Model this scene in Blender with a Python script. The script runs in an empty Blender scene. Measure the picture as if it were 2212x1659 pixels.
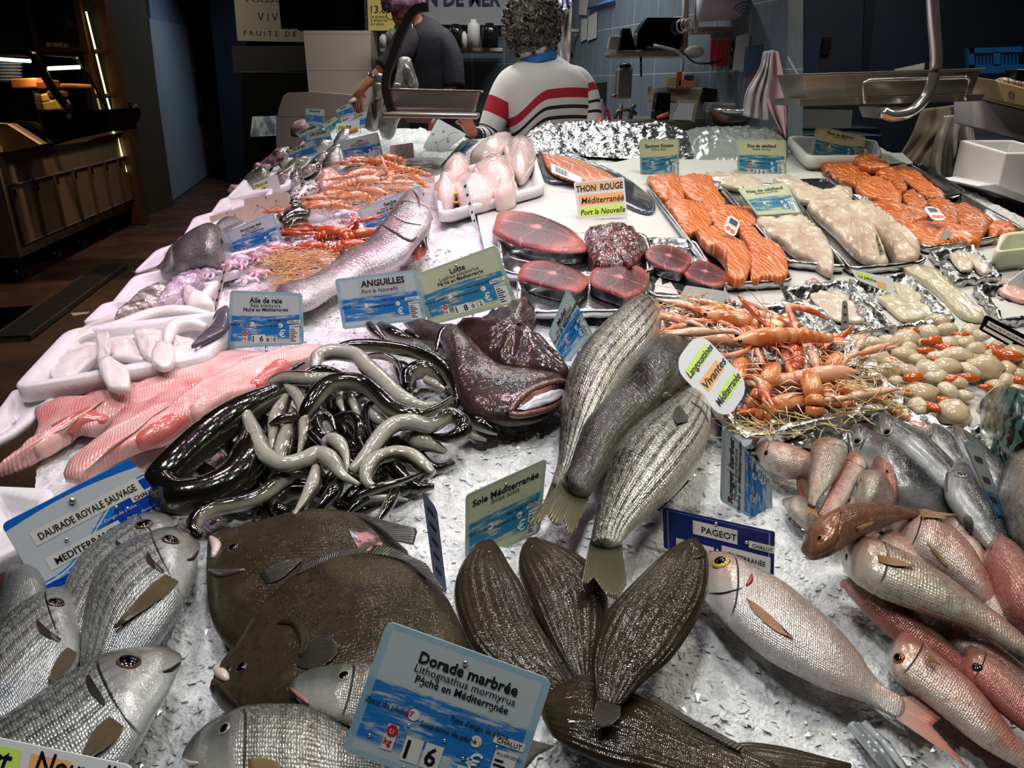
import bpy, bmesh, math, random
from math import sin, cos, pi, radians, sqrt
from mathutils import Vector as V, Matrix, noise
from mathutils.bvhtree import BVHTree
random.seed(7)
SC = bpy.context.scene
COL = SC.collection
# ---------------------------------------------------------------- camera
W, H, F = 2212.0,1659.0,1600.0
PITCH, HC = radians(21.8),1.55
cd = bpy.data.cameras.new('camera')
cam = bpy.data.objects.new('camera', cd)
COL.objects.link(cam)
cam.location = (0,0, HC)
cam.rotation_euler = (pi/2 - PITCH, 0,0)
cd.sensor_fit = 'HORIZONTAL'
cd.sensor_width = 36.0
cd.lens = 36.0*F/W
cd.clip_start = .02
SC.camera = cam
# ---------------------------------------------------------------- view, world, lamps
SC.view_settings.view_transform = 'Standard'
SC.view_settings.look = 'None'
SC.view_settings.exposure = -0.25
SC.view_settings.gamma = 1.0
SC.view_settings.use_curve_mapping = False
cy = SC.cycles
cy.max_bounces, cy.diffuse_bounces, cy.glossy_bounces, cy.transmission_bounces, cy.transparent_max_bounces = 4,2,2,3,4
cy.use_adaptive_sampling, cy.adaptive_threshold = True, .025
cy.caustics_reflective = cy.caustics_refractive = False
wd = bpy.data.worlds.new('hall_air')
SC.world = wd
wd.use_nodes = True
wd.node_tree.nodes['Background'].inputs[0].default_value = (.55,.65,.8,1)
wd.node_tree.nodes['Background'].inputs[1].default_value = .018

def lamp(name, loc, power, col, size, spread=150, rot=(0,0,0), sy=None):
 l = bpy.data.lights.new(name, 'AREA')
 l.energy = power
 l.color = col
 l.spread = radians(spread)
 if sy:
  l.shape = 'RECTANGLE'; l.size = size; l.size_y = sy
 else:
  l.shape = 'DISK'; l.size = size
 o = bpy.data.objects.new(name, l)
 COL.objects.link(o)
 o.location = loc
 o.rotation_euler = rot
 return o
COOL, WARM, PINK = (1,.985,.97),(1,.93,.80),(1,.62,.82)
# a row of stall spots hanging over the ice
for x, y, p, c in ((-.75,.75,15, COOL),(.05,.55,15, COOL),(.85,.75,15, WARM),(.35,1.35,13, COOL),(-.3,1.15,6, COOL),
 (1.25,1.75,18, WARM),(.8,2.5,20, WARM),(1.5,2.8,14, WARM),(.15,2.2,13, COOL),(-.75,1.75,17, PINK),
 (-.15,2.0,17, PINK),(-.55,2.7,12, PINK),(-.6,3.4,12, COOL),(.1,3.2,12, COOL)):
 lamp('stall_or_fill_spot', (x, y, 2.55), p*(.36 if c != PINK else .2), c, .24,125 if c != PINK else 80)
lamp('booth_tube', (.3,4.9,2.9),30, COOL, 1.2,150, sy=.1)
lamp('stall_or_fill_spot', (2.4,3.3,2.6),9, WARM, .15,140)  # unseen fill lamp added to brighten the jacket and foam boxes
lamp('stall_or_fill_spot', (-.9,5.3,2.9),7, COOL, .15,150)  # weak unseen fill lamp added for the black wall sign and screen
lamp('stall_or_fill_spot', (-.35,4.2,2.75),8, COOL, .15,130)  # unseen fill lamp added to brighten the man's face
lamp('hall_fill_spot', (-3.2,6.4,3.4),40,(1,.78,.52),.2,140)  # warm fill lamp added to lift the dark wooden counter
lamp('hall_fill', (2.6,5.4,3.0),9,(.9,.95,1),.4,160)  # from here on, unseen area lights added to fill the dim hall
lamp('hall_fill', (-3.4,8.5,3.6),14,(1,.8,.55),.6,150)
lamp('hall_fill', (-3.6,12,3.6),30,(.7,.85,1),.6,150)
lamp('hall_fill', (3.2,4.6,3.2),12,(.9,.95,1),.4,150)  # right-hand fill added to lift the dark scale and crates

# ---------------------------------------------------------------- pixels of the frame -> points on the ice slope
Z0, SL = .83,.13
NRM = V((0,-SL, 1)).normalized()
CP = V((0,0, HC))
FW, UP = V((0, cos(PITCH),-sin(PITCH))), V((0, sin(PITCH), cos(PITCH)))

def ray(px, py):
 return FW + V((1,0,0))*((px - W/2)/F) - UP*((py - H/2)/F)

def on_plane(px, py, p0, n):
 d = ray(px, py)
 return CP + d*((p0 - CP).dot(n)/d.dot(n))

def P(px, py, h=0.):
 return on_plane(px, py, V((0,0, Z0)) + NRM*h, NRM)

def PY(px, py, y):
 return on_plane(px, py, V((0, y, 0)), V((0,1,0)))

def PZ(px, py, z):
 return on_plane(px, py, V((0,0, z)), V((0,0,1)))

def depth(p):
 return (p - CP).dot(FW)

def ice_z(y):
 return Z0 + SL*y

# ---------------------------------------------------------------- materials
def C(h, a=1):
 h = h.lstrip('#')
 v = [int(h[i:i+2],16)/255 for i in (0,2,4)]
 return tuple((x/12.92 if x <= .04045 else ((x + .055)/1.055)**2.4) for x in v) + (a,)

class NT:
 def __init__(s, name):
  s.mt = bpy.data.materials.new(name)
  s.mt.use_nodes = True
  s.t = s.mt.node_tree
  s.b = s.t.nodes['Principled BSDF']
 def put(s, sock, v):
  if isinstance(v, bpy.types.NodeSocket):
   s.t.links.new(v, sock)
  elif isinstance(v, str):
   sock.default_value = C(v)
  elif v is not None:
   sock.default_value = v
 def n(s, typ, props=None, **ins):
  nd = s.t.nodes.new('ShaderNode' + typ)
  for k, v in (props or {}).items():
   setattr(nd, k, v)
  for k, v in ins.items():
   k = k.replace('_', ' ')
   s.put(nd.inputs[int(k[1:])] if k[0] == 'i' and k[1:].isdigit() else nd.inputs[k], v)
  return nd
 def uv(s):
  return s.n('TexCoord').outputs['UV']
 def ob(s):
  return s.n('TexCoord').outputs['Object']
 def sc(s, vec, k):
  nd = s.n('VectorMath', {'operation': 'MULTIPLY'}, i0=vec)
  nd.inputs[1].default_value = k
  return nd.outputs[0]
 def xyz(s, vec):
  return s.n('SeparateXYZ', i0=vec).outputs
 def noise(s, scale, vec=None, detail=3, rough=.55, dist=0):
  return s.n('TexNoise', Vector=vec if vec is not None else s.ob(), Scale=scale, Detail=detail, Roughness=rough, Distortion=dist).outputs[0]
 def vor(s, scale, vec=None, feat='F1', rnd=1., out='Distance'):
  return s.n('TexVoronoi', {'feature': feat}, Vector=vec if vec is not None else s.ob(), Scale=scale, Randomness=rnd).outputs[out]
 def wave(s, scale, vec=None, dist=0, dscale=1, direc='X', detail=2):
  return s.n('TexWave', {'bands_direction': direc}, Vector=vec if vec is not None else s.ob(), Scale=scale, Distortion=dist, Detail_Scale=dscale, Detail=detail).outputs[1]
 def m(s, op, a, b=0., c=0.):
  return s.n('Math', {'operation': op}, i0=a, i1=b, i2=c).outputs[0]
 def sm(s, x, lo, hi):
  nd = s.n('MapRange', {'interpolation_type': 'SMOOTHSTEP'}, i0=x)
  nd.inputs[1].default_value = lo; nd.inputs[2].default_value = hi
  return nd.outputs[0]
 def mix(s, f, a, b, mode='MIX'):
  nd = s.n('Mix', {'data_type': 'RGBA', 'blend_type': mode})
  s.put(nd.inputs[0], f); s.put(nd.inputs[6], a); s.put(nd.inputs[7], b)
  return nd.outputs[2]
 def ramp(s, f, stops, interp='LINEAR'):
  nd = s.n('ValToRGB', i0=f)
  cr = nd.color_ramp
  cr.interpolation = interp
  while len(cr.elements) < len(stops):
   cr.elements.new(.5)
  for e, (p, c) in zip(cr.elements, stops):
   e.position = p
   e.color = C(c) if isinstance(c, str) else c
  return nd.outputs[0]

MATS = {}
def MAT(name, col, rough=.45, metal=0., coat=0., bump=None, bs=.4, bd=.004, trans=0., ior=1.45, emit=None, es=0., sss=0., alpha=1., spec=.5, cr=.06):
 if name in MATS:
  return MATS[name]
 N = NT(name)
 b = N.b.inputs
 ev = lambda x: x(N) if callable(x) else x
 N.put(b['Base Color'], ev(col))
 N.put(b['Roughness'], ev(rough))
 N.put(b['Metallic'], ev(metal))
 N.put(b['Coat Weight'], ev(coat)); b['Coat Roughness'].default_value = cr
 N.put(b['Transmission Weight'], ev(trans)); b['IOR'].default_value = ior
 b['Specular IOR Level'].default_value = spec
 N.put(b['Alpha'], ev(alpha))
 if sss:
  b['Subsurface Weight'].default_value = sss
  b['Subsurface Radius'].default_value = (.012,.006,.004)
  b['Subsurface Scale'].default_value = .5
 if emit:
  N.put(b['Emission Color'], emit); b['Emission Strength'].default_value = es
 if bump:
  nd = N.n('Bump', Height=ev(bump), Strength=bs, Distance=bd)
  N.t.links.new(nd.outputs[0], b['Normal']); N.t.links.new(nd.outputs[0], b['Coat Normal'])
 MATS[name] = N.mt
 return N.mt

# ---------------------------------------------------------------- objects
OFF = {}
def tag(o, label=None, cat=None, group=None, kind=None):
 if label: o['label'] = label
 if cat: o['category'] = cat
 if group: o['group'] = group
 if kind: o['kind'] = kind
 return o

def thing(name, label, cat, loc, group=None):
 o = bpy.data.objects.new(name, None)
 o.empty_display_size = .02
 COL.objects.link(o)
 o.location = loc
 OFF[o.name] = V(loc)
 return tag(o, label, cat, group)

def mesh(name, verts, faces, mat, parent=None, uv=None, smooth=True, fm=None, base=None, local=False):
 """one mesh object; verts in world space unless local. Without a parent its origin goes to the foot of its bounds"""
 verts = [V(v) for v in verts]
 if local:
  off = V((0,0,0))
 elif parent is not None:
  off = OFF[parent.name]
 else:
  xs, ys, zs = zip(*verts)
  off = V(base) if base is not None else V(((min(xs) + max(xs))/2,(min(ys) + max(ys))/2, min(zs)))
 me = bpy.data.meshes.new(name)
 me.from_pydata([v - off for v in verts],[], faces)
 for m in (mat if isinstance(mat, (list, tuple)) else [mat]):
  me.materials.append(m)
 if fm:
  me.polygons.foreach_set('material_index', fm)
 if smooth:
  me.polygons.foreach_set('use_smooth', [True]*len(me.polygons))
 if uv:
  l = me.uv_layers.new(name='UVMap')
  vi = [0]*len(me.loops)
  me.loops.foreach_get('vertex_index', vi)
  fl = []
  for i in vi:
   fl += uv[i]
  l.data.foreach_set('uv', fl)
 me.validate()
 o = bpy.data.objects.new(name, me)
 COL.objects.link(o)
 if parent is not None:
  o.parent = parent
 elif not local:
  o.location = off
 OFF[o.name] = off
 return o

class G:
 """collects shapes for one mesh"""
 def __init__(s):
  s.v, s.f, s.u, s.fm = [],[],[],[]
 def add(s, v, f, uv=None, mi=0):
  k = len(s.v)
  s.v += [V(p) for p in v]
  s.f += [tuple(i + k for i in q) for q in f]
  s.u += list(uv) if uv else [(0., 0.)]*len(v)
  s.fm += [mi]*len(f)
  return s
 def box(s, c, d, rz=0, mi=0, M=None):
  c = V(c); R = M or Matrix.Rotation(rz, 3, 'Z')
  vs = [c + R @ V((x*d[0]/2, y*d[1]/2, z*d[2]/2)) for x in (-1,1) for y in (-1,1) for z in (-1,1)]
  return s.add(vs, [(0,1,3,2),(4,6,7,5),(0,4,5,1),(2,3,7,6),(0,2,6,4),(1,5,7,3)], None, mi)
 def quad(s, a, b, c, d, mi=0):
  return s.add([a, b, c, d],[(0,1,2,3)],[(0., 1.),(1., 1.),(1., 0.),(0., 0.)], mi)
 def slabq(s, a, b, c, d, t, mi=0):
  a, b, c, d = map(V, (a, b, c, d))
  n = (b - a).cross(d - a).normalized()*t
  return s.add([a, b, c, d, a + n, b + n, c + n, d + n],[(0,1,2,3),(7,6,5,4),(0,4,5,1),(1,5,6,2),(2,6,7,3),(3,7,4,0)],[(0., 1.),(1., 1.),(1., 0.),(0., 0.)]*2, mi)
 def tube(s, pts, rad, n=8, mi=0):
  v, f, u = tube_geo(pts, rad, n)
  return s.add(v, f, u, mi)
 def ell(s, c, r, n=10, mi=0, M=None):
  v, f, u = ell_geo(c, r, n, M)
  return s.add(v, f, u, mi)
 def lathe(s, c, prof, n=20, mi=0, M=None):
  c = V(c); v, f, u = [],[],[]
  for j, (r, z) in enumerate(prof):
   for i in range(n):
    a = 2*pi*i/n
    p = V((r*cos(a), r*sin(a), z))
    v.append(c + (M @ p if M else p)); u.append((i/n, j/(len(prof) - 1)))
  for j in range(len(prof) - 1):
   for i in range(n):
    f.append((j*n + i, j*n + (i + 1) % n, (j + 1)*n + (i + 1) % n, (j + 1)*n + i))
  return s.add(v, f, u, mi)
 def out(s, name, mat, parent=None, smooth=True, **k):
  return mesh(name, s.v, s.f, mat, parent, s.u, smooth, s.fm, **k)

def cr(pts, n):
 """Catmull-Rom through tuples, n samples by parameter"""
 pts = [tuple(float(x) for x in p) for p in pts]
 m = len(pts) - 1
 res = []
 for k in range(n):
  t = k/(n - 1)*m
  i = min(int(t), m - 1); t -= i
  p1, p2 = pts[i], pts[i + 1]
  p0 = pts[i - 1] if i else tuple(2*a - b for a, b in zip(p1, p2))
  p3 = pts[i + 2] if i + 2 <= m else tuple(2*b - a for a, b in zip(p1, p2))
  res.append(tuple(.5*(2*b + (c - a)*t + (2*a - 5*b + 4*c - d)*t*t + (3*b - a - 3*c + d)*t**3) for a, b, c, d in zip(p0, p1, p2, p3)))
 return res

def frames(pts, up=V((0,0,1))):
 out = []
 for i, p in enumerate(pts):
  t = (pts[min(i + 1, len(pts) - 1)] - pts[max(i - 1,0)]).normalized()
  s = t.cross(up)
  if s.length < 1e-4:
   s = t.cross(V((0,1,.1)))
  s.normalize()
  out.append((t, s, s.cross(t)))
 return out

def tube_geo(pts, rad, n=8, roll=0., up=V((0,0,1)), flat=1.):
 pts = [V(p) for p in pts]
 R = rad if isinstance(rad, (list, tuple)) else [rad]*len(pts)
 fr = frames(pts, up)
 v, f, u = [],[],[]
 L = len(pts)
 for i, (p, r, (t, s, w)) in enumerate(zip(pts, R, fr)):
  ro = roll[i] if isinstance(roll, (list, tuple)) else roll
  for j in range(n):
   a = 2*pi*j/n
   v.append(p + (w*cos(a) + s*sin(a)*flat)*r)
   b = (a + ro) % (2*pi)
   u.append((i/(L - 1), b/pi if b <= pi else 2 - b/pi))
 for i in range(L - 1):
  for j in range(n):
   k = (j + 1) % n
   f.append((i*n + j, i*n + k, (i + 1)*n + k, (i + 1)*n + j))
 f.append(tuple(range(n - 1,-1,-1)))
 f.append(tuple((L - 1)*n + j for j in range(n)))
 return v, f, u

def ell_geo(c, r, n=10, M=None):
 c = V(c); r = r if isinstance(r, (tuple, list)) else (r, r, r)
 v, f, u = [],[],[]
 m = n*2
 for i in range(n + 1):
  a = pi*i/n
  for j in range(m):
   b = 2*pi*j/m
   p = V((sin(a)*cos(b)*r[0], sin(a)*sin(b)*r[1], cos(a)*r[2]))
   v.append(c + (M @ p if M else p)); u.append((j/m, i/n))
 for i in range(n):
  for j in range(m):
   k = (j + 1) % m
   f.append((i*m + j, (i + 1)*m + j, (i + 1)*m + k, i*m + k))
 return v, f, u

BV = {}
def hit(px, py, o, back=None):
 """where the sight line through a pixel meets a body"""
 if o.name not in BV:
  off = OFF[o.name] if o.parent is None or True else V()
  me = o.data
  BV[o.name] = BVHTree.FromPolygons([v.co + off for v in me.vertices],[tuple(p.vertices) for p in me.polygons])
 d = ray(px, py).normalized()
 loc, nn, i, dist = BV[o.name].ray_cast(CP, d)
 if loc is None:
  loc, nn, i, dist = BV[o.name].find_nearest(back if back is not None else P(px, py, .02))
 if nn.dot(d) > 0:
  nn = -nn
 return loc, nn
# ---------------------------------------------------------------- builders: fish, fins, slabs, signs
def pw(x, e):
 return math.copysign(abs(x)**e, x)

def loft_sections(st, h, th, N=26, M=24, flat=.0, ex=.9, under=.75):
 """st: (dorsal px, dorsal py, ventral px, ventral py) from nose to tail. Lays a body of real thickness on the ice slope"""
 hs = h if isinstance(h, (list, tuple)) else [h]*len(st)
 ths = th if isinstance(th, (list, tuple)) else [th]*len(st)
 rows = cr([tuple(s) + (hh, tt) for s, hh, tt in zip(st, hs, ths)], N)
 secs = []
 for ax, ay, bx, by, hh, tt in rows:
  tz = tt*(P(ax, ay, hh) - P(bx, by, hh)).length/2
  A, B = P(ax, ay, hh + tz), P(bx, by, hh + tz)
  secs.append(((A + B)/2,(A - B)/2, max(tz, .001)))
 arc = [0.]
 for a, b in zip(secs, secs[1:]):
  arc.append(arc[-1] + (b[0] - a[0]).length)
 v, f, u = [],[],[]
 # rounded ends
 for i, (c, r, tz) in enumerate(secs):
  for j in range(M):
   a = 2*pi*j/M
   s = sin(a)
   v.append(c + r*pw(cos(a), ex) + NRM*(pw(s, ex)*tz*(1 if s > 0 else under)))
   u.append((arc[i]/arc[-1], a/pi if a <= pi else 2 - a/pi))
 for i in range(N - 1):
  for j in range(M):
   k = (j + 1) % M
   f.append((i*M + j, (i + 1)*M + j, (i + 1)*M + k, i*M + k))
 for e, (i, q) in enumerate(((0,1),(N - 1, N - 2))):
  c = secs[i][0]; d = (c - secs[q][0]).normalized()
  rr = min(secs[i][1].length, secs[i][2])*.8
  base, prev = i*M, None
  for sc, ofs in ((.72,.5),(.3,.85)):
   k0 = len(v)
   for j in range(M):
    v.append(c + (v[base + j] - c)*sc + d*rr*ofs)
    u.append((0. if e == 0 else 1., u[base + j][1]))
   b0 = base if prev is None else prev
   for j in range(M):
    k = (j + 1) % M
    q4 = (b0 + j, b0 + k, k0 + k, k0 + j)
    f.append(q4 if e == 0 else q4[::-1])
   prev = k0
  q4 = tuple(range(prev, prev + M))
  f.append(q4 if e == 0 else q4[::-1])
 return v, f, u, secs

def solid(o, t, off=0.):
 m = o.modifiers.new('thickness', 'SOLIDIFY')
 m.thickness = t; m.offset = off
 return o

def fin(name, base, edge, mat, parent, h=.004, h1=None, on=None, lift=.0025, ni=18, nj=7, ridge=.0005, t=.0007):
 """fan of rays from a base line of pixels to an edge line of pixels"""
 B, E = cr(base, ni) if len(base) > 2 else cr([base[0], tuple((a + b)/2 for a, b in zip(*base)), base[1]], ni),[]
 # edge is followed with straight pieces so that notches stay sharp
 ls = [0.]
 for a, b in zip(edge, edge[1:]):
  ls.append(ls[-1] + math.dist(a, b))
 for i in range(ni):
  t0 = ls[-1]*i/(ni - 1); k = max(j for j in range(len(ls)) if ls[j] <= t0 + 1e-6); k = min(k, len(edge) - 2)
  q = (t0 - ls[k])/max(ls[k + 1] - ls[k],1e-6)
  E.append(tuple(a + (b - a)*q for a, b in zip(edge[k], edge[k + 1])))
 h1 = h if h1 is None else h1
 v, f, u = [],[],[]
 for i in range(ni):
  for j in range(nj):
   q = j/(nj - 1)
   x, y = (B[i][0]*(1 - q) + E[i][0]*q, B[i][1]*(1 - q) + E[i][1]*q)
   if on is not None:
    cx = (base[0][0] + base[-1][0])*.5*(1 - q) + (edge[0][0] + edge[-1][0])*.5*q
    cy = (base[0][1] + base[-1][1])*.5*(1 - q) + (edge[0][1] + edge[-1][1])*.5*q
    wf = .25 + 1.15*sin(pi*(.22 + .74*q))
    x, y = cx + (x - cx)*wf, cy + (y - cy)*wf
    p, n = hit(x, y, on); p = p + n*(lift*(.3 + .7*q))
   else:
    p = P(x, y, h + (h1 - h)*q)
   v.append(p + NRM*((1 if i % 2 else -1)*ridge*q)); u.append((i/(ni - 1), q))
 for i in range(ni - 1):
  for j in range(nj - 1):
   f.append((i*nj + j, i*nj + j + 1,(i + 1)*nj + j + 1,(i + 1)*nj + j))
 return solid(mesh(name, v, f, mat, parent, u), t)

def eye(px, py, rp, body, mat, parent, name='eye', squash=.45, ax=1.0):
 p, n = hit(px, py, body)
 r = rp/F*depth(p)
 s = n.cross(V((1,0,0))).normalized()
 R = Matrix((s.cross(n), s, n)).transposed()
 v, f, u = [],[],[]
 K, S = 7,20
 for i in range(K):
  q = i/(K - 1); a = q*pi/2
  for j in range(S):
   b = 2*pi*j/S
   v.append(p + R @ V((r*sin(a)*cos(b)*ax, r*sin(a)*sin(b), r*squash*cos(a) - .1*r))); u.append((.5 + q*.5*cos(b),.5 + q*.5*sin(b)))
 for i in range(K - 1):
  for j in range(S):
   k = (j + 1) % S
   f.append((i*S + j, (i + 1)*S + j, (i + 1)*S + k, i*S + k))
 return mesh(name, v, f, mat, parent, u)

def foot(vs):
 xs, ys, zs = zip(*[tuple(v) for v in vs])
 return V((sum(xs)/len(xs), sum(ys)/len(ys), min(zs)))

def fish(name, label, st, mat, h=0., th=.5, group=None, cat='fish', eyes=(), emat=None, fins=(), finmat=None, N=26, M=24, ex=.9, mouth=None, mmat=None, shape=None, under=.75):
 v, f, u, secs = loft_sections(st, h, th, N, M, ex=ex, under=under)
 if shape:
  v = [shape(p, q, k) for k, (p, q) in enumerate(zip(v, u))]
 root = thing(name, label, cat, foot(v), group)
 b = mesh('body', v, f, mat, root, u)
 for (x, y, r) in eyes:
  eye(x, y, r, b, emat, root)
 for fn in fins:
  kw = dict(fn[3]) if len(fn) > 3 else {}
  m = kw.pop('mat', finmat)
  if kw.pop('stick', False):
   kw['on'] = b
  fin(fn[0], fn[1], fn[2], m, root, **kw)
 if mouth:
  pts = [hit(x, y, b) for x, y in cr(mouth, 9)]
  g = G(); L = secs[0][1].length
  g.tube([p + n*.0004 for p, n in pts],[.0012 + .001*sin(pi*i/8) for i in range(9)],6)
  g.out('mouth', mmat, root)
 return root, b

def patch(name, px, body, mat, root, lift=.001, n=40, dome=.0):
 c = hit(sum(p[0] for p in px)/len(px), sum(p[1] for p in px)/len(px), body)
 ring = [hit(x, y, body) for x, y in cr(list(px) + [px[0]], n + 1)[:-1]]
 v = [p + q*lift for p, q in ring]; m = len(v); f = []
 for s in (.6,.25):
  v += [c[0].lerp(p, s) + q*(lift + dome) + c[1]*dome for p, q in ring]
 for k in range(2):
  f += [(k*m + i, k*m + (i + 1) % m, (k + 1)*m + (i + 1) % m, (k + 1)*m + i) for i in range(m)]
 f.append(tuple(range(2*m, 3*m)))
 return mesh(name, v, f, mat, root, [(0,0)]*len(v))

def slab_geo(poly, h, t, dome=.3, inset=.12, k=5, rough=.0, seed=0, sag=0.):
 """a thick piece cut to an outline of pixels: wall up to height t, then a domed top"""
 n = max(28, len(poly)*6)
 cl = cr(list(poly) + [poly[0]], n + 1)[:-1] if len(poly) > 2 else poly
 top = [P(x, y, h + t*.75) for x, y in cl]
 c = sum(top, V())/n
 rnd = random.Random(seed)
 rings = []
 rings.append([c + (p - c)*.93 - NRM*(t*.78) for p in top])
 rings.append([c + (p - c)*1.0 - NRM*(t*.55) for p in top])
 rings.append([c + (p - c)*1.0 for p in top])
 for i in range(1, k + 1):
  q = i/k
  s = 1 - inset*sqrt(q) if i < 2 else (1 - inset*.45)*(1 - (i - 1)/(k - 1)) + .02*((i - 1)/(k - 1)) if k > 1 else .5
  zz = t*.25*min(1,.55 + .45*q) + t*dome*(1 - max(s, .0)**2)
  rings.append([c + (p - c)*s + NRM*(zz + rough*t*noise.noise((c + (p - c)*s + V((seed*3.1,0,0)))*45)) for p in top])
 v, f, u = [],[],[]
 xs = [p.dot(V((1,0,0))) for p in top]; ys = [p.y for p in top]
 x0, x1, y0, y1 = min(xs), max(xs), min(ys), max(ys)
 for r in rings:
  for p in r:
   v.append(p); u.append(((p.x - x0)/max(x1 - x0,1e-5),(p.y - y0)/max(y1 - y0,1e-5)))
 # winding: outline may run either way
 ar = sum(a.x*b.y - b.x*a.y for a, b in zip(top, top[1:] + top[:1]))
 for i in range(len(rings) - 1):
  for j in range(n):
   q = (j + 1) % n
   w = (i*n + j, i*n + q, (i + 1)*n + q, (i + 1)*n + j)
   f.append(w if ar > 0 else w[::-1])
 w = tuple(range((len(rings) - 1)*n, len(rings)*n))
 f.append(w if ar > 0 else w[::-1])
 w = tuple(range(n))
 f.append(w[::-1] if ar > 0 else w)
 return v, f, u, n

def slab(name, label, cat, poly, mat, h=0., t=.02, dome=.3, inset=.12, k=5, rough=0., seed=0, group=None, skin=None, parent=None):
 v, f, u, n = slab_geo(poly, h, t, dome, inset, k, rough, seed)
 if skin:
  # cut side / skin as a second material on the wall
  fm = [1 if i < 2*n else 0 for i in range(len(f))]
  fm[-1] = 1
  o = mesh(name, v, f, [mat, skin], parent, u, fm=fm)
 else:
  o = mesh(name, v, f, mat, parent, u)
 if label: tag(o, label, cat, group)
 return o

def eel_body(pts, rad, hs, N=60, n=12, roll=0.):
 """pts pixels; rad px half width; hs height of the underside"""
 m = len(pts)
 R = rad if isinstance(rad, (list, tuple)) else [rad]*m
 Hh = hs if isinstance(hs, (list, tuple)) else [hs]*m
 Ro = roll if isinstance(roll, (list, tuple)) else [roll]*m
 rows = cr([tuple(p) + (r, h, q) for p, r, h, q in zip(pts, R, Hh, Ro)], N)
 P3, R3 = [],[]
 for x, y, r, h, q in rows:
  p = P(x, y, h); rr = r/F*depth(p)
  P3.append(P(x, y, h + rr)); R3.append(rr)
 return tube_geo(P3, R3, n, [q[4] for q in rows], NRM), P3, R3

# ---------------------------------------------------------------- writing
TXT = {}
def glyphs(s, shear=0., bold=0.):
 k = (s, shear, bold)
 if k not in TXT:
  c = bpy.data.curves.new('txt', 'FONT')
  c.body = s; c.size = 1; c.shear = shear; c.offset = bold; c.resolution_u = 2
  o = bpy.data.objects.new('txt', c)
  me = o.to_mesh()
  vs = [(v.co.x, v.co.y) for v in me.vertices]
  fs = [tuple(p.vertices) for p in me.polygons]
  o.to_mesh_clear()
  bpy.data.objects.remove(o); bpy.data.curves.remove(c)
  x0 = min([v[0] for v in vs] or [0]); x1 = max([v[0] for v in vs] or [1])
  TXT[k] = ([(x - x0, y) for x, y in vs], fs, x1 - x0)
 return TXT[k]

INK = MAT('black_ink', '#0c0c10', .5)
def ink(col):
 return MAT('ink_' + col.strip('#'), col, .5)

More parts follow.
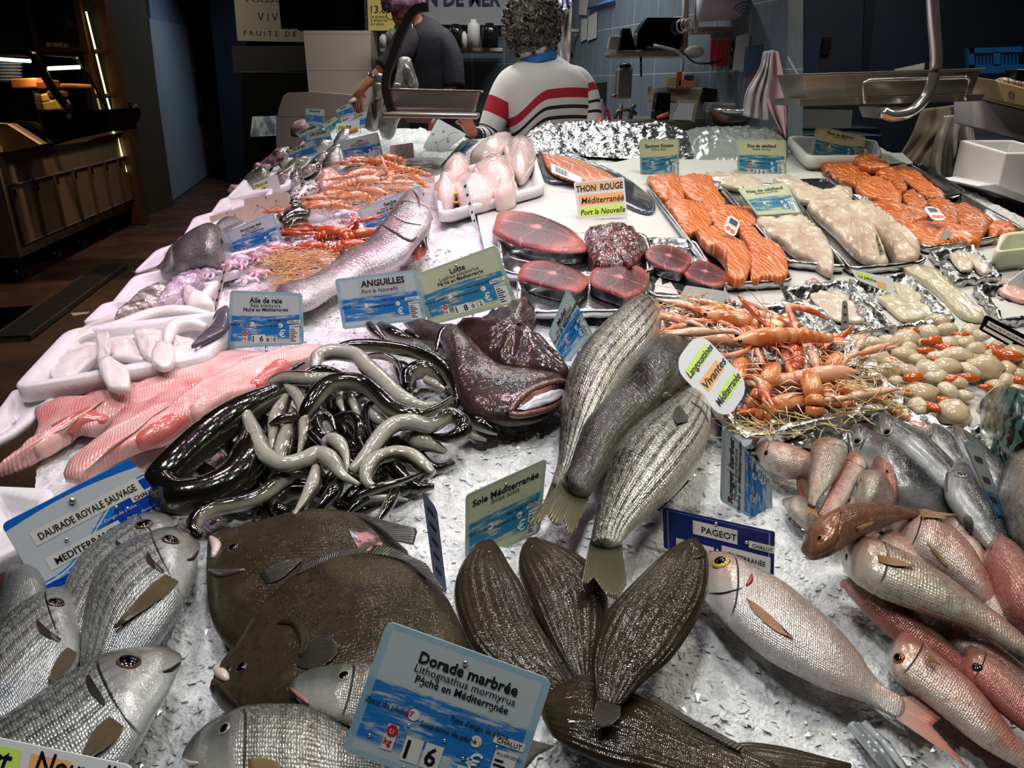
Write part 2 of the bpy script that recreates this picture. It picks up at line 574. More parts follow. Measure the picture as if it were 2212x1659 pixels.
class Board:
 """a flat board standing at the place its foot has on the ice; quad = pixels TL TR BR BL of its face"""
 def __init__(s, quad, h=.03, yaw=0, tilt=20, base=None, origin=None):
  if yaw == 'foot':
   d = P(*quad[2], h) - P(*quad[3], h)
   yaw = math.degrees(math.atan2(d.y, d.x))
  a, t = radians(yaw), radians(tilt)
  n = V((0,-cos(t), sin(t)))
  s.n = Matrix.Rotation(a, 3, 'Z') @ n
  if origin is None:
   b = base or ((quad[2][0] + quad[3][0])/2,(quad[2][1] + quad[3][1])/2)
   origin = P(b[0], b[1], h)
  s.q = [on_plane(x, y, origin, s.n) for x, y in quad]
  s.w = ((s.q[1] - s.q[0]).length + (s.q[2] - s.q[3]).length)/2
  s.h = ((s.q[3] - s.q[0]).length + (s.q[2] - s.q[1]).length)/2
  if s.n.dot(CP - origin) < 0: s.n = -s.n
 def at(s, u, v, off=0.):
  a = s.q[0]*(1 - u) + s.q[1]*u
  b = s.q[3]*(1 - u) + s.q[2]*u
  return a*(1 - v) + b*v + s.n*off
 def panel(s, mat, parent, t=.003, r=.06, bend=0., name='panel'):
  rv, ru = r, r*s.h/s.w
  o = []
  for cu, cv, a0 in ((1 - ru, rv, -90),(1 - ru, 1 - rv, 0),(ru, 1 - rv, 90),(ru, rv, 180)):
   for k in range(6):
    a = radians(a0 + 18*k)
    o.append((cu + ru*cos(a), cv + rv*sin(a)))
  n = len(o)
  v = [s.at(u, w, 0) for u, w in o] + [s.at(u, w, -t) for u, w in o]
  uv = [(u, 1 - w) for u, w in o]*2
  # a grid of strips keeps the print undistorted
  f = [tuple(range(n - 1,-1,-1)), tuple(range(n, 2*n))]
  f += [(i, (i + 1) % n, n + (i + 1) % n, n + i) for i in range(n)]
  return mesh(name, v, f, mat, parent, uv, smooth=False)
 def text(s, g, st, u, v, size, mi=0, shear=0., bold=0., align='l', rot=0., off=.0007, sx=1., fit=None):
  vs, fs, w = glyphs(st, shear, bold)
  k = size*s.h
  if fit: sx = min(sx, fit*s.w/(w*k)) if fit > 0 else -fit*s.w/(w*k)
  x0 = {'l': 0, 'c': -w*sx/2, 'r': -w*sx}[align]
  ca, sa = cos(radians(rot)), sin(radians(rot))
  out = []
  for x, y in vs:
   X, Y = (x*sx + x0)*k, y*k
   X, Y = X*ca - Y*sa, X*sa + Y*ca
   out.append(s.at(u + X/s.w, v - Y/s.h, off))
  g.add(out, fs, None, mi)
 def rect(s, g, u0, v0, u1, v1, mi=0, off=.0004, rot=0., r=0.):
  cu, cv = (u0 + u1)/2,(v0 + v1)/2
  ca, sa = cos(radians(rot)), sin(radians(rot))
  P4 = []
  for u, v in ((u0, v0),(u1, v0),(u1, v1),(u0, v1)):
   X, Y = (u - cu)*s.w, -(v - cv)*s.h
   P4.append(s.at(cu + (X*ca - Y*sa)/s.w, cv - (X*sa + Y*ca)/s.h, off))
  g.add(P4[::-1],[(0,1,2,3)], None, mi)
 def disc(s, g, u, v, r, mi=0, off=.0005, n=14, sy=1.):
  k = r*s.h
  g.add([s.at(u + k*cos(2*pi*i/n)/s.w, v + k*sy*sin(2*pi*i/n)/s.h, off) for i in range(n)][::-1],[tuple(range(n))], None, mi)
 def ring(s, g, u, v, r, w, mi=0, off=.0006, a0=0, a1=360, n=16):
  vs, fs = [],[]
  for i in range(n + 1):
   a = radians(a0 + (a1 - a0)*i/n)
   for k in (r, r - w):
    vs.append(s.at(u + k*s.h*cos(a)/s.w, v - k*sin(a), off))
  for i in range(n):
   fs.append((2*i, 2*i + 1,2*i + 3,2*i + 2))
  g.add(vs, fs, None, mi)

def wave_panel(name, pale, blue, frame, y0=.42):
 def col(N):
  x, y, z = N.xyz(N.uv())
  st = N.noise(1, N.sc(N.uv(),(2.2,9., 1)),4,.6)
  fine = N.noise(1, N.sc(N.uv(),(14., 60., 1)),3,.7)
  w = N.m('ADD', st, N.m('MULTIPLY', N.m('SUBTRACT', fine, .5),.35))
  band = N.m('MULTIPLY', N.sm(N.m('ADD', y, N.m('MULTIPLY', N.m('SUBTRACT', fine, .5),.08)),1 - y0 + .015,1 - y0 - .015), N.sm(y, .1,.16))
  c = N.mix(N.m('MULTIPLY', band, N.sm(w, .36,.5)), pale, blue)
  ed = N.m('MAXIMUM', N.m('ABSOLUTE', N.m('SUBTRACT', x, .5)), N.m('ABSOLUTE', N.m('SUBTRACT', y, .5)))
  c = N.mix(N.m('MULTIPLY', N.m('GREATER_THAN', ed, .452),.75), c, frame)
  return N.mix(N.m('MULTIPLY', N.sm(N.noise(3, N.uv(),4),.5,.75),.18), c, '#6d7d78')
 return MAT(name, col, .32, spec=.4)
PAN = wave_panel('wave_print', '#a6b0a8', '#1f68a6', '#7f9fa6')
PAN_G = wave_panel('wave_print_greenish', '#b0b698', '#2a7298', '#98ac96')  # wave print in a greener, yellower tint
PAN_B = wave_panel('wave_print_bright', '#aebabd', '#236db2', '#86a9b8')
WHITE_PVC = MAT('white_plastic_card', '#d9dcde', .4)
BEIGE = MAT('beige_card_back', lambda N: N.mix(N.noise(9, N.uv()), '#c9b7a4', '#d8cab6'),.45)
STEEL = MAT('brushed_steel', lambda N: N.mix(N.noise(40, N.sc(N.ob(),(1,1,12))), '#8d8880', '#b0aaa0'),.28,.85)
CHROME = MAT('chrome', '#d5d5d2', .18,.9)

def price_sign(label, quad, title=None, latin=None, h=.03, yaw=0, tilt=20, mat=None, base=None, price=None, tsize=.105, lines=True, detail=1, tu=.5, sub='Pêché en Méditerranée', rivets=True, stake=.07, group=None, origin=None, tshear=0., latin_v=.28):
 b = Board(quad, h, yaw, tilt, base, origin)
 root = thing('price_sign', label, 'sign', b.at(.5,1), group)
 b.panel(mat or PAN, root)
 g = G()
 if title:
  b.text(g, title, tu, .205, tsize, 0, bold=.022, align='c', shear=tshear, fit=.9)
 if latin:
  b.text(g, latin, tu, latin_v, tsize*.72,0, align='c')
 if sub:
  b.text(g, sub, tu, .355, tsize*.68,0, bold=.018, align='c')
 mats = [INK, ink('#b3202c'), ink('#c8ccc8'), ink('#cfdfe8')]
 if lines:
  b.text(g, "Type d'engin de pêche", .52,.535,.052,0, bold=.01)
  b.text(g, 'Zone de pêche :', .03,.60,.056,0, bold=.01)
  b.text(g, 'Sous-zone de pêche :', .37,.64,.056,0, bold=.01)
  b.disc(g, .32,.585,.045,2); b.text(g, '37', .275,.605,.06,1, bold=.01)
  b.disc(g, .70,.62,.045,2); b.text(g, '1', .69,.64,.06,1)
  b.rect(g, .79,.52,.97,.585,2); b.text(g, 'CHALUT', .81,.572,.05,0, bold=.01)
  b.rect(g, .82,.62,.95,.97,2)
  b.text(g, 'ALLERGENES', .83,.66,.036,0)
  for k in range(7):
   b.rect(g, .83,.69 + .037*k, .87 + .05*((k*37) % 5)/5 + .01,.705 + .037*k, 0, off=.0008)
  b.text(g, '€', .68,.84,.19,3, bold=.012)
 if price:
  b.rect(g, .20,.70,.265,.89,2); b.disc(g, .232,.745,.045,1, off=.0007); b.text(g, 'U', .22,.765,.05,2, bold=.02, off=.0010); b.text(g, 'kg', .205,.85,.07,1, bold=.02)
  x = .335
  for ch, dz, sz in price:
   if ch != ',':
    b.rect(g, x - .015,.90 + dz - sz*.84, x + sz*.42 + .01,.925 + dz, 2)
   b.text(g, ch, x, .90 + dz, sz, 0, bold=.02); x += .118 if sz > .15 else .09
 if g.v:
  g.out('lettering', mats, root, smooth=False)
 if rivets and detail:
  for k, (u, v) in enumerate(((.5,.10),(.30,.355),(.72,.355),(.31,.67),(.53,.69),(.82,.61),(.12,.83),(.66,.77),(.36,.97))[:9 if detail > 1 else 4]):
   r = G(); r.ell(b.at(u, v, .0),(.0028 if k == 0 else .0017)*b.w/.17,6)
   r.out('rivet', CHROME, root)
 if stake:
  s = G(); p = b.at(.5,.97,-.0035); q = b.at(.5,1.0,-.0035) - V((0,0, stake))
  s.tube([p, q],.0025,6); s.out('stake', CHROME, root)
 return root, b

# ---------------------------------------------------------------- fish skins
def fskin(name, back, side, belly, head=None, hl=.2, sc=(64,20), rough=.25, metal=.35, stripes=None, bars=None, tint=None, mottle=.25, coat=.4, scale_amt=.5, bs=.5, gill=.22, vpos=(.12,.38,.78), line=True, dark=None, bn=(60,.8), spec=.5, crr=.08, ribs=0):
 sc = (sc[0]*1.6, sc[1]*1.6) if sc[0] < 95 else sc
 def coords(N):
  return N.xyz(N.uv())
 def col(N):
  u, v, _ = coords(N)
  uvv = N.uv()
  ob = N.ob()
  nz = N.noise(38, ob, 4,.65)
  vv = N.m('ADD', v, N.m('MULTIPLY', N.m('SUBTRACT', nz, .5),.14))
  c = N.ramp(vv, [(vpos[0], back),(vpos[1], side),(vpos[2], belly)])
  if stripes:
   n, sc_, amt, lo, hi = stripes
   w = N.m('SINE', N.m('MULTIPLY', N.m('ADD', v, N.m('MULTIPLY', N.m('SUBTRACT', N.noise(6, uvv),.5),.03)), n*2*pi))
   w = N.m('MULTIPLY', N.sm(w, .0,.8), N.m('MULTIPLY', N.sm(v, lo - .05, lo + .05), N.sm(v, hi + .08, hi - .08)))
   c = N.mix(N.m('MULTIPLY', w, amt), c, sc_)
  if bars:
   n, bc, amt = bars
   w = N.m('SINE', N.m('ADD', N.m('MULTIPLY', u, n*2*pi), N.m('MULTIPLY', N.noise(7, uvv),2.)))
   c = N.mix(N.m('MULTIPLY', N.m('MULTIPLY', N.sm(w, .2,.8), amt), N.sm(v, .95,.5)), c, bc)
  if scale_amt:
   d = N.vor(1, N.sc(uvv, (sc[0], sc[1],1)), 'F1', .35)
   k = N.m('MULTIPLY', N.sm(d, .2,.8), N.m('MULTIPLY', N.sm(u, hl - .02, hl + .06), scale_amt))
   c = N.mix(k, c, N.mix(1., c, '#4a4a48', 'MULTIPLY'))
   cell = N.xyz(N.vor(1, N.sc(uvv, (sc[0], sc[1],1)), 'F1', .35, 'Color'))[1]
   c = N.mix(N.m('MULTIPLY', N.m('MULTIPLY', N.sm(cell, .45,1.), N.sm(u, hl - .02, hl + .06)), scale_amt*.5), c, belly)  # random lightening per scale paints the sparkle of tilted scales into the colour
  if mottle:
   c = N.mix(N.m('MULTIPLY', N.sm(N.noise(90, ob, 4,.7),.45,.7), mottle), c, dark or '#3a3a36')
  if tint:
   tc, t0, amt = tint
   c = N.mix(N.m('MULTIPLY', N.sm(N.noise(16, ob, 2),.5,.66), amt), c, tc)
  if head:
   c = N.mix(N.m('MULTIPLY', N.sm(N.m('ADD', u, N.m('MULTIPLY', N.m('SUBTRACT', nz, .5),.06)), hl + .03, hl - .03),.8), c, N.ramp(v, [(.1, back),(.45, head),(.85, belly)]))
  if line:
   gx = N.m('SUBTRACT', u, N.m('ADD', gill, N.m('MULTIPLY', N.m('SINE', N.m('MULTIPLY', v, pi)),.045)))
   gl = N.m('MULTIPLY', N.sm(N.m('ABSOLUTE', gx),.009,.002), N.m('MULTIPLY', N.sm(v, .2,.3), N.sm(v, .95,.8)))
   c = N.mix(N.m('MULTIPLY', gl, .85), c, '#17130f')
  return c
 def bump(N):
  u, v, _ = coords(N)
  nd = N.n('TexVoronoi', {'feature': 'F1'}, Vector=N.sc(N.uv(),(sc[0], sc[1],1)), Scale=1, Randomness=.35)
  b = N.m('MULTIPLY', N.m('ADD', N.m('SUBTRACT', 1., nd.outputs['Distance']), N.m('MULTIPLY', N.xyz(nd.outputs['Color'])[0],1.2)), N.sm(u, hl - .02, hl + .06))
  b = N.m('ADD', N.m('MULTIPLY', b, scale_amt*1.2), N.m('MULTIPLY', N.noise(bn[0], N.ob(),4,.6), bn[1]))
  if ribs:
   b = N.m('ADD', b, N.m('MULTIPLY', N.m('SINE', N.m('ADD', N.m('MULTIPLY', v, ribs), N.m('MULTIPLY', N.noise(9, N.ob()),5.))),.28))
  if line:
   gx = N.m('SUBTRACT', u, N.m('ADD', gill, N.m('MULTIPLY', N.m('SINE', N.m('MULTIPLY', v, pi)),.045)))
   b = N.m('ADD', b, N.m('MULTIPLY', N.sm(gx, .006,-.006),1.6))
  return b
 return MAT(name, col, lambda N: N.m('ADD', rough - .14, N.m('MULTIPLY', N.noise(70, N.ob(),3),.24)), metal, coat, bump, bs, .0035, spec=spec, cr=crr)

def ray_fin(name, a, b, dark='#2b2620'):
 return MAT(name, lambda N: N.mix(N.m('MULTIPLY', N.sm(N.m('SINE', N.m('MULTIPLY', N.xyz(N.uv())[0],56*pi)),-.2,.9),.45), N.ramp(N.xyz(N.uv())[1],[(0, a),(1, b)]), dark),.35,.0,.5,
 bump=lambda N: N.m('SINE', N.m('MULTIPLY', N.xyz(N.uv())[0],56*pi)), bs=.5, bd=.001)

def eyemat(name, iris, rim='#20201e', pupil=.42):
 def col(N):
  x, y, z = N.xyz(N.uv())
  d = N.m('SQRT', N.m('ADD', N.m('POWER', N.m('SUBTRACT', x, .5),2.), N.m('POWER', N.m('SUBTRACT', y, .5),2.)))
  return N.ramp(N.m('MULTIPLY', d, 2.),[(pupil, '#050506'),(pupil + .06, iris),(.74, iris),(.86, rim)])
 return MAT(name, col, .12,0., .5, cr=.02)

TUNA_SKIN = MAT('tuna_skin', lambda N: N.mix(N.sm(N.noise(22, N.ob(),3),.4,.65), '#23272a', '#6f7678'),.3,.3,.5)
ALU = MAT('aluminium_foil', lambda N: N.mix(N.noise(60), '#b9bcbd', '#dfe1e1'),.26,1., bump=lambda N: N.m('ADD', N.vor(24, feat='F1'), N.m('MULTIPLY', N.vor(62, feat='F1'),.3)), bs=.8, bd=.012)
ALU_S = MAT('aluminium_tray', lambda N: N.mix(N.noise(60), '#b4b7b8', '#dddfdf'),.2,1., bump=lambda N: N.noise(40, None, 3), bs=.25, bd=.004)
EPS = MAT('white_polystyrene', lambda N: N.mix(N.vor(150), '#e6e4e6', '#dcd8dc'),.5, bump=lambda N: N.vor(160), bs=.12, bd=.003)

def zz(x0, y0, k):
 """pixels read off an enlarged crop -> pixels of the frame"""
 def f(*pts):
  r = []
  for p in pts:
   q = []
   for i in range(0, len(p) - 1,2):
    q += [p[i]/k + x0, p[i + 1]/k + y0]
   r.append(tuple(q) + (tuple(p[len(p) - 1:]) if len(p) % 2 else ()))
  return r
 return f

def tray(name, label, cat, quad, mat, hgt=.04, rim=.012, inset=.015, group=None, h=0., r=.2, crinkle=0., seed=0, floor=.006, liner=None, lip=.6):
 """open tray: quad = rim corners in pixels, rim at height h+hgt"""
 c4 = [P(x, y, h + hgt) for x, y in quad]
 out = []
 for i in range(4):
  a, b, c = c4[i - 1], c4[i], c4[(i + 1) % 4]
  ra = min((a - b).length, (c - b).length)*r
  p, q = b + (a - b).normalized()*ra, b + (c - b).normalized()*ra
  for k in range(6):
   t = k/5
   out.append(p*(1 - t)**2 + b*2*t*(1 - t) + q*t*t)
 # straight runs get extra points
 pts = []
 for i, p in enumerate(out):
  q = out[(i + 1) % len(out)]
  pts.append(p)
  if i % 6 == 5:
   for k in range(1,10): pts.append(p + (q - p)*k/10)
 n = len(pts); ce = sum(pts, V())/n
 def inw(p, d): return p + (ce - p).normalized()*min(d, (ce - p).length*.9)
 rnd = random.Random(seed)
 prof = [(-rim*.2,-hgt*lip),(-rim*.25,-.002),(0,0),(rim, 0),(rim*1.25,-.003),(rim*1.25 + inset*.5,-(hgt - floor)*.6),(rim*1.25 + inset, -(hgt - floor)*.97),(rim*1.25 + inset*1.8,-(hgt - floor))]
 v, f, u = [],[],[]
 for d, z in prof:
  for i, p in enumerate(pts):
   a = noise.noise(p*90 + V((seed, d*60, z*70)))*crinkle if crinkle else 0
   b = noise.noise(p*70 + V((seed + 9, d*80, z*50)))*crinkle if crinkle else 0
   v.append(inw(p, d + b) + NRM*(z + a)); u.append((i/n, 0))
 for k in range(len(prof) - 1):
  for i in range(n):
   j = (i + 1) % n
   f.append((k*n + i, k*n + j, (k + 1)*n + j, (k + 1)*n + i))
 f.append(tuple(range((len(prof) - 1)*n, len(prof)*n)))
 base = sum((v[i] for i in range(n)), V())/n - NRM*(hgt*(1 - lip))
 o = mesh(name, v, f, mat, None, u, base=base)
 solid(o, .0012 if crinkle else .003)
 return tag(o, label, cat, group)

_P, _N = P, NRM
def vert(y, yaw=0.):
 """draw on an upright plane facing the camera side instead of on the ice"""
 global P, NRM
 a = radians(yaw)
 n = Matrix.Rotation(a, 3, 'Z') @ V((0,-1,0))
 o = y if isinstance(y, V) else V((0, y, 0))
 NRM = n
 P = lambda px, py, h=0.: on_plane(px, py, o + n*h, n)
def slope(px, py, deg=45):
 """draw on a heap face leaning back through an ice point"""
 global P, NRM
 o, t = _P(px, py, 0), radians(deg)
 n = V((0,-sin(t), cos(t)))
 NRM = n
 P = lambda x, y, h=0.: on_plane(x, y, o + n*h, n)
def horiz():
 global P, NRM
 P, NRM = _P, _N
# ---------------------------------------------------------------- the stall: floor, counter, ice
def struct(o):
 o['kind'] = 'structure'
 return o
FLOOR_M = MAT('worn_floor', lambda N: N.mix(N.sm(N.noise(3, None, 5),.35,.7), '#3a241a', '#5b3a28'),.45)
g = G(); g.box((0,9,-.03),(26,24,.06)); struct(g.out('floor', FLOOR_M, smooth=False))

def left_edge(y):
 return -.66 - .3*min(1, max(0,(y - .85)/.55)) - .02*max(0, y - 1.4)
XR, Y0, Y1 = 1.72,.22,4.12
YB = 3.84   # the vendors stand behind this line, right of the far tip
def ice_cells(nx, ny):
 for j in range(ny + 1):
  q = j/ny
  y = Y0 + (Y1 - Y0)*q**1.7
  for i in range(nx + 1):
   yield left_edge(y) + (XR - left_edge(y))*i/nx, y
NX, NY = 300,340
vs, fs = [],[]
for x, y in ice_cells(NX, NY):
 if x > -.45: y = min(y, YB + max(0,.25 - (x + .45)))
 p = V((x, y, ice_z(y)))
 a = noise.fractal(V((x*26, y*26,1)),.8,2.1,4)*.0075 + noise.noise(V((x*6, y*6,4)))*.009
 c = abs(noise.cell(V((x*95, y*95,0))))*.004 if y < 2 else 0
 vs.append(p + NRM*(a + c - .012))
for j in range(NY):
 for i in range(NX):
  k = j*(NX + 1) + i
  fs.append((k, k + 1, k + NX + 2, k + NX + 1))
ICE = MAT('crushed_ice', lambda N: N.mix(N.sm(N.noise(30, None, 5,.7),.38,.68), '#cdd1d2', '#f3f4f4'), lambda N: N.m('ADD', .12, N.m('MULTIPLY', N.noise(90),.4)),0,.35,
 bump=lambda N: N.m('ADD', N.vor(70, feat='F1'), N.m('ADD', N.m('MULTIPLY', N.vor(190, feat='F1'),.6), N.noise(160, None, 3))), bs=.6, bd=.007)
ice = mesh('crushed_ice', vs, fs, ICE)
tag(ice, 'crushed white ice spread over the sloping counter under the fish', 'ice', kind='stuff')
# loose chips lying on the ice
CHIP = MAT('ice_chip', '#e6e9ea', .12,0,.8)
rnd = random.Random(3)
g = G()
for k in range(16000):
 y = Y0 + .1 + (2.1 - Y0)*rnd.random()**1.9
 x = rnd.uniform(-.72,1.3)
 if abs(x) > .25 + .95*y: continue
 r = rnd.uniform(.0022,.0065)
 p = V((x, y, ice_z(y))) + NRM*(noise.fractal(V((x*26, y*26,1)),.8,2.1,4)*.0075 + noise.noise(V((x*6, y*6,4)))*.009 - .0095)
 R = Matrix.Rotation(rnd.uniform(0,6),3, 'Z') @ Matrix.Rotation(rnd.uniform(-.6,.6),3, 'X')
 a, b, c = r*rnd.uniform(.8,1.7), r*rnd.uniform(.5,1.1), r*rnd.uniform(.25,.6)
 g.add([p + R @ V(q) for q in ((a, 0,0),(.2*a, b, .1*c),(-a, .3*b, 0),(-.1*a, -b, 0),(.1*a, .1*b, c),(0,0,-c))],
 [(0,1,4),(1,2,4),(2,3,4),(3,0,4),(1,0,5),(2,1,5),(3,2,5),(0,3,5)])
tag(g.out('ice_chips', CHIP, smooth=False), 'loose glassy ice chips scattered on the crushed ice', 'ice', kind='stuff')

# counter body under the ice
g = G()
def sl(x, y, d): return V((x, y, ice_z(y) - d))
a, b, c, d = (sl(left_edge(.3) - .02,.2,.03), sl(1.74,.2,.03), sl(1.74, YB, .03), sl(-.4, YB, .03))
lo = [V((p.x, p.y, max(.5, p.z - .14))) for p in (a, b, c, d)]
g.add([a, b, c, d] + lo, [(0,1,2,3),(7,6,5,4),(0,4,5,1),(1,5,6,2),(2,6,7,3),(3,7,4,0)])
cnt = thing('fish_counter', 'long sloping fish counter carrying the crushed ice', 'counter', (.3,2.2,0))
g.out('top', MAT('counter_steel', '#7d8082', .35,.8), cnt, smooth=False)
g = G()
g.box((.33,2.1,.36),(2.0,3.2,.7)); g.out('body', MAT('dark_counter_front', '#15171a', .5), cnt, smooth=False)
# ---------------------------------------------------------------- nearest fish, bottom of the frame
E_BREAM = eyemat('bream_eye', '#5d4636', '#15110f', .55)
E_GOLD = eyemat('golden_eye', '#b79a3c', '#3a3226', .4)
E_SILV = eyemat('silver_eye', '#8d8b7a', '#28282a', .45)
E_RED = eyemat('red_rimmed_eye', '#a5512e', '#4a2018', .42)
E_DULL = eyemat('dull_eye', '#2a2a2a', '#3b332c', .5)
MOUTH = MAT('dark_mouth_line', '#2a1a17', .4)
BREAM = fskin('bream_skin', '#2c2e30', '#969993', '#e0e2e0', '#a29d94', hl=.27, sc=(62,26), metal=.5, stripes=(13, '#3c3b33', .6,.15,.65), tint=('#8fa3b8', 0,.25), mottle=.2, gill=.25, scale_amt=.75)
BREAM_D = fskin('dark_bream_skin', '#303133', '#5d5f5e', '#8d8f8d', hl=.2, metal=.3)
FIN_BR = ray_fin('brown_fin', '#6b5a3e', '#453a28')
FIN_OL = ray_fin('olive_fin', '#3d3b28', '#5b5636', '#191813')
FIN_GR = ray_fin('grey_fin', '#5c5a50', '#3c3a34')
GILLB = MAT('black_gill_blotch', lambda N: N.mix(N.noise(60), '#15120f', '#3a3128'),.25,.1,.6)

def bream(label, st, ey, pec, gl=None, h=.012, mouth=None, **k):
 r, b = fish('sea_bream', label, st, BREAM, h, .36, 'gilthead breams', 'fish', [ey], E_BREAM,
    [('pectoral_fin', pec[0], pec[1], {'stick': True, 'lift': .006})] if pec else (), FIN_BR, mouth=mouth, mmat=MOUTH, **k)
 if gl:
  w = gl[1]*1500; q = cr(gl[0],7)
  patch('gill_blotch', [(x - w*.45*sin(pi*(k + .5)/7), y + .2*w) for k, (x, y) in enumerate(q)] + [(x + w*.55*sin(pi*(6.5 - k)/7), y - .2*w) for k, (x, y) in enumerate(q[::-1])], b, GILLB, r, .0012)
 return r, b

bream('large silver gilthead bream nearest the camera, snout pointing right', [(389,1412,388,1443),(362,1401,376,1470),(335,1398,362,1500),(280,1405,333,1545),(216,1424,303,1600),(135,1474,235,1690),(54,1528,150,1750),(-60,1600,40,1800),(-190,1690,-110,1800),(-240,1735,-200,1790)],
 (279,1429,26),([(236,1550),(266,1572)],[(168,1640),(178,1652),(196,1650)]),([(188,1462),(200,1490),(225,1522)],.012), h=.05, mouth=[(388,1432),(370,1446),(352,1452)])
bream('upright silver gilthead bream lying over another, right of the blue sign', [(430,1172,430,1197),(400,1152,424,1230),(364,1146,408,1270),(313,1164,388,1318),(263,1188,362,1358),(222,1225,332,1400),(195,1279,300,1440),(179,1356,268,1480),(171,1430,230,1510),(160,1490,195,1525)],
 (369,1166,19),([(356,1243),(384,1258)],[(247,1358),(252,1363),(262,1362)]),([(318,1196),(325,1215),(352,1236)],.008), h=.03, mouth=[(428,1190),(416,1206),(404,1210)])
bream('silver gilthead bream half hidden, snout against the blue sign corner', [(386,1122,387,1142),(350,1113,398,1178),(300,1120,385,1222),(236,1157,330,1270),(182,1201,282,1320),(150,1250,245,1370),(138,1295,212,1410),(140,1350,190,1440)],
 (311,1132,19), None, ([(250,1170),(262,1182),(280,1190)],.007), h=.015, mouth=[(384,1134),(374,1142),(366,1146)])
bream('silver gilthead bream at the frame edge with a dark brown snout', [(178,1303,178,1327),(160,1278,178,1378),(120,1277,168,1430),(70,1300,140,1485),(20,1340,100,1540),(-40,1395,60,1590),(-120,1470,-20,1640),(-200,1540,-120,1640)],
 (121,1301,18),([(142,1400),(163,1412)],[(94,1476),(100,1484),(112,1484)]),([(80,1345),(98,1368),(128,1384)],.011), h=.03)
fish('sea_bream', 'dark grey fish back below the blue sign at the frame edge', [(58,1214,78,1222),(20,1235,99,1262),(5,1270,100,1300),(-10,1320,80,1345),(-30,1370,40,1380)], BREAM_D, .02,.6, finmat=FIN_GR)

# turbots
TURB = fskin('turbot_skin', '#2c2415', '#352c1b', '#2b2416', None, hl=.26, sc=(150,90), metal=.05, mottle=.5, dark='#12100d', coat=.45, scale_amt=.3, bs=.4, line=False, tint=('#4f4530', 0,.4), rough=.55, bn=(52,1.5), spec=.08, crr=.05)
FIN_T = ray_fin('turbot_fin', '#2b2822', '#38342d', '#14120f')
LIP = MAT('turbot_lip', '#4a3a33', .3,0,.6)
FLESH = MAT('raw_flesh', lambda N: N.mix(N.noise(70), '#8a3f45', '#c98d90'),.25,0,.5)
PALE_L = MAT('pale_lip', '#c9b7b0', .3,0,.6)

def gutter(root, body, px, r, mat, name, n=12, lift=.0):
 pts = [hit(x, y, body) for x, y in cr(px, n)]
 g = G(); g.tube([p + q*lift for p, q in pts],[r*(.3 + .7*sin(pi*(i + .4)/n)) for i in range(n)],8)
 return g.out(name, mat, root)

r, b = fish('turbot', 'dark turbot with a pink wound, lying behind the larger one', [(450,1163,447,1200),(470,1150,447,1262),(510,1142,458,1345),(568,1127,500,1405),(640,1110,570,1440),(705,1105,650,1440),(763,1114,740,1400),(813,1138,810,1340),(850,1165,850,1290),(880,1190,880,1250)],
   TURB, .02,.17, 'turbots', 'fish', [(503,1181,13),(468,1165,9)], E_DULL,
   [('dorsal_fin', [(740,1105),(790,1125),(850,1168)],[(770,1107),(845,1128),(903,1143),(893,1178)], {'h': .05}),('pectoral_fin', [(560,1240),(575,1262)],[(655,1198),(662,1212),(640,1232)], {'stick': True})], FIN_T, ex=.8)
gutter(r, b, [(455,1160),(468,1180),(461,1205)],.007, PALE_L, 'lip')
gutter(r, b, [(452,1232),(480,1240),(530,1232)],.006, LIP, 'jaw')
patch('wound', [(752,1142),(778,1152),(802,1144),(826,1172),(810,1190),(784,1194),(766,1172)], b, MAT('wound_flesh', lambda N: N.mix(N.sm(N.noise(70, None, 5),.42,.6), '#2c2720', '#b5757a'),.3,0,.5), r, .0008)
r, b = fish('turbot', 'largest olive brown turbot with open mouth, front of the pair', [(466,1448,458,1500),(482,1424,478,1516),(510,1392,530,1534),(545,1335,620,1545),(585,1288,700,1555),(647,1237,780,1555),(719,1205,850,1545),(795,1194,910,1525),(860,1206,960,1490),(921,1242,990,1455),(965,1292,1005,1420),(1000,1360,1015,1400)],
   TURB, .045,.15, 'turbots', 'fish', [(521,1441,14),(492,1447,8)], E_DULL,
   [('dorsal_fin', [(640,1242),(719,1207),(780,1197)],[(650,1222),(719,1192),(800,1180)], {'h': .075}),('dorsal_fin', [(795,1196),(870,1212),(940,1265)],[(808,1176),(850,1183),(921,1218),(966,1284)], {'h': .075}),('pectoral_fin', [(640,1440),(660,1395)],[(735,1430),(740,1400),(722,1370)], {'stick': True})], FIN_T, ex=.8)
slab('jaw', None, None, [(452,1487),(458,1470),(475,1478),(492,1490),(520,1530),(505,1533),(475,1515)], TURB, .05,.02,.5,.3,4, parent=r)
gutter(r, b, [(464,1447),(480,1456),(492,1470)],.006, PALE_L, 'lip')
gutter(r, b, [(600,1345),(640,1345),(660,1385),(650,1420)],.007, TURB, 'gill_cover')

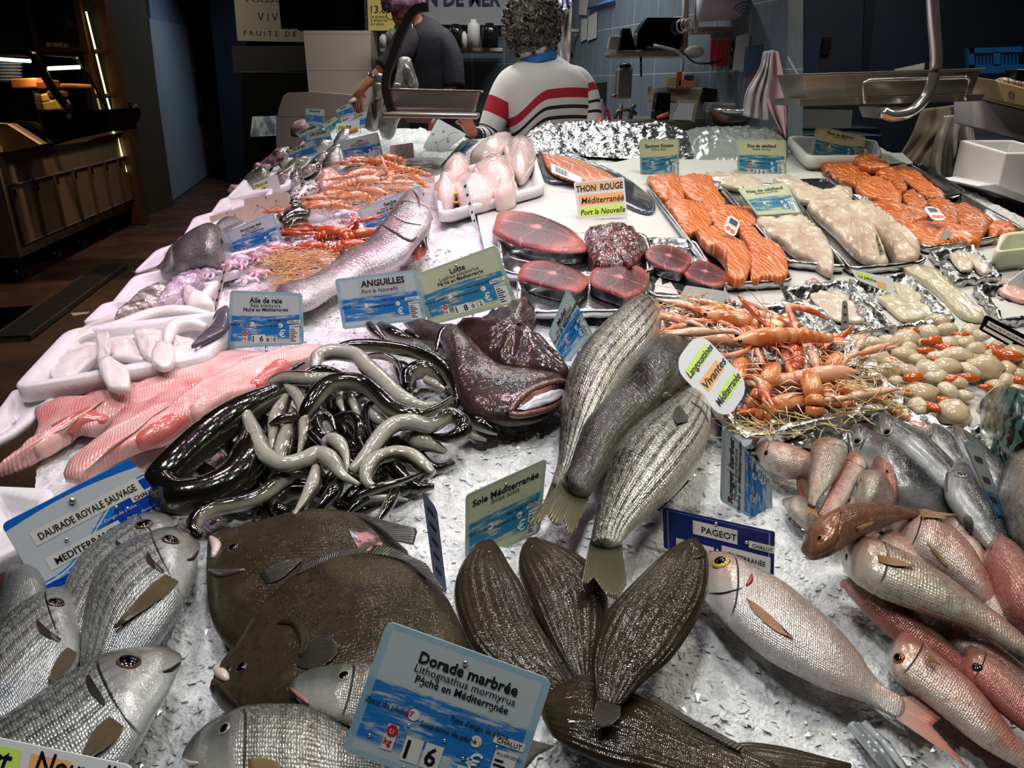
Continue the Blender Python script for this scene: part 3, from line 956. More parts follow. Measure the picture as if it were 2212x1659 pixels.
# striped breams (in front)
MARB = fskin('striped_bream_skin', '#3c3c39', '#85837b', '#cfccc4', '#56605a', hl=.26, sc=(60,24), metal=.3, bars=(9, '#5a5348', .55), mottle=.35, gill=.27, scale_amt=.6)
FIN_Y = ray_fin('yellowish_fin', '#a08a5c', '#7d6a44')
fish('striped_bream', 'banded grey bream cut off by the bottom edge, left of the sign', [(394,1630,396,1642),(408,1606,405,1660),(430,1584,428,1690),(470,1556,470,1715),(532,1533,530,1735),(604,1528,600,1745),(669,1533,670,1750),(741,1560,740,1745),(810,1595,805,1720),(880,1645,875,1700),(940,1665,930,1695)], MARB, .05,.5, 'striped breams', 'fish',
 [(485,1574,15)], E_SILV, [('pectoral_fin', [(536,1640),(540,1675)],[(620,1652),(640,1675),(600,1690)], {'stick': True}),('tail_fin', [(930,1662),(930,1698)],[(1010,1640),(985,1680),(1015,1730)], {'h': .06})], FIN_Y, mouth=[(396,1640),(412,1648),(428,1648)], mmat=PALE_L)
fish('striped_bream', 'silver bream with open pinkish mouth behind the large blue sign', [(627,1476,632,1494),(645,1461,644,1515),(672,1449,665,1530),(723,1440,705,1548),(788,1437,765,1570),(850,1440,830,1585),(920,1455,900,1590),(990,1490,980,1585),(1050,1540,1040,1580),(1100,1585,1095,1610)], MARB, .075,.5, 'striped breams', 'fish',
 [(743,1460,15)], E_SILV, [('tail_fin', [(1095,1583),(1095,1612)],[(1198,1612),(1160,1632),(1130,1668)], {'h': .05})], FIN_GR, mouth=[(628,1486),(648,1503),(668,1520)], mmat=MAT('pink_mouth', '#a56a66', .3,0,.5))

# soles
SOLE = fskin('sole_skin', '#241c12', '#2f2618', '#231c12', None, hl=.14, sc=(130,60), metal=.05, mottle=.4, dark='#14110e', coat=.5, scale_amt=.15, bs=.3, ribs=70, line=False, tint=('#40352a', 0,.4), rough=.55, bn=(40,1.7), spec=.08, crr=.04)
FIN_S = ray_fin('sole_fin', '#35302b', '#4a443e', '#1f1b18')
def sole(label, st, h, ex=(), th=.24):
 r, b = fish('common_sole', label, st, SOLE, h, th, 'soles', 'fish', ex, E_DULL, (), FIN_S, ex=.85)
 return r, b
r, b = sole('brown sole with rounded head standing first, left of three', [(1040,1167,1065,1167),(1018,1188,1082,1188),(990,1235,1105,1228),(981,1285,1133,1273),(991,1335,1158,1335),(1020,1395,1184,1382),(1065,1440,1207,1428),(1130,1480,1225,1462),(1185,1500,1236,1482)],.03,[(1056,1190,6)])
fin('tail_fin', [(1186,1502),(1238,1480)],[(1215,1535),(1245,1535),(1272,1505)], FIN_S, r, .04)
r, b = sole('middle brown sole under the mullet tail, between two others', [(1140,1163,1160,1161),(1125,1188,1190,1172),(1120,1230,1255,1203),(1133,1270,1300,1250),(1163,1334,1315,1310),(1196,1397,1305,1375),(1225,1442,1290,1425),(1242,1470,1280,1460)],.022,[(1147,1180,6)])
fin('tail_fin', [(1240,1468),(1283,1456)],[(1235,1500),(1262,1512),(1295,1500)], FIN_S, r, .04)
r, b = sole('raised brown sole leaning right, its head against the navy sign', [(1478,1168,1505,1162),(1440,1192,1527,1197),(1395,1233,1531,1252),(1345,1283,1520,1307),(1308,1325,1492,1364),(1285,1380,1448,1427),(1277,1430,1400,1467),(1283,1480,1366,1500),(1290,1515,1340,1527)],.07,[(1494,1174,7),(1505,1185,6)])
fin('tail_fin', [(1289,1513),(1341,1526)],[(1280,1552),(1296,1572),(1320,1568),(1340,1548)], FIN_S, r, .075)
gutter(r, b, [(1500,1207),(1512,1203),(1524,1200)],.003, MOUTH, 'mouth')
r, b = sole('long dark sole lying across under the other tails', [(1172,1528,1172,1552),(1180,1500,1195,1592),(1240,1468,1250,1627),(1310,1473,1320,1657),(1380,1498,1390,1672),(1460,1545,1460,1687),(1540,1588,1540,1702),(1610,1620,1600,1712),(1680,1655,1670,1720)],.035)
fin('dorsal_fin', [(1390,1510),(1480,1560),(1600,1625)],[(1410,1500),(1490,1550),(1610,1614)], FIN_S, r, .05)
r, b = sole('pale grey sole at the bottom edge, mostly out of sight', [(1560,1612,1565,1645),(1620,1604,1620,1685),(1700,1615,1700,1700),(1780,1635,1780,1690),(1838,1649,1838,1660)],.012)

# mullets
MUL = fskin('mullet_skin', '#161714', '#68675d', '#d2d0c3', '#4a473d', hl=.2, sc=(58,24), metal=.4, stripes=(11, '#1c1c18', .9,.16,.8), mottle=.3, gill=.18, scale_amt=.5, tint=('#8f8a70', 0,.15), vpos=(.14,.42,.85))
MUL_D = fskin('dark_mullet_skin', '#121210', '#2b2a25', '#6d6a5c', '#1d1c18', hl=.2, sc=(58,24), metal=.1, rough=.4, bs=.25, stripes=(11, '#1b1a17', .5,.3,.85), coat=.3, spec=.3, mottle=.4, gill=.18, scale_amt=.7, vpos=(.3,.6,.95))
DKP = ray_fin('shadow_dark_fin', '#26251e', '#45422f', '#141310')  # dark colour stands for the shadow at the mullets' pectoral fins
MSTA = dict(N=30, M=28)
fish('grey_mullet', 'striped grey mullet beside the monkfish, rearmost of the three', [(1405,651,1427,668),(1375,661,1427,722),(1335,690,1408,770),(1290,728,1378,805),(1253,770,1342,852),(1225,820,1312,902),(1211,880,1282,952),(1209,930,1258,985),(1204,1000,1232,1030),(1192,1040,1216,1062)], MUL, .012,.62, 'grey mullets', 'fish', (), None,
 [('tail_fin', [(1192,1040),(1216,1062)],[(1175,1085),(1195,1080),(1212,1100)], {'h': .02})], FIN_OL, **MSTA)
r, b = fish('grey_mullet', 'dark backed grey mullet in the middle, its head behind the card', [(1480,741,1500,754),(1438,746,1492,802),(1400,771,1466,850),(1365,805,1435,885),(1330,849,1400,910),(1295,884,1368,940),(1262,921,1338,970),(1245,965,1314,1008),(1228,1014,1292,1042),(1214,1040,1272,1072)], MUL_D, .035,.7, 'grey mullets', 'fish', (), None,
 [('tail_fin', [(1213,1036),(1272,1072)],[(1138,1132),(1170,1128),(1180,1108),(1190,1126),(1205,1138),(1215,1120),(1228,1158),(1246,1140),(1263,1095)], {'h': .05, 'ni': 34}),('pectoral_fin', [(1437,845),(1460,858)],[(1425,885),(1445,900)], {'stick': True, 'mat': DKP})], FIN_OL, **MSTA)
r, b = fish('grey_mullet', 'silver striped grey mullet in front, tail hanging over the soles', [(1497,846,1515,850),(1472,845,1533,882),(1445,871,1535,927),(1405,902,1524,968),(1360,939,1502,1010),(1325,984,1462,1060),(1308,1034,1414,1102),(1294,1085,1372,1138),(1282,1135,1349,1163),(1275,1172,1343,1176)], MUL, .06,.6, 'grey mullets', 'fish', (), None,
 [('tail_fin', [(1274,1170),(1344,1174)],[(1254,1262),(1268,1262),(1282,1247),(1311,1286),(1332,1296),(1354,1262)], {'h': .07, 'ni': 30}),('pectoral_fin', [(1470,875),(1484,900)],[(1448,912),(1462,925),(1478,918)], {'stick': True, 'mat': DKP}),('pelvic_fin', [(1398,1103),(1412,1098)],[(1388,1122),(1395,1118)], {'h': .07}),('anal_fin', [(1412,1100),(1480,1030)],[(1425,1104),(1490,1040)], {'h': .07})], FIN_OL, **MSTA)
gutter(r, b, [(1493,868),(1515,885),(1530,912)],.0025, MOUTH, 'gill_slit')

# the large pink pageot
PAG = fskin('pageot_skin', '#9c7264', '#b9a498', '#dedad6', '#b79a8c', hl=.22, sc=(66,30), metal=.35, mottle=.15, gill=.2, scale_amt=.5, tint=('#d8b3a2', 0,.3), dark='#8f6a5c', vpos=(.06,.3,.75))
FIN_P = ray_fin('pink_fin', '#c4a094', '#b0685c', '#9c5f54')
r, b = fish('pageot', 'large pale pink pageot with yellow eye, snout under a sole', [(1505,1214,1508,1262),(1536,1198,1530,1300),(1581,1209,1581,1354),(1629,1235,1629,1397),(1686,1265,1680,1432),(1735,1302,1735,1460),(1785,1344,1790,1487),(1846,1406,1845,1507),(1879,1453,1880,1522),(1910,1486,1910,1538),(1948,1507,1938,1552)], PAG, .012,.45, None, 'fish', [(1557,1214,21)], E_GOLD,
 [('tail_fin', [(1944,1506),(1936,1553)],[(2126,1492),(2060,1531),(2012,1568),(2050,1610),(2094,1661)], {'h': .02, 'ni': 36}),('pectoral_fin', [(1612,1292),(1625,1318)],[(1690,1352),(1742,1402),(1700,1384)], {'stick': True, 'lift': .002, 'mat': ray_fin('tan_fin', '#b58a70', '#a8704c', '#8a5a3c')}),('dorsal_fin', [(1640,1240),(1700,1275),(1800,1360)],[(1648,1232),(1708,1268),(1806,1352)], {'h': .03}),('anal_fin', [(1790,1486),(1870,1515)],[(1800,1498),(1872,1522)], {'h': .02})], FIN_P, N=30)
gutter(r, b, [(1531,1282),(1565,1281),(1604,1270)],.0015, MOUTH, 'cheek_line')
gutter(r, b, [(1624,1240),(1621,1255),(1612,1266)],.003, MAT('red_spot', '#8a3a28', .3,.1,.5), 'gill_spot')
# clear glass-like ice rod lying near the bottom edge
tu = G()
for k, (dx, rr) in enumerate(((0,.006),(12,.004),(26,.005))):
 tu.tube([P(1838 + dx, 1565 - dx*.1,.008), P(1885 + dx*1.4,1620,.006), P(1925 + dx*1.6,1680,.004)], rr, 8)
tag(tu.out('ice_bar', MAT('clear_ice', '#dfe8ea', .05,0,.5, trans=.8, ior=1.3)), 'clear ribbed bar of ice under the pink pageot tail', 'ice')
# ---------------------------------------------------------------- price boards and cards
SG = 'wave printed price boards'
price_sign('large blue wave board reading Dorade marbrée, nearest the camera', [(837,1341),(1193,1469),(1103,1745),(738,1622)], 'Dorade marbrée', 'Lithognathus mormyrus', .1,0,28, PAN_B, None, [('1', 0,.19),('6', 0,.19),(',', 0,.12),('8', .02,.12),('0', .02,.12)],.118, detail=2, group=SG, tu=.54)
price_sign('blue wave board reading Sole Méditerranée behind the soles', [(1006,1070),(1181,990),(1166,1150),(1005,1225)], 'Sole Méditerranée', 'Solea solea', .0,12,12, PAN_G, (1095,1168), None, .125, sub=None, group=SG)
price_sign('blue wave board reading Aile de raie beside the white squid tray', [(497,627),(652,633),(656,744),(490,754)], 'Aile de raie', 'Raja brachyura', .02,0,18, PAN_B, None, [('1', 0,.15),('6', 0,.15),('8', .01,.1),('0', .01,.1)],.13, group=SG)
r, b = price_sign('blue wave board with a grey handwritten ANGUILLES strip', [(723,603),(899,582),(922,690),(741,712)], None, None, .03,0,18, PAN_B, (830,705), None, sub=None, group=SG)
g = G(); b.rect(g, .26,.08,.83,.40,0)
g.out('sticker', MAT('grey_strip', '#a9adb0', .45), r, smooth=False)
g = G(); b.text(g, 'ANGUILLES', .30,.22,.17,0, bold=.03, off=.001, shear=.08); b.text(g, 'Port la Nouvelle', .29,.35,.11,0, shear=.35, off=.001); g.out('handwriting', INK, r, smooth=False)
price_sign('blue wave board reading Lotte behind the monkfish', [(891,595),(1071,529),(1117,654),(928,704)], 'Lotte', 'Lophius piscatorius', .035,0,18, PAN_G, (1030,690),[('1', 0,.15),('8', 0,.15),('0', -.01,.1),('2', -.02,.1)],.13, group=SG)
price_sign('blue wave board reading Encornets, in front of the dark bream', [(488,501),(590,458),(614,530),(507,560)], 'Encornets frais', 'Loligo vulgaris', .02,0,15, PAN_B, None, [('2', 0,.13),('7', 0,.13)],.12, detail=0, group=SG)
price_sign('blue wave board reading Seiche behind the raised silver bass', [(771,454),(905,400),(937,475),(797,518)], 'Seiche', 'Sepia officinalis', .02,0,15, PAN_B, (850,500), None, .15, detail=0, group=SG)
price_sign('blue wave board reading Lotte far back beside the ice heap', [(733,306),(816,285),(829,342),(744,352)], 'Lotte', 'Lophius piscatorius', .02,0,12, PAN, None, None, .13, detail=0, group=SG)
price_sign('slanting blue wave board reading Langoustine far back', [(729,371),(810,321),(823,351),(746,394)], 'Langoustine Méditerranée', 'Nephrops norvegicus', .012,0,15, PAN, None, None, .17, detail=0, group=SG, sub=None)
price_sign('blue wave board reading Mulet turned on its corner', [(1185,721),(1227,621),(1281,721),(1221,792)], 'Mulet', 'Mugil cephalus', .0,18,10, PAN_B, (1230,770), None, .16, detail=0, group=SG, lines=True)
price_sign('blue wave board reading Rouget barbet standing on its side', [(1558,1083),(1563,918),(1668,1030),(1669,1145)], 'Rouget barbet', 'Mullus barbatus', .0,25,8, PAN_B, (1610,1110), None, .13, detail=1, group=SG, tshear=.15)
price_sign('blue wave board reading Saumon behind the salmon pieces', [(1381,301),(1466,300),(1467,380),(1384,392)], 'Saumon Ecosse', 'Salmo salar', .01,0,8, PAN_G, (1425,378), None, .12, detail=0, group=SG, sub=None)
price_sign('blue wave board reading Dos de cabillaud before the grey mound', [(1592,301),(1698,302),(1699,386),(1593,380)], 'Dos de cabillaud', 'Gadus morhua', .01,0,8, PAN_G, (1646,376),[('2', 0,.14),('3', 0,.14),('8', 0,.12)],.12, detail=0, group=SG, sub=None)
price_sign('blue wave board reading Filet de cabillaud lying on white fillets', [(1593,408),(1698,393),(1731,459),(1636,465)], 'Filet de cabillaud', 'Gadus morhua', .05,0,48, PAN_G, None, None, .14, detail=0, group=SG, sub=None, stake=.0)
price_sign('blue wave board reading Pavé de saumon before the white tub', [(1764,270),(1870,296),(1864,346),(1751,341)], 'Pavé de saumon', 'Salmo salar', .012,0,8, PAN_G, (1810,366), None, .16, detail=0, group=SG, sub=None)
price_sign('slanting squid board reading Blanc de seiche before the grey folded board', [(943,367),(999,304),(1035,304),(976,354)], 'Blanc de seiche frais', 'Sepia officinalis', .0,0,15, PAN, (975,350), None, .2, detail=0, group=SG, sub=None)
# far boards near the pale curved panel
FAR = [('SAINT PIERRE', [(645,288),(681,272),(701,290),(665,306)], 'small far board just left of the LIEU strip board', PAN),
 ('LIEU JAUNE', [(668,291),(705,283),(714,313),(666,321)], 'small far board with a LIEU strip, in the far cluster', PAN),
 ('Turbot', [(700,270),(722,255),(737,265),(713,284)], 'slanting far board behind the LIEU board', PAN_G),
 ('Thon blanc', [(752,258),(791,243),(797,266),(758,281)], 'far board just left of the hanging silver fish', PAN),
 ('Bar de ligne', [(622,328),(670,308),(680,331),(632,347)], 'far board reading Bar above the dark fish heads', PAN),
 ('Baudroie', [(665,238),(696,240),(695,266),(664,263)], 'tiny blue far board standing before the pale panel', PAN_B),
 ('Rascasse', [(729,238),(752,226),(764,243),(736,252)], 'small grey far board under the reaching hand', PAN)]
for t, q, lab, m in FAR:
 cx, cy_ = sum(p[0] for p in q)/4, sum(p[1] for p in q)/4
 q = [(cx + (x - cx)*1.3, cy_ + (y - cy_)*1.3) for x, y in q]
 price_sign(lab, q, t, None, .01,0,10, m, {'Baudroie': (690,292), 'Rascasse': (752,288)}.get(t), None, .2, sub=None, lines=False, rivets=False, group='far price boards')

def card(label, quad, words, patches=(), mat=WHITE_PVC, h=.02, yaw=0, tilt=18, base=None, r=.06, stake=.05, name='handwritten_card', extra=None, group='handwritten cards', pieces='handwriting', cols=None):
 b = Board(quad, h, yaw, tilt, base)
 root = thing(name, label, 'card', b.at(.5,1), group)
 b.panel(mat, root, r=r)
 if patches:
  g = G(); ms = []
  for k, (u0, v0, u1, v1, c) in enumerate(patches):
   m = MAT('patch_' + c.strip('#'), c, .5)
   if m not in ms: ms.append(m)
   b.rect(g, u0, v0, u1, v1, ms.index(m))
  g.out('highlight', ms, root, smooth=False)
 if words:
  g = G(); ms = cols or [INK]
  for w in words:
   t, u, v, sz = w[:4]; kw = w[4] if len(w) > 4 else {}
   b.text(g, t, u, v, sz, off=.001, fit=.97 - u, **kw)
  g.out(pieces, ms, root, smooth=False)
 if stake:
  s = G(); p = b.at(.5,.97,-.0035); s.tube([p, b.at(.5,1,-.0035) - V((0,0, stake))],.002,6); s.out('stake', CHROME, root)
 return root, b
GRN, ORG, YEL = '#c9e86a', '#f0b070', '#e9ea88'
SH = {'shear': .25, 'bold': .012}
card('white handwritten card reading Thon Rouge Méditerranée Port la Nouvelle', [(1239,393),(1348,382),(1355,468),(1250,477)],[('THON  ROUGE', .03,.27,.22, {'shear': .1, 'bold': .02}),('Méditerranéé', .10,.58,.22, SH),('Port la Nouvelle', .06,.87,.2, SH)],[(.05,.05,.95,.28, '#d9b98c'),(.06,.36,.95,.62, ORG),(.05,.66,.95,.92, GRN)], h=.015)
card('white octagonal card reading Langoustines vivantes Méditerranée', [(1452,790),(1510,714),(1622,832),(1568,912)],[('Langoustines', .10,.30,.135, {'shear': .2, 'bold': .018}),('Vivantes', .20,.56,.15, {'shear': .2, 'bold': .018}),('Méditerranée', .14,.83,.14, {'shear': .2, 'bold': .018})],[(.12,.17,.9,.31, GRN),(.18,.42,.82,.59, ORG),(.30,.71,.92,.86, GRN)], h=.07, yaw=-8, tilt=40, base=(1570,900), r=.22, stake=.08)
card('white note reading Pêche de Port la Nouvelle by dark fish heads', [(546,397),(598,376),(606,408),(554,428)],[('Pêche de', .06,.33,.25, SH),('Port la', .06,.63,.25, SH),('Nouvelle', .06,.92,.25, SH)],[(.03,.1,.5,.4, YEL),(.03,.45,.5,.95, GRN)], h=.02)
card('white card reading langoustines, half hidden behind the Seiche board', [(838,400),(940,407),(937,442),(830,428)],[('langoustines', .05,.55,.5, SH)],[(.12,.1,.35,.6, YEL)], h=.015)
card('white note with green and orange writing beside the far Lotte board', [(725,267),(777,258),(775,286),(729,300)],[('Pêche', .08,.5,.4, SH),('petit', .5,.9,.35, SH)],[(.05,.1,.5,.6, YEL),(.45,.55,.95,.95, ORG)], h=.012)
card('pale purple note standing among the far boards', [(735,256),(760,242),(766,253),(742,269)],[('Port', .1,.7,.5, SH)],(), MAT('lilac_card', '#c3b2dd', .5), h=.012, base=(752,288))
card('white card with handwriting cut by the bottom edge of the frame', [(-120,1570),(288,1655),(270,1790),(-150,1730)],[('Port', .10,.45,.5, SH),('Nouvelle', .50,.40,.5, SH)],[(.2,.1,.42,.5, GRN),(.47,.12,.68,.5, ORG)], h=.13, tilt=40, base=(90,1750), r=.15, stake=.09)
card('white card with green and orange scribbles on the foil boats', [(1838,582),(1929,601),(1933,637),(1852,604)],[('La pêche', .1,.6,.35, SH)],[(.1,.1,.45,.7, GRN),(.55,.45,.8,.9, ORG)], h=.04, tilt=30)
card('small white tag marked 5E among the salmon steaks', [(2034,500),(2052,497),(2056,538),(2030,541)],[('5E', .35,.5,.35, {'bold': .03, 'rot': -60})],(), h=.015, tilt=10)
card('white card marked 8 at the frame edge above the trays', [(2178,610),(2235,565),(2250,620),(2185,640)],[('8', .5,.6,.5, {'bold': .03})],(), h=.02, tilt=10)
card('plain white card leaning behind the langoustine tray', [(1482,616),(1571,630),(1590,668),(1458,664)],(),(), WHITE_PVC, h=.02, tilt=15, name='blank_card')
# boards seen from the back or on edge
for lab, q, m, kw in (('plain beige board back, larger of the two beside the dark bream', [(527,430),(622,414),(626,452),(529,482)], BEIGE, {}),
 ('plain beige board back at the tray edge, smaller of the pair', [(452,468),(527,446),(530,480),(460,502)], BEIGE, {}),
 ('plain beige board back standing in the far ice heap', [(842,315),(892,308),(895,341),(843,346)], BEIGE, {}),
 ('grey tilted board back under the hanging scale pan', [(913,319),(946,256),(1008,290),(953,333)], MAT('grey_board', '#b9beba', .4), {'tilt': 35}),
 ('plain beige board back over the small pink squids', [(585,620),(640,628),(642,655),(588,650)], BEIGE, {})):
 b = Board(q, .012,0, kw.get('tilt', 12))
 root = thing('board_back', lab, 'board', b.at(.5,1), 'boards seen from behind')
 b.panel(m, root)
 g = G()
 for u, v in ((.5,.12),(.3,.4),(.72,.38),(.5,.75)): b.ring(g, u, v, .05,.025)
 b.ring(g, .35,.85,.35,.012, a0=10, a1=170); b.ring(g, .7,.9,.3,.012, a0=20, a1=160)
 g.out('print', ink('#5a5048'), root, smooth=False)
for lab, q, m, kw in (('speckled board seen nearly on edge beside the squid tubes', [(995,391),(1006,381),(1033,494),(1026,497)], WHITE_PVC, {'yaw': 35}),
 ('blue board seen nearly on edge between hakes and mackerel', [(2080,947),(2119,961),(2203,1203),(2184,1193)], PAN_B, {'yaw': 30}),
 ('grey metal tag blade standing in the langoustine tray', [(1821,649),(1830,649),(1838,744),(1815,746)], MAT('grey_blade', '#9a9f94', .4), {'yaw': 10}),
 ('pinkish board seen on edge above the dark ray fin', [(484,572),(493,570),(466,686),(452,690)], MAT('pinkish_board', '#cbb3b0', .4), {'yaw': 30}),
 ('dark olive board seen on edge behind the foil boat', [(1682,612),(1690,611),(1714,655),(1702,656)], MAT('olive_board', '#6f7760', .4), {'yaw': 20}),
 ('grey narrow board seen on edge by the dark far fish', [(637,348),(645,345),(662,405),(651,408)], MAT('greyish_board', '#94958a', .4), {'yaw': 25}),
 ('thin grey board seen on edge on the pale cod fillets', [(1891,506),(1894,505),(1920,577),(1908,580)], MAT('pale_board', '#b9b3a0', .4), {'yaw': 25}),
 ('blue board seen nearly on edge behind the turbots', [(912,1056),(944,1100),(966,1283),(938,1250)], MAT('steel_blue_board', lambda N: N.mix(N.noise(20, N.uv()), '#3c4a6e', '#8e9cb4'),.4), {'yaw': 25, 'base': (955,1255)})):
 b = Board(q, .01, kw.get('yaw', 0),8, kw.get('base'))
 root = thing('edge_on_board', lab, 'board', b.at(.5,1), 'boards seen on edge')
 b.panel(m, root, t=.002)
 g = G()
 for k in range(5): b.rect(g, .25,.12 + .17*k, .7,.17 + .17*k)
 g.out('print', ink('#2a3540'), root, smooth=False)

# blue and white board: DAURADE ROYALE SAUVAGE
def daur(N):
 x, y, z = N.xyz(N.uv())
 top = N.m('GREATER_THAN', y, N.m('ADD', .90, N.m('MULTIPLY', N.m('SINE', N.m('MULTIPLY', x, 3.6)),.05)))
 w1 = N.m('ADD', .14, N.m('MULTIPLY', N.sm(x, .1,.95),.62))
 low = N.m('LESS_THAN', y, w1)
 low2 = N.m('LESS_THAN', y, N.m('SUBTRACT', w1, N.m('MULTIPLY', N.m('SINE', N.m('MULTIPLY', x, pi)),.13)))
 low3 = N.m('LESS_THAN', N.m('ABSOLUTE', N.m('SUBTRACT', y, N.m('SUBTRACT', w1,.03))),.012)
 c = N.mix(top, '#c6cdd6', '#1668c8')
 c = N.mix(low, c, '#1f7ad2'); c = N.mix(low2, c, '#0f45b0')
 return N.mix(low3, c, '#c6d4e6')
b = Board([(3,1133),(283,990),(384,1130),(92,1288)],0, 'foot', 14)
root = thing('price_sign', 'blue and white board reading DAURADE ROYALE SAUVAGE MEDITERRANEE', 'sign', b.at(.5,1), SG)
b.panel(MAT('blue_white_board', daur, .3, spec=.5), root, r=.07)
g = G(); b.rect(g, .12,.24,.94,.42); b.rect(g, .12,.60,.66,.77); b.rect(g, .82,.42,1.0,.50)
g.out('sticker', MAT('paper_strip', '#dfddd6', .5), root, smooth=False)
g = G(); b.text(g, 'DAURADE ROYALE SAUVAGE', .16,.375,.125,0, bold=.01, fit=.74, off=.001); b.text(g, 'MEDITERRANEE', .17,.735,.125,0, bold=.01, off=.001, fit=.46); b.text(g, 'CHALUT', .84,.485,.07,0, off=.001, bold=.02)
b.text(g, "Type d'engin de pêche :", .48,.555,.06,1, off=.001); b.text(g, 'Sous-zone de pêche :', .55,.76,.06,1, off=.001); b.text(g, 'Zone de pêche :', .12,.90,.065,1, off=.001); b.text(g, 'Pêche    Elevage', .72,.66,.05,1, off=.001)
b.disc(g, .45,.885,.06,1); b.text(g, '37', .415,.91,.07,2, off=.001); b.disc(g, .90,.74,.055,1); b.text(g, '1', .89,.765,.07,0, off=.001)
g.out('lettering', [INK, ink('#dfe6ee'), ink('#b3202c')], root, smooth=False)
for u, v, rr in ((.47,.13,.005),(.30,.52,.003),(.70,.45,.003),(.76,.53,.003)):
 q = G(); q.ell(b.at(u, v), rr, 6); q.out('rivet', CHROME, root)

# navy board: PAGEOT
NAVY = MAT('navy_board', lambda N: N.mix(N.m('MULTIPLY', N.m('LESS_THAN', N.m('ABSOLUTE', N.m('SUBTRACT', N.m('MAXIMUM', N.m('ABSOLUTE', N.m('SUBTRACT', N.xyz(N.uv())[0],.5)), N.m('ABSOLUTE', N.m('SUBTRACT', N.xyz(N.uv())[1],.5))),.455)),.006),.8), '#10206a', '#8e97c0'),.28)
b = Board([(1431,1096),(1674,1150),(1671,1250),(1434,1184)],0, 'foot', 12)
root = thing('price_sign', 'navy blue board with white strips reading PAGEOT MEDITERRANEE', 'sign', b.at(.5,1), SG)
b.panel(NAVY, root, r=.05)
g = G(); b.rect(g, .28,.14,.68,.46); b.rect(g, .12,.66,.47,.92); b.rect(g, .54,.56,.97,.90); b.rect(g, .78,.30,1.0,.46)
g.out('sticker', MAT('paper_strip', '#dfddd6', .5), root, smooth=False)
g = G(); b.text(g, 'PAGEOT', .36,.38,.2,0, bold=.012, off=.001); b.text(g, 'ATL NORD EST OF 1', .14,.84,.13,0, off=.001); b.text(g, 'MÉDITERRANÉE', .56,.79,.15,0, bold=.015, off=.001, sx=.85); b.text(g, 'CHALUT', .81,.43,.11,0, off=.001, bold=.015)
g.out('lettering', INK, root, smooth=False)
for u, v in ((.49,.10),(.50,.72),(.76,.36)):
 q = G(); q.ell(b.at(u, v),.0028,6); q.out('rivet', CHROME, root)

# black board: NOIX DE ST JACQUES
b = Board([(2130,680),(2300,768),(2284,806),(2116,712)],.03,0,15,(2200,770))
root = thing('price_sign', 'black board reading NOIX DE ST JACQUES over the scallops', 'sign', b.at(.5,1), SG)
b.panel(MAT('black_board', '#0d0d0f', .3), root, r=.1)
g = G(); b.rect(g, .05,.25,.97,.55); b.rect(g, .03,.68,.40,.88)
g.out('sticker', MAT('paper_strip', '#dfddd6', .5), root, smooth=False)
g = G(); b.text(g, 'NOIX DE ST JACQUES FRANCE', .08,.48,.2,0, bold=.01, off=.001); g.out('lettering', INK, root, smooth=False)
s = G(); s.tube([b.at(.5,1), b.at(.5,1) - V((0,0,.06))],.0025,6); s.out('stake', CHROME, root)
# ---------------------------------------------------------------- eels
def eelmat(name, back, side, mid, belly):
 return MAT(name, lambda N: N.mix(N.m('MULTIPLY', N.sm(N.noise(60, None, 4),.5,.75),.3), N.ramp(N.m('ADD', N.xyz(N.uv())[1], N.m('MULTIPLY', N.m('SUBTRACT', N.noise(30, None, 4),.5),.16)),[(.30, back),(.46, side),(.57, mid),(.74, belly)]), back),.16,.05,.9,
 bump=lambda N: N.noise(45, None, 3), bs=.25, bd=.004)
EEL = eelmat('eel_skin', '#0d0c08', '#2b2a1e', '#7d7a66', '#a5a498')
EELO = eelmat('olive_eel_skin', '#100f09', '#2c2a1b', '#55523d', '#85816a')
E7 = zz(300,740,2.836)
EG = 'eels in the pile'
def eel(label, pts, r, h, roll=0., mat=EEL, head=None, tail=.25, blunt=.55, N=60, group=EG, cv=E7, k=2.836, eyes=None):
 pts = cv(*pts); m = len(pts)
 r = r*1.22
 R = [r/k*(blunt + (1 - blunt)*min(1, i/1.3) if i < 2 else 1) * (tail + (1 - tail)*min(1,(m - 1 - i)/2) if i > m - 3 else 1) for i in range(m)]
 (v, f, u), P3, R3 = eel_body(pts, R, h, N, 14, roll)
 if eyes:
  root = thing('eel', label, 'eel', foot(v), group)
  o = mesh('body', v, f, mat, root, u)
  for x, y, rr in eyes:
   (x, y), = cv((x, y)); eye(x, y, rr, o, E_DULL, root)
 else:
  o = tag(mesh('eel', v, f, mat, None, u), label, 'eel', group)
 return o
PB = 2.6   # belly turned up
rnd = random.Random(11)
for k, (x, y, a, L) in enumerate(((500,900,.6,260),(760,1000,1.1,300),(1000,900,-.5,300),(1250,700,.4,320),(1500,900,-.3,300),(1450,620,.8,260),(1120,300,.1,300),(1350,560,1.2,320),(1700,700,.3,240),
 (800,700,1.3,300),(1180,960,.2,320),(900,470,1.2,260),(1420,300,.2,300),(1660,330,1.2,240),(1000,620,1.0,320),(620,760,.9,200),(1230,480,.9,280),(1560,780,.5,280))):
 c, s = cos(a), sin(a)
 eel('dark eel coiled deep inside the pile, mostly covered', [(x - c*L, y - s*L + 40),(x - c*L*.4, y - s*L*.4 - 40),(x + c*L*.4, y + s*L*.4 + 40),(x + c*L, y + s*L - 30)], rnd.uniform(46,62),.0,0, EELO, group='eels deep inside the pile', N=30)
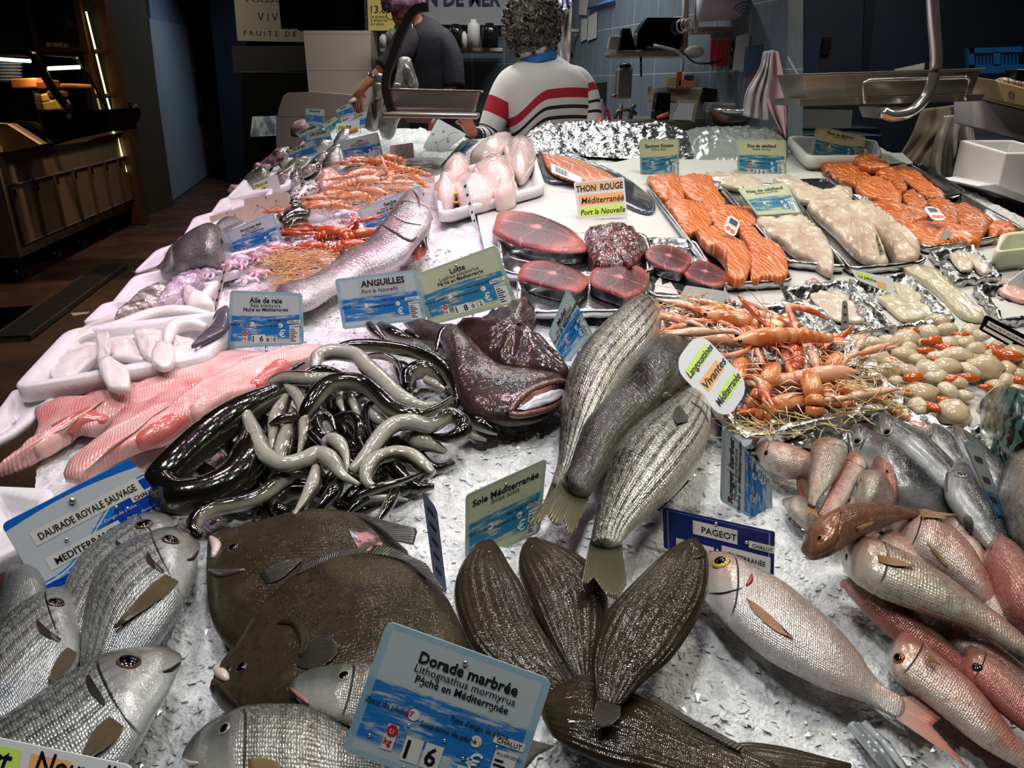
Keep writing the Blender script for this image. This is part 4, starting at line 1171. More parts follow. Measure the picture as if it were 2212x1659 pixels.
for a in (
 ('thickest dark conger looping at the left end of the pile', [(860,300),(620,430),(400,590),(215,760),(140,870),(230,945),(420,920),(590,830),(680,690),(690,560),(655,470)],92,[.03,.03,.02,.02,.01,.02,.02,.02,.02,.03,.03],0, EELO),
 ('pale bellied eel winding through the middle of the pile', [(640,395),(700,530),(770,680),(880,745),(1000,722),(1100,682),(1180,720),(1250,815),(1350,870)],43,.055, PB),
 ('dark eel crossing over the top with its head hanging left', [(985,490),(1050,380),(1140,272),(1270,238),(1400,265),(1480,335),(1560,410),(1680,452),(1800,420),(1935,328)],47,[.05,.06,.065,.065,.06,.06,.055,.05,.05,.05],.5, EEL, None, .25,.5,60, EG, E7,2.836,((1068,350,4),)),
 ('pale arched eel near the top, running down to the right', [(1075,165),(1100,85),(1200,58),(1330,82),(1400,150),(1480,220),(1560,300),(1640,360),(1740,392),(1830,372)],42,.05, PB),
 ('eel with blunt dark head pointing left near the pink ray', [(800,243),(900,213),(1050,222),(1150,210),(1265,198)],38,.055,1.4),
 ('long dark eel rimming the top and right side of the pile', [(1160,62),(1300,22),(1500,25),(1700,62),(1850,142),(1935,250),(1952,340),(1935,420)],36,.035,.4),
 ('small dark eel bending under the pale arched one', [(1015,195),(1100,165),(1180,168),(1275,203)],26,.05),
 ('dark eel tail sloping up at the upper left of the pile', [(880,210),(960,150),(1080,85)],34,.03),
 ('thin brown eel tail curling near the top right', [(1380,85),(1500,85),(1585,130),(1610,215)],22,.035,1.),
 ('tan eel hanging down left of the crossing head', [(895,268),(960,310),(1010,400),(1022,540),(1000,640),(970,730)],36,.045,2.0),
 ('silver sided eel running down beside the conger', [(905,340),(855,450),(830,560),(812,660)],52,.035,2.2),
 ('second silver sided eel, between the conger and the tan eel', [(935,430),(920,550),(890,660),(850,780),(800,850)],52,.03,2.1),
 ('olive eel head with pointed pink snout, left of centre', [(800,500),(870,470),(965,450)],30,.06,.3, EELO, None, .8,.2,40, EG, E7,2.836,((905,452,4),)),
 ('pale eel sweeping to a dark loop at the right edge', [(1300,790),(1400,680),(1490,560),(1570,500),(1670,487),(1790,505),(1900,445),(1985,490),(1975,550),(1880,585),(1720,562)],42,[.05,.055,.06,.06,.06,.05,.045,.04,.04,.04,.04],[PB, PB, PB, PB, 2.2,1.2,.5,.2,.2,.2,.2]),
 ('thick pale eel belly below the dark loop', [(1630,575),(1720,600),(1800,630),(1880,670)],60,.02, PB),
 ('pale eel curled like a hook at the lower right', [(1800,805),(1740,752),(1660,695),(1560,684),(1455,722),(1402,790),(1405,860),(1480,900)],43,.05, PB),
 ('slim dark eel tail across the hook shaped one', [(1340,940),(1450,893),(1600,850),(1735,800)],28,.055,.3),
 ('short dark eel tail pointing up at the centre', [(1010,515),(1080,590),(1160,670),(1225,750)],22,.055),
 ('small pale eel bent down at the centre', [(1130,612),(1180,592),(1230,622),(1268,690),(1282,800)],38,.045, PB),
 ('small glossy dark eel ring at the centre', [(1200,590),(1110,560),(1082,495),(1110,445),(1175,465),(1205,540)],33,.045),
 ('glossy dark eel bending beside the centre ring', [(1190,465),(1290,452),(1350,510),(1345,590),(1385,660)],33,.045),
 ('short pale eel pointing down below the crossing eel', [(1238,300),(1232,360),(1255,425)],36,.045, PB),
 ('stubby pale eel right of the short one under the crossing eel', [(1300,335),(1325,400),(1350,460)],38,.04, PB),
 ('narrow dark eel forming a bracket right of centre', [(1440,355),(1385,420),(1400,520),(1440,630)],24,.05),
 ('thick pale eel flank right of the dark bracket', [(1410,430),(1470,470),(1540,520)],58,.035, PB),
 ('dark eel coil inside the upper right loop', [(1640,270),(1655,195),(1740,165),(1830,190),(1870,260)],48,.025,.7),
 ('olive eel lump inside the upper right loop', [(1640,350),(1720,300),(1810,300)],36,.035,.3),
 ('pale eel end inside the upper right loop', [(1760,225),(1820,255),(1880,290)],40,.03,1.6),
 ('long brown eel trailing over the turbot at the bottom left', [(385,1190),(335,1135),(375,1062),(480,1012),(640,980),(760,930),(860,850),(960,812),(1045,812)],42,.03,.9),
 ('pale eel slanting down to the turbot back', [(1085,770),(1065,880),(1015,970),(945,1070)],45,.05, PB),
 ('dark eel half ring above the turbot head', [(930,1050),(860,1025),(825,955),(850,900)],44,.02,.3),
 ('olive eel slanting above the turbot back', [(1235,850),(1190,920),(1130,990),(1070,1050)],44,.04,1.0),
 ('eel with yellowish side pointing down at the lower right', [(1570,915),(1525,1000),(1470,1085)],52,.035,1.3),
 ('dark eel pair member just left of the yellowish one', [(1400,955),(1340,990),(1280,1045)],42,.025,.4),
 ('cream eel end peeking at the lower right corner', [(1410,960),(1520,950),(1650,965)],30,.02, PB),
 ('dark eel tail pointing right onto bare ice', [(1950,440),(2080,490),(2150,530),(2200,558)],46,.02,.3),
 ('pale thin eel under the tail on bare ice', [(1980,545),(2060,575),(2130,600)],34,.008, PB)):
 eel(*a)
EM = zz(780,620,4.254)
for lab, pts, r, h, ro in (('dark eel bend touching the back of the monkfish', [(870,372),(770,400),(715,480),(690,590)],46,.05,.2),('olive eel bend below the Anguilles board', [(50,300),(110,400),(200,480)],60,.02,.5),
 ('second olive eel bend below the Anguilles board', [(180,350),(280,420),(400,470),(500,480)],60,.02,.4),('dark eel below the Lotte board', [(420,420),(520,470),(640,500)],56,.02,.3),('tan eel tail tip at the top of the pile', [(-20,500),(120,520),(250,525),(390,512)],30,.04,2.)):
 eel(lab, pts, r, h, ro, cv=EM, k=4.254)

# ---------------------------------------------------------------- monkfish
MONK = fskin('monkfish_skin', '#2a1c19', '#35231f', '#2c1e1a', None, hl=.05, sc=(40,20), metal=0, mottle=.5, dark='#150e0c', coat=.8, scale_amt=.0, bs=.35, line=False, tint=('#4d3631', 0,.4), rough=.5, bn=(36,2.2), spec=.15, crr=.05)
r, b = fish('monkfish', 'brown monkfish with gaping mouth, its head facing right', EM((400,305,385,340),(560,318,545,480),(740,385,705,580),(870,405,775,720),(1010,520,850,900),(1180,680,905,1060),(1350,768,970,1150),(1550,795,1120,1215),(1750,822,1350,1255),(1865,862,1620,1215),(1905,930,1800,1115)),
   MONK, .015,[.4,.4,.45,.42,.4,.36,.34,.32,.32,.35,.4], None, 'fish', [EM((1265,875))[0] + (15,)], eyemat('monk_eye', '#5b6a70', '#3a2c28', .25), ex=.85)
mp = EM((1360,1165),(1430,1060),(1550,960),(1700,895),(1840,870),(1895,915),(1880,1000),(1780,1090),(1600,1150),(1440,1180),(1360,1165))
pts = [hit(x, y, b) for x, y in cr(mp, 40)]
g = G(); g.tube([p + n*.001 for p, n in pts],.0065,8); g.out('lip', MAT('monk_lip', lambda N: N.mix(N.noise(80), '#7d5348', '#4b322c'),.22,0,.8, bump=lambda N: N.noise(90), bs=.5), r)
patch('mouth_cavity', mp[:-1], b, MAT('mouth_red', lambda N: N.mix(N.noise(50), '#4a1d1c', '#8d5350'),.25,0,.7), r, .002)
patch('tongue', EM((1440,1130),(1540,1060),(1680,985),(1800,945),(1845,960),(1790,1030),(1650,1095),(1500,1140)), b, MAT('pale_membrane', lambda N: N.mix(N.noise(30), '#b9bccb', '#e3dfe4'),.18,0,.9), r, .005, dome=.002)
g = G()
for i in range(16):
 t = .08 + .4*i/15; p, n = pts[int(t*39)]
 g.tube([p + n*.004, p + n*.002 + (pts[20][0] - p).normalized()*.0 + V((.003,-.006,-.004))],[.0011,.0003],5)
g.out('teeth', MAT('tooth', '#d8cfc0', .3), r)
o = slab('monkfish', 'second brown monkfish lying behind the gaping one', 'fish', EM((840,380),(1050,312),(1250,232),(1430,120),(1560,150),(1608,270),(1580,390),(1500,500),(1560,610),(1700,685),(1890,735),(1905,805),(1780,830),(1500,775),(1290,735),(1150,640),(1050,535),(950,445)), MONK, .02,.05,.55,.3,6,.35,5)
f_ = slab('fin', None, None, EM((1530,420),(1640,430),(1775,595),(1690,570),(1570,520)), MONK, .02,.012,.3,.3,4, parent=o)
g = G(); g.tube([P(*q, .03) for q in cr(EM((1760,775),(1900,770),(2000,830),(2080,920),(2150,1045)),16)],[.011,.012,.012,.011,.011,.01,.01,.01,.009,.009,.008,.008,.007,.006,.004,.002],8); g.out('tail', MONK, o)

# ---------------------------------------------------------------- ray wings
def rayc(N):
 u, v, _ = N.xyz(N.uv())
 n = N.noise(7, None, 5,.62)
 c = N.ramp(n, [(.30, '#b4494b'),(.40, '#d98d88'),(.52, '#e2b0aa'),(.68, '#e0c6c2')])
 w = N.m('SINE', N.m('ADD', N.m('MULTIPLY', N.m('ADD', u, N.m('MULTIPLY', v, .35)),420.), N.m('MULTIPLY', N.noise(8),40.)))
 return N.mix(N.m('MULTIPLY', N.sm(w, .1,.9),.07), c, '#c98a88')
RAYM = MAT('pink_ray_flesh', rayc, .3,0,.5, sss=.0, bump=lambda N: N.m('ADD', N.m('SINE', N.m('ADD', N.m('MULTIPLY', N.m('ADD', N.xyz(N.uv())[0], N.m('MULTIPLY', N.xyz(N.uv())[1],.35)),420.), N.m('MULTIPLY', N.noise(8),40.))), N.m('MULTIPLY', N.noise(25),5.)), bs=.25, bd=.004)
R8 = zz(0,720,3.16)
RED = MAT('raw_red_patch', lambda N: N.mix(N.noise(40), '#b3393a', '#e08a80'),.25,0,.6)
o = slab('ray_wing', 'pink skinned ray wing along the white squid tray, tapering left', 'fish', R8((-40,935),(80,830),(200,740),(262,620),(235,520),(340,468),(520,440),(700,400),(900,358),(1050,318),(1200,280),(1400,172),(1560,115),(1760,125),(1825,135),(1750,205),(1500,335),(1300,425),(1150,482),(980,562),(760,602),(620,652),(500,642),(420,702),(300,762),(180,832),(60,895)), RAYM, .005,.028,.5,.2,6,.25,1, 'ray wings')
slab('raw_edge', None, None, R8((330,640),(480,560),(620,500),(740,480),(780,540),(700,600),(560,620),(420,660)), RED, .02,.016,.5,.3,4,.3,3, parent=o)
slab('raw_edge', None, None, R8((180,780),(300,690),(410,690),(400,730),(260,800)), MAT('pale_cartilage', '#e6b5ac', .25,0,.6),.008,.024,.5,.3,4,.3,4, parent=o)
o = slab('ray_wing', 'pink skinned ray wing with fringed fin in front of the other', 'fish', R8((430,955),(480,855),(600,772),(740,640),(800,545),(950,482),(1150,462),(1300,422),(1400,342),(1500,282),(1700,182),(1900,112),(2150,72),(2212,95),(2140,150),(1980,232),(1750,392),(1500,482),(1300,572),(1100,702),(920,752),(700,852),(545,965)), RAYM, .022,.03,.5,.2,6,.25,2, 'ray wings')
slab('raw_edge', None, None, R8((900,720),(1050,640),(1250,540),(1290,570),(1100,700),(960,745)), RED, .03,.022,.5,.3,4,.3,5, parent=o)
slab('raw_edge', None, None, R8((1700,380),(1760,300),(1900,200),(1990,190),(1960,250),(1800,360)), RED, .03,.024,.5,.3,4,.3,6, parent=o)
slab('cartilage', None, None, R8((1280,540),(1340,490),(1420,465),(1440,500),(1340,550)), MAT('pale_cartilage', '#e6b5ac', .25,0,.6),.03,.026,.5,.3,4,.3,7, parent=o)

# ---------------------------------------------------------------- polystyrene trays along the left rim and white cuttlefish
BOXG = 'white polystyrene fish boxes along the left rim'
tray('fish_box', 'white tray full of thick squid strips at the left rim', 'box', [(30,838),(440,770),(520,668),(148,712)], EPS, .055,.018,.02, BOXG, 0,.12)
tray('fish_box', 'ice filled white box corner below the squid tray, at the frame edge', 'box', [(-70,985),(25,935),(130,848),(30,842)], EPS, .022,.018,.02, BOXG, 0,.15)
tray('fish_box', 'white box corner under the blue and white board', 'box', [(-30,1215),(95,1150),(110,1060),(-20,1052)], EPS, .04,.018,.02, BOXG, 0,.15)
Z5 = zz(0,400,3.95)
tray('fish_box', 'white box with lilac squids behind the squid tray', 'box', [(182,695),(440,640),(470,606),(222,657)], EPS, .035,.014,.02, BOXG, 0,.12)
tray('fish_box', 'long white box with small cuttlefish, level with the card backs', 'box', [(242,655),(600,560),(620,520),(290,597)], EPS, .035,.014,.02, BOXG, 0,.12)
tray('fish_box', 'white box under the dark bream tail at the left rim', 'box', [(290,588),(430,540),(440,505),(338,541)], EPS, .035,.012,.02, BOXG, 0,.12)
tray('fish_box', 'small white box above the dark bream at the rim', 'box', [(354,545),(480,490),(490,468),(392,512)], EPS, .035,.012,.02, BOXG, 0,.12)
tray('fish_box', 'small white box beside the beige board backs', 'box', [(397,510),(500,468),(505,445),(420,470)], EPS, .035,.012,.02, BOXG, 0,.12)
tray('fish_box', 'white box holding dark fish heads below the yellow note', 'box', [(455,462),(580,425),(590,400),(478,430)], EPS, .035,.012,.02, BOXG, 0,.12)
tray('fish_box', 'farthest white box under the pinkish fish heads', 'box', [(488,430),(620,400),(640,365),(530,385)], EPS, .035,.012,.02, BOXG, 0,.12)
CUT = MAT('white_squid_flesh', lambda N: N.mix(N.noise(14), '#e3dcd6', '#f0ebea'),.22,0,.5, bump=lambda N: N.noise(25), bs=.15)
CG = 'white squid strips'
def strip(label, pts, r, h, cv=Z5, k=3.95, mat=CUT, group=CG, cat='squid', name='squid_strip', flat=.6, N=36, ends=.5):
 pts = cv(*pts); rr = [r/k*(ends if i in (0, len(pts) - 1) else 1) for i in range(len(pts))]
 (v, f, u), _, _ = eel_body(pts, rr, h, N, 12)
 return tag(mesh(name, v, f, mat, None, u), label, cat, group)
strip('longest white squid strip along the back of the tray', [(560,1400),(700,1300),(1000,1215),(1300,1110),(1560,1085),(1790,1105)],62,.025)
strip('white squid piece arching at the right end of the tray', [(1425,1360),(1470,1230),(1600,1180),(1760,1215)],64,.03)
strip('slim white squid strip along the front of the tray', [(900,1490),(1050,1470),(1180,1490),(1300,1510)],42,.035)
strip('white squid strip lying along the tray back wall', [(720,1230),(1000,1150),(1400,1085),(1760,1050)],55,.012)
for lab, pg, h in (('white squid flap hanging over the front rim of the tray', [(815,1250),(925,1250),(930,1360),(905,1480),(1000,1540),(1090,1570),(1095,1720),(930,1720),(850,1570),(830,1450)],.062),
 ('angular white squid piece standing in mid tray', [(1130,1240),(1340,1230),(1372,1290),(1300,1480),(1215,1430)],.05),
 ('white squid slab at the right of the tray', [(1500,1285),(1665,1330),(1650,1440),(1480,1510),(1470,1400)],.04),
 ('small folded white squid piece on the front rim', [(1330,1345),(1465,1350),(1475,1500),(1380,1550),(1290,1490)],.058),
 ('broad white squid body behind the hanging flap', [(915,1310),(1160,1295),(1215,1420),(1235,1475),(920,1440)],.03),
 ('wide white squid body at the left end of the tray', [(430,1520),(560,1410),(810,1340),(835,1450),(700,1570),(600,1640),(450,1640)],.03)):
 slab('squid_strip', lab, 'squid', Z5(*pg), CUT, h, .018,.15,.12,5,.3, len(lab), CG)
DKFIN = MAT('dark_fin_skin', lambda N: N.mix(N.noise(30, N.sc(N.ob(),(1,6,1))), '#2c2a33', '#57535f'),.35,0,.4)
slab('fish_fin', 'dark grey pointed fin lying over the squid tray corner', 'fish', Z5((1630,1368),(1740,1300),(1810,1200),(1840,1080),(1945,1030),(1945,1200),(1860,1270),(1740,1330)), DKFIN, .06,.012,.4,.3,4,.1,3)
# ---------------------------------------------------------------- red mullets, hakes, mackerels on the right
def rsk(n, back, side, belly, head, **k):
 return fskin(n, back, side, belly, head, hl=.24, sc=(46,18), metal=.25, mottle=.5, gill=.23, scale_amt=.4, coat=.4, rough=.26, **k)
RO_P = rsk('red_mullet_skin', '#8a4a40', '#b07a6c', '#cfbfb2', '#a36a5a', dark='#6d3f38', tint=('#b5605a', 0,.5))
RO_S = rsk('silvery_red_mullet_skin', '#5d4236', '#93796a', '#c6bfae', '#8a6656', dark='#5a453c', tint=('#b0756a', 0,.35))
RO_B = rsk('brown_red_mullet_skin', '#7d3d2b', '#6d4430', '#7d5a40', '#7d4a36', dark='#5a3428', tint=('#b1564a', 0,.4))
RO_R = rsk('red_sided_mullet_skin', '#5d4a3c', '#9c6f62', '#ad6a60', '#7d5a4a', dark='#54403a', tint=('#a84840', 0,.3))
FIN_O = ray_fin('orange_fin', '#94683f', '#a07f58', '#6d4a34')
def rouget(label, st, mat, h, eyes=(), fins=(), em=None, th=.62):
 return fish('red_mullet', label, st, mat, h, th, 'red mullets', 'fish', eyes, em or E_RED, fins, FIN_O, N=22, M=20)
rouget('brown red mullet lying across the others, head pointing left', [(1733,1172,1734,1192),(1742,1149,1755,1206),(1789,1116,1794,1195),(1836,1099,1838,1169),(1891,1094,1891,1142),(1947,1098,1947,1123),(1988,1102,1988,1115)], RO_B, .085,[(1772,1163,9)],
 [('tail_fin', [(1986,1101),(1988,1116)],[(2072,1112),(2040,1116),(2050,1122)], {'h': .1}),('pectoral_fin', [(1848,1140),(1852,1148)],[(1886,1125),(1888,1128)], {'stick': True})])
rouget('largest silvery brown red mullet running down to the frame edge', [(1814,1190,1816,1206),(1830,1168,1835,1238),(1880,1176,1890,1276),(1960,1210,1957,1304),(2026,1246,2040,1334),(2089,1290,2110,1360),(2150,1332,2165,1390),(2212,1380,2215,1420),(2270,1425,2268,1442)], RO_S, .05,[(1828,1203,9)],
 [('pectoral_fin', [(1895,1200),(1898,1215)],[(1974,1225),(1971,1231)], {'stick': True, 'lift': .004})], em=E_DULL)
rouget('slim pink red mullet with white snout on bare ice', [(1817,1255,1820,1267),(1846,1253,1838,1285),(1907,1279,1870,1320),(1957,1315,1918,1364),(2012,1363,1970,1402),(2073,1419,2040,1442),(2120,1465,2100,1477)], RO_R, .012,[],[('pelvic_fin', [(1893,1335),(1908,1352)],[(1926,1360),(1922,1366)], {'h': .02})], th=.8)
rouget('pink silver red mullet squeezed under the largest one', [(1955,1304,1958,1316),(1990,1307,1985,1337),(2040,1334,2030,1377),(2100,1369,2085,1417),(2160,1409,2150,1457),(2230,1460,2210,1492)], RO_P, .012,[], th=.8)
rouget('red mullet with bright red eye in front of the pageot tail', [(1925,1384,1921,1402),(1947,1372,1921,1442),(1990,1397,1949,1474),(2034,1431,1990,1505),(2095,1481,2053,1555),(2150,1542,2110,1602),(2200,1600,2165,1637),(2250,1650,2230,1672)], RO_P, .01,[(1941,1421,13)],
 [('barbel', [(2010,1428),(2034,1438)],[(1992,1372),(2000,1395)], {'h': .06, 'ni': 6})])
rouget('red mullet with dented dull head at the right frame edge', [(2075,1408,2075,1426),(2095,1401,2081,1460),(2150,1431,2125,1499),(2205,1479,2180,1550),(2260,1530,2240,1592),(2310,1590,2300,1612)], RO_R, .02,[(2111,1441,11)], em=E_DULL)
rouget('pink red mullet behind the brown one, orange ringed eye', [(1919,1138,1922,1152),(1945,1117,1938,1175),(1997,1117,1985,1210),(2044,1147,2030,1234),(2090,1189,2075,1267),(2127,1244,2115,1302),(2170,1310,2160,1332)], RO_P, .035,[(1967,1122,9)],
 [('pectoral_fin', [(2003,1172),(2010,1186)],[(2050,1222),(2045,1227)], {'stick': True})])
rouget('red mullet wedged between the largest and the orange eyed one', [(1858,1160,1858,1170),(1898,1146,1884,1197),(1945,1163,1934,1222),(1990,1198,1975,1247),(2030,1234,2010,1272)], RO_P, .04,[(1903,1150,6)])
rouget('pink red mullet with closed looking eye above the largest one', [(2028,1235,2034,1245),(2060,1226,2058,1268),(2105,1244,2093,1293),(2150,1281,2130,1328),(2210,1329,2190,1367),(2270,1380,2255,1407)], RO_P, .03,[(2094,1243,8)], em=E_DULL)
rouget('thick red mullet with bright red side at the frame edge', [(2120,1178,2122,1192),(2150,1166,2120,1228),(2190,1193,2148,1278),(2225,1238,2183,1333),(2265,1300,2235,1377)], RO_R, .03)
rouget('small pink red mullet head below the hake tails', [(2034,1127,2037,1141),(2060,1113,2049,1152),(2095,1134,2069,1177),(2120,1174,2090,1217),(2135,1215,2115,1247)], RO_P, .025,[(2048,1132,6)],[('pelvic_fin', [(2098,1150),(2100,1158)],[(2130,1140),(2125,1148)], {'h': .05})])
rouget('headless looking silvery red mullet standing at the top of the heap', [(1768,953,1806,957),(1754,962,1831,972),(1748,1000,1823,1002),(1745,1030,1801,1042),(1745,1060,1774,1072),(1744,1086,1761,1094)], RO_S, .06,(),[('tail_fin', [(1744,1086),(1762,1094)],[(1738,1118),(1750,1108),(1768,1120)], {'h': .06})])
rouget('pinkish red mullet leaning beside the standing one', [(1836,975,1860,986),(1828,990,1872,1012),(1810,1020,1852,1042),(1793,1055,1832,1082),(1778,1085,1807,1112),(1766,1112,1786,1122)], RO_P, .045,(),[('tail_fin', [(1766,1110),(1787,1122)],[(1752,1132),(1768,1128),(1774,1140)], {'h': .05})])
rouget('red headed red mullet against the first hake', [(1925,1008,1931,1030),(1898,998,1937,1062),(1882,1004,1937,1086),(1880,1040,1925,1110)], RO_R, .04,[(1918,1018,6)])
rouget('small red mullet with sunken eye under the standing ones', [(1849,1043,1853,1057),(1862,1028,1848,1078),(1900,1034,1868,1102),(1930,1065,1900,1108)], RO_S, .055,[(1860,1036,5)])
rouget('red mullet lying flat at the far left of the heap', [(1633,969,1636,982),(1660,964,1650,1002),(1710,976,1690,1022),(1745,989,1735,1030),(1775,1000,1770,1035)], RO_P, .012,[(1655,978,7)], th=.75, em=E_DULL)
rouget('white cheeked red mullet poking out on the left of the heap', [(1691,1079,1694,1092),(1730,1077,1704,1108),(1752,1094,1730,1133),(1772,1119,1755,1153)], RO_S, .012)
rouget('olive little red mullet under the standing one', [(1722,1028,1735,1026),(1720,1045,1748,1042),(1726,1065,1748,1062),(1735,1082,1748,1080)], RO_B, .02)
rouget('dim red mullet head under the crossing brown one', [(1818,1092,1822,1104),(1838,1075,1830,1115),(1862,1082,1850,1125),(1880,1100,1870,1135)], RO_S, .03,[(1836,1080,5)], em=E_DULL)

HAKE = fskin('hake_skin', '#17181c', '#4a4c50', '#b5b7b7', '#4d5054', hl=.22, sc=(90,34), metal=.45, mottle=.3, gill=.23, scale_amt=.4, coat=.5, rough=.22, bs=.28, vpos=(.34,.56,.85))
def hake(label, st, h, eyes=(), th=.6, fins=()):
 r, b = fish('hake', label, st, HAKE, h, th, 'hakes', 'fish', eyes, E_SILV, fins, FIN_GR)
 return r, b
r, b = hake('dark silver hake with round eye, nearest the langoustine foil', [(1829,925,1832,946),(1850,927,1840,977),(1880,944,1867,1002),(1920,969,1893,1045),(1974,1011,1933,1080),(2030,1059,1985,1104),(2066,1110,2042,1122)],.03,[(1854,953,12)])
gutter(r, b, [(1831,930),(1834,955),(1842,978)],.0018, MOUTH, 'mouth')
r, b = hake('dark silver hake with raised snout, second from the foil', [(1884,903,1888,926),(1906,904,1900,952),(1941,923,1929,980),(1988,951,1974,1014),(2044,1000,2030,1062),(2090,1050,2075,1102)],.025,[(1918,933,12)])
gutter(r, b, [(1886,908),(1888,930),(1898,952)],.0018, MOUTH, 'mouth')
r, b = hake('bright silver hake with head up, pale mouth and large eye', [(2075,992,2054,994),(2096,1010,2042,1020),(2116,1050,2040,1067),(2142,1090,2060,1102),(2167,1130,2098,1147),(2192,1185,2130,1182),(2212,1240,2178,1232)],.05,[(2077,1026,12)], fins=[('pectoral_fin', [(2085,1110),(2100,1118)],[(2088,1155),(2100,1160)], {'stick': True})])
gutter(r, b, [(2052,1000),(2046,1030),(2046,1062)],.002, MOUTH, 'mouth')
hake('silver hake head half hidden, fourth from the langoustine foil', [(1990,931,1990,951),(2015,929,1995,982),(2050,954,2030,1012),(2090,1000,2070,1050)],.015,[(2012,942,8)])
hake('silver hake head farthest right, below the scallop foil', [(2034,929,2035,946),(2065,934,2045,982),(2110,969,2085,1032),(2160,1014,2130,1082)],.015,[(2055,942,8)])
def mack(name, k):
 def f(N):
  u, v, _ = N.xyz(N.uv())
  w = N.m('SINE', N.m('ADD', N.m('MULTIPLY', u, 60.), N.m('MULTIPLY', N.noise(7, N.uv()),16.)))
  c = N.ramp(N.m('ADD', v, N.m('MULTIPLY', w, .03)),[(.0, '#1a3a36'),(k, '#35584f'),(k + .16, '#8d9a92'),(min(1, k + .4), '#c6cac6')])
  return N.mix(N.m('MULTIPLY', N.sm(w, -.1,.5), N.sm(v, k + .18, k + .08)), c, '#060b0b')
 return MAT(name, f, .28,.1,.3, bump=lambda N: N.noise(60), bs=.1, spec=.3)
MACK, MACK2 = mack('dark_mackerel_back', .86), mack('green_mackerel_back', .45)
fish('mackerel', 'dark patterned mackerel above the other, at the right edge', [(2118,868,2121,886),(2150,861,2129,922),(2212,889,2178,978),(2280,930,2260,1022)], MACK, .03,.7, 'mackerels', 'fish', (), E_SILV)
fish('mackerel', 'green striped mackerel with silver belly, below the darker one', [(2120,913,2124,942),(2152,930,2138,994),(2197,980,2183,1034),(2245,1028,2238,1064)], MACK, .02,.7, 'mackerels', 'fish', (), E_SILV)
fish('mackerel', 'pale silver mackerel flank between hakes and green one', [(2095,955,2100,972),(2130,965,2118,1005),(2170,1000,2155,1040),(2200,1040,2190,1070)], HAKE, .01,.6, 'mackerels', 'fish', (), E_SILV)
GURN = fskin('rockfish_skin', '#4a453f', '#6d675f', '#8d877f', None, hl=.3, sc=(40,20), metal=.1, mottle=.6, dark='#25221f', coat=.8, scale_amt=.2, line=False)
fish('rockfish', 'mottled grey brown fish cut off by the right edge', [(2158,1013,2153,1042),(2186,998,2158,1082),(2217,1003,2183,1135),(2262,1040,2232,1190)], GURN, .03,.6, None, 'fish', (), E_SILV)
# ---------------------------------------------------------------- white boards, foil trays
BOARD_W = MAT('white_paper', lambda N: N.mix(N.noise(8), '#b4b6b2', '#c6c6c2'),.5, bump=lambda N: N.noise(20), bs=.1)
def sheet(label, quad, h=.012, t=.004, mat=BOARD_W, name='paper_sheet', cat='paper', group='white paper sheets on the ice'):
 g = G(); q = [P(x, y, h) for x, y in quad]
 g.slabq(q[3], q[2], q[1], q[0],-t if (q[2] - q[3]).cross(q[0] - q[3]).z > 0 else t)
 return tag(g.out(name, mat, smooth=False), label, cat, group)
sheet('white paper sheet under the tuna and the squid tubes', [(1020,420),(1420,330),(1520,640),(1060,600)])
sheet('white paper sheet under the salmon and cod trays', [(1400,330),(1950,330),(2260,640),(1500,700)],.010)
sheet('white paper sheet under the scallops', [(1800,640),(2300,600),(2330,905),(1955,935)],.012)
AG = 'aluminium foil trays'
tray('foil_tray', 'shiny foil tray under the largest tuna steak and loin', 'tray', [(1085,592),(1420,588),(1395,500),(1075,505)], ALU_S, .03,.008,.02, AG, .006,.2,.003,1)
tray('foil_tray', 'shiny foil tray under the two lower tuna steaks', 'tray', [(1120,672),(1400,668),(1400,590),(1118,590)], ALU_S, .03,.008,.02, AG, .006,.2,.003,2)
tray('foil_tray', 'rounded foil tray under the two small tuna steaks', 'tray', [(1400,640),(1580,640),(1500,515),(1395,512)], ALU_S, .025,.008,.02, AG, .006,.3,.003,3)
tray('foil_tray', 'long foil tray holding the left row of salmon pieces', 'tray', [(1560,612),(1712,604),(1600,392),(1395,395)], ALU_S, .03,.009,.02, AG, .006,.12,.003,4)
tray('foil_tray', 'foil tray of pink white cod behind the Filet board', 'tray', [(1700,562),(1828,575),(1700,400),(1545,385)], ALU_S, .03,.009,.02, AG, .006,.15,.003,5)
tray('foil_tray', 'long foil tray with pale cod loins in the middle', 'tray', [(1840,580),(2005,563),(1870,420),(1690,415)], ALU_S, .03,.009,.02, AG, .006,.15,.003,6)
tray('foil_tray', 'long foil tray holding the right row of salmon pieces', 'tray', [(2000,535),(2225,500),(1960,350),(1770,372)], ALU_S, .03,.009,.02, AG, .006,.12,.003,7)
BLACKT = MAT('dark_shiny_tray', '#2d3234', .15,.4)
tray('serving_tray', 'dark empty oval tray behind the pale cod loins', 'tray', [(1720,415),(1825,420),(1790,385),(1710,388)], BLACKT, .02,.006,.02, 'dark trays', .008,.3)
tray('serving_tray', 'dark shiny tray with a golden crusted salmon side', 'tray', [(2000,430),(2090,415),(1985,350),(1925,365)], MAT('grey_tray', '#4a5254', .12,.6),.03,.006,.02, 'dark trays', .008,.2)
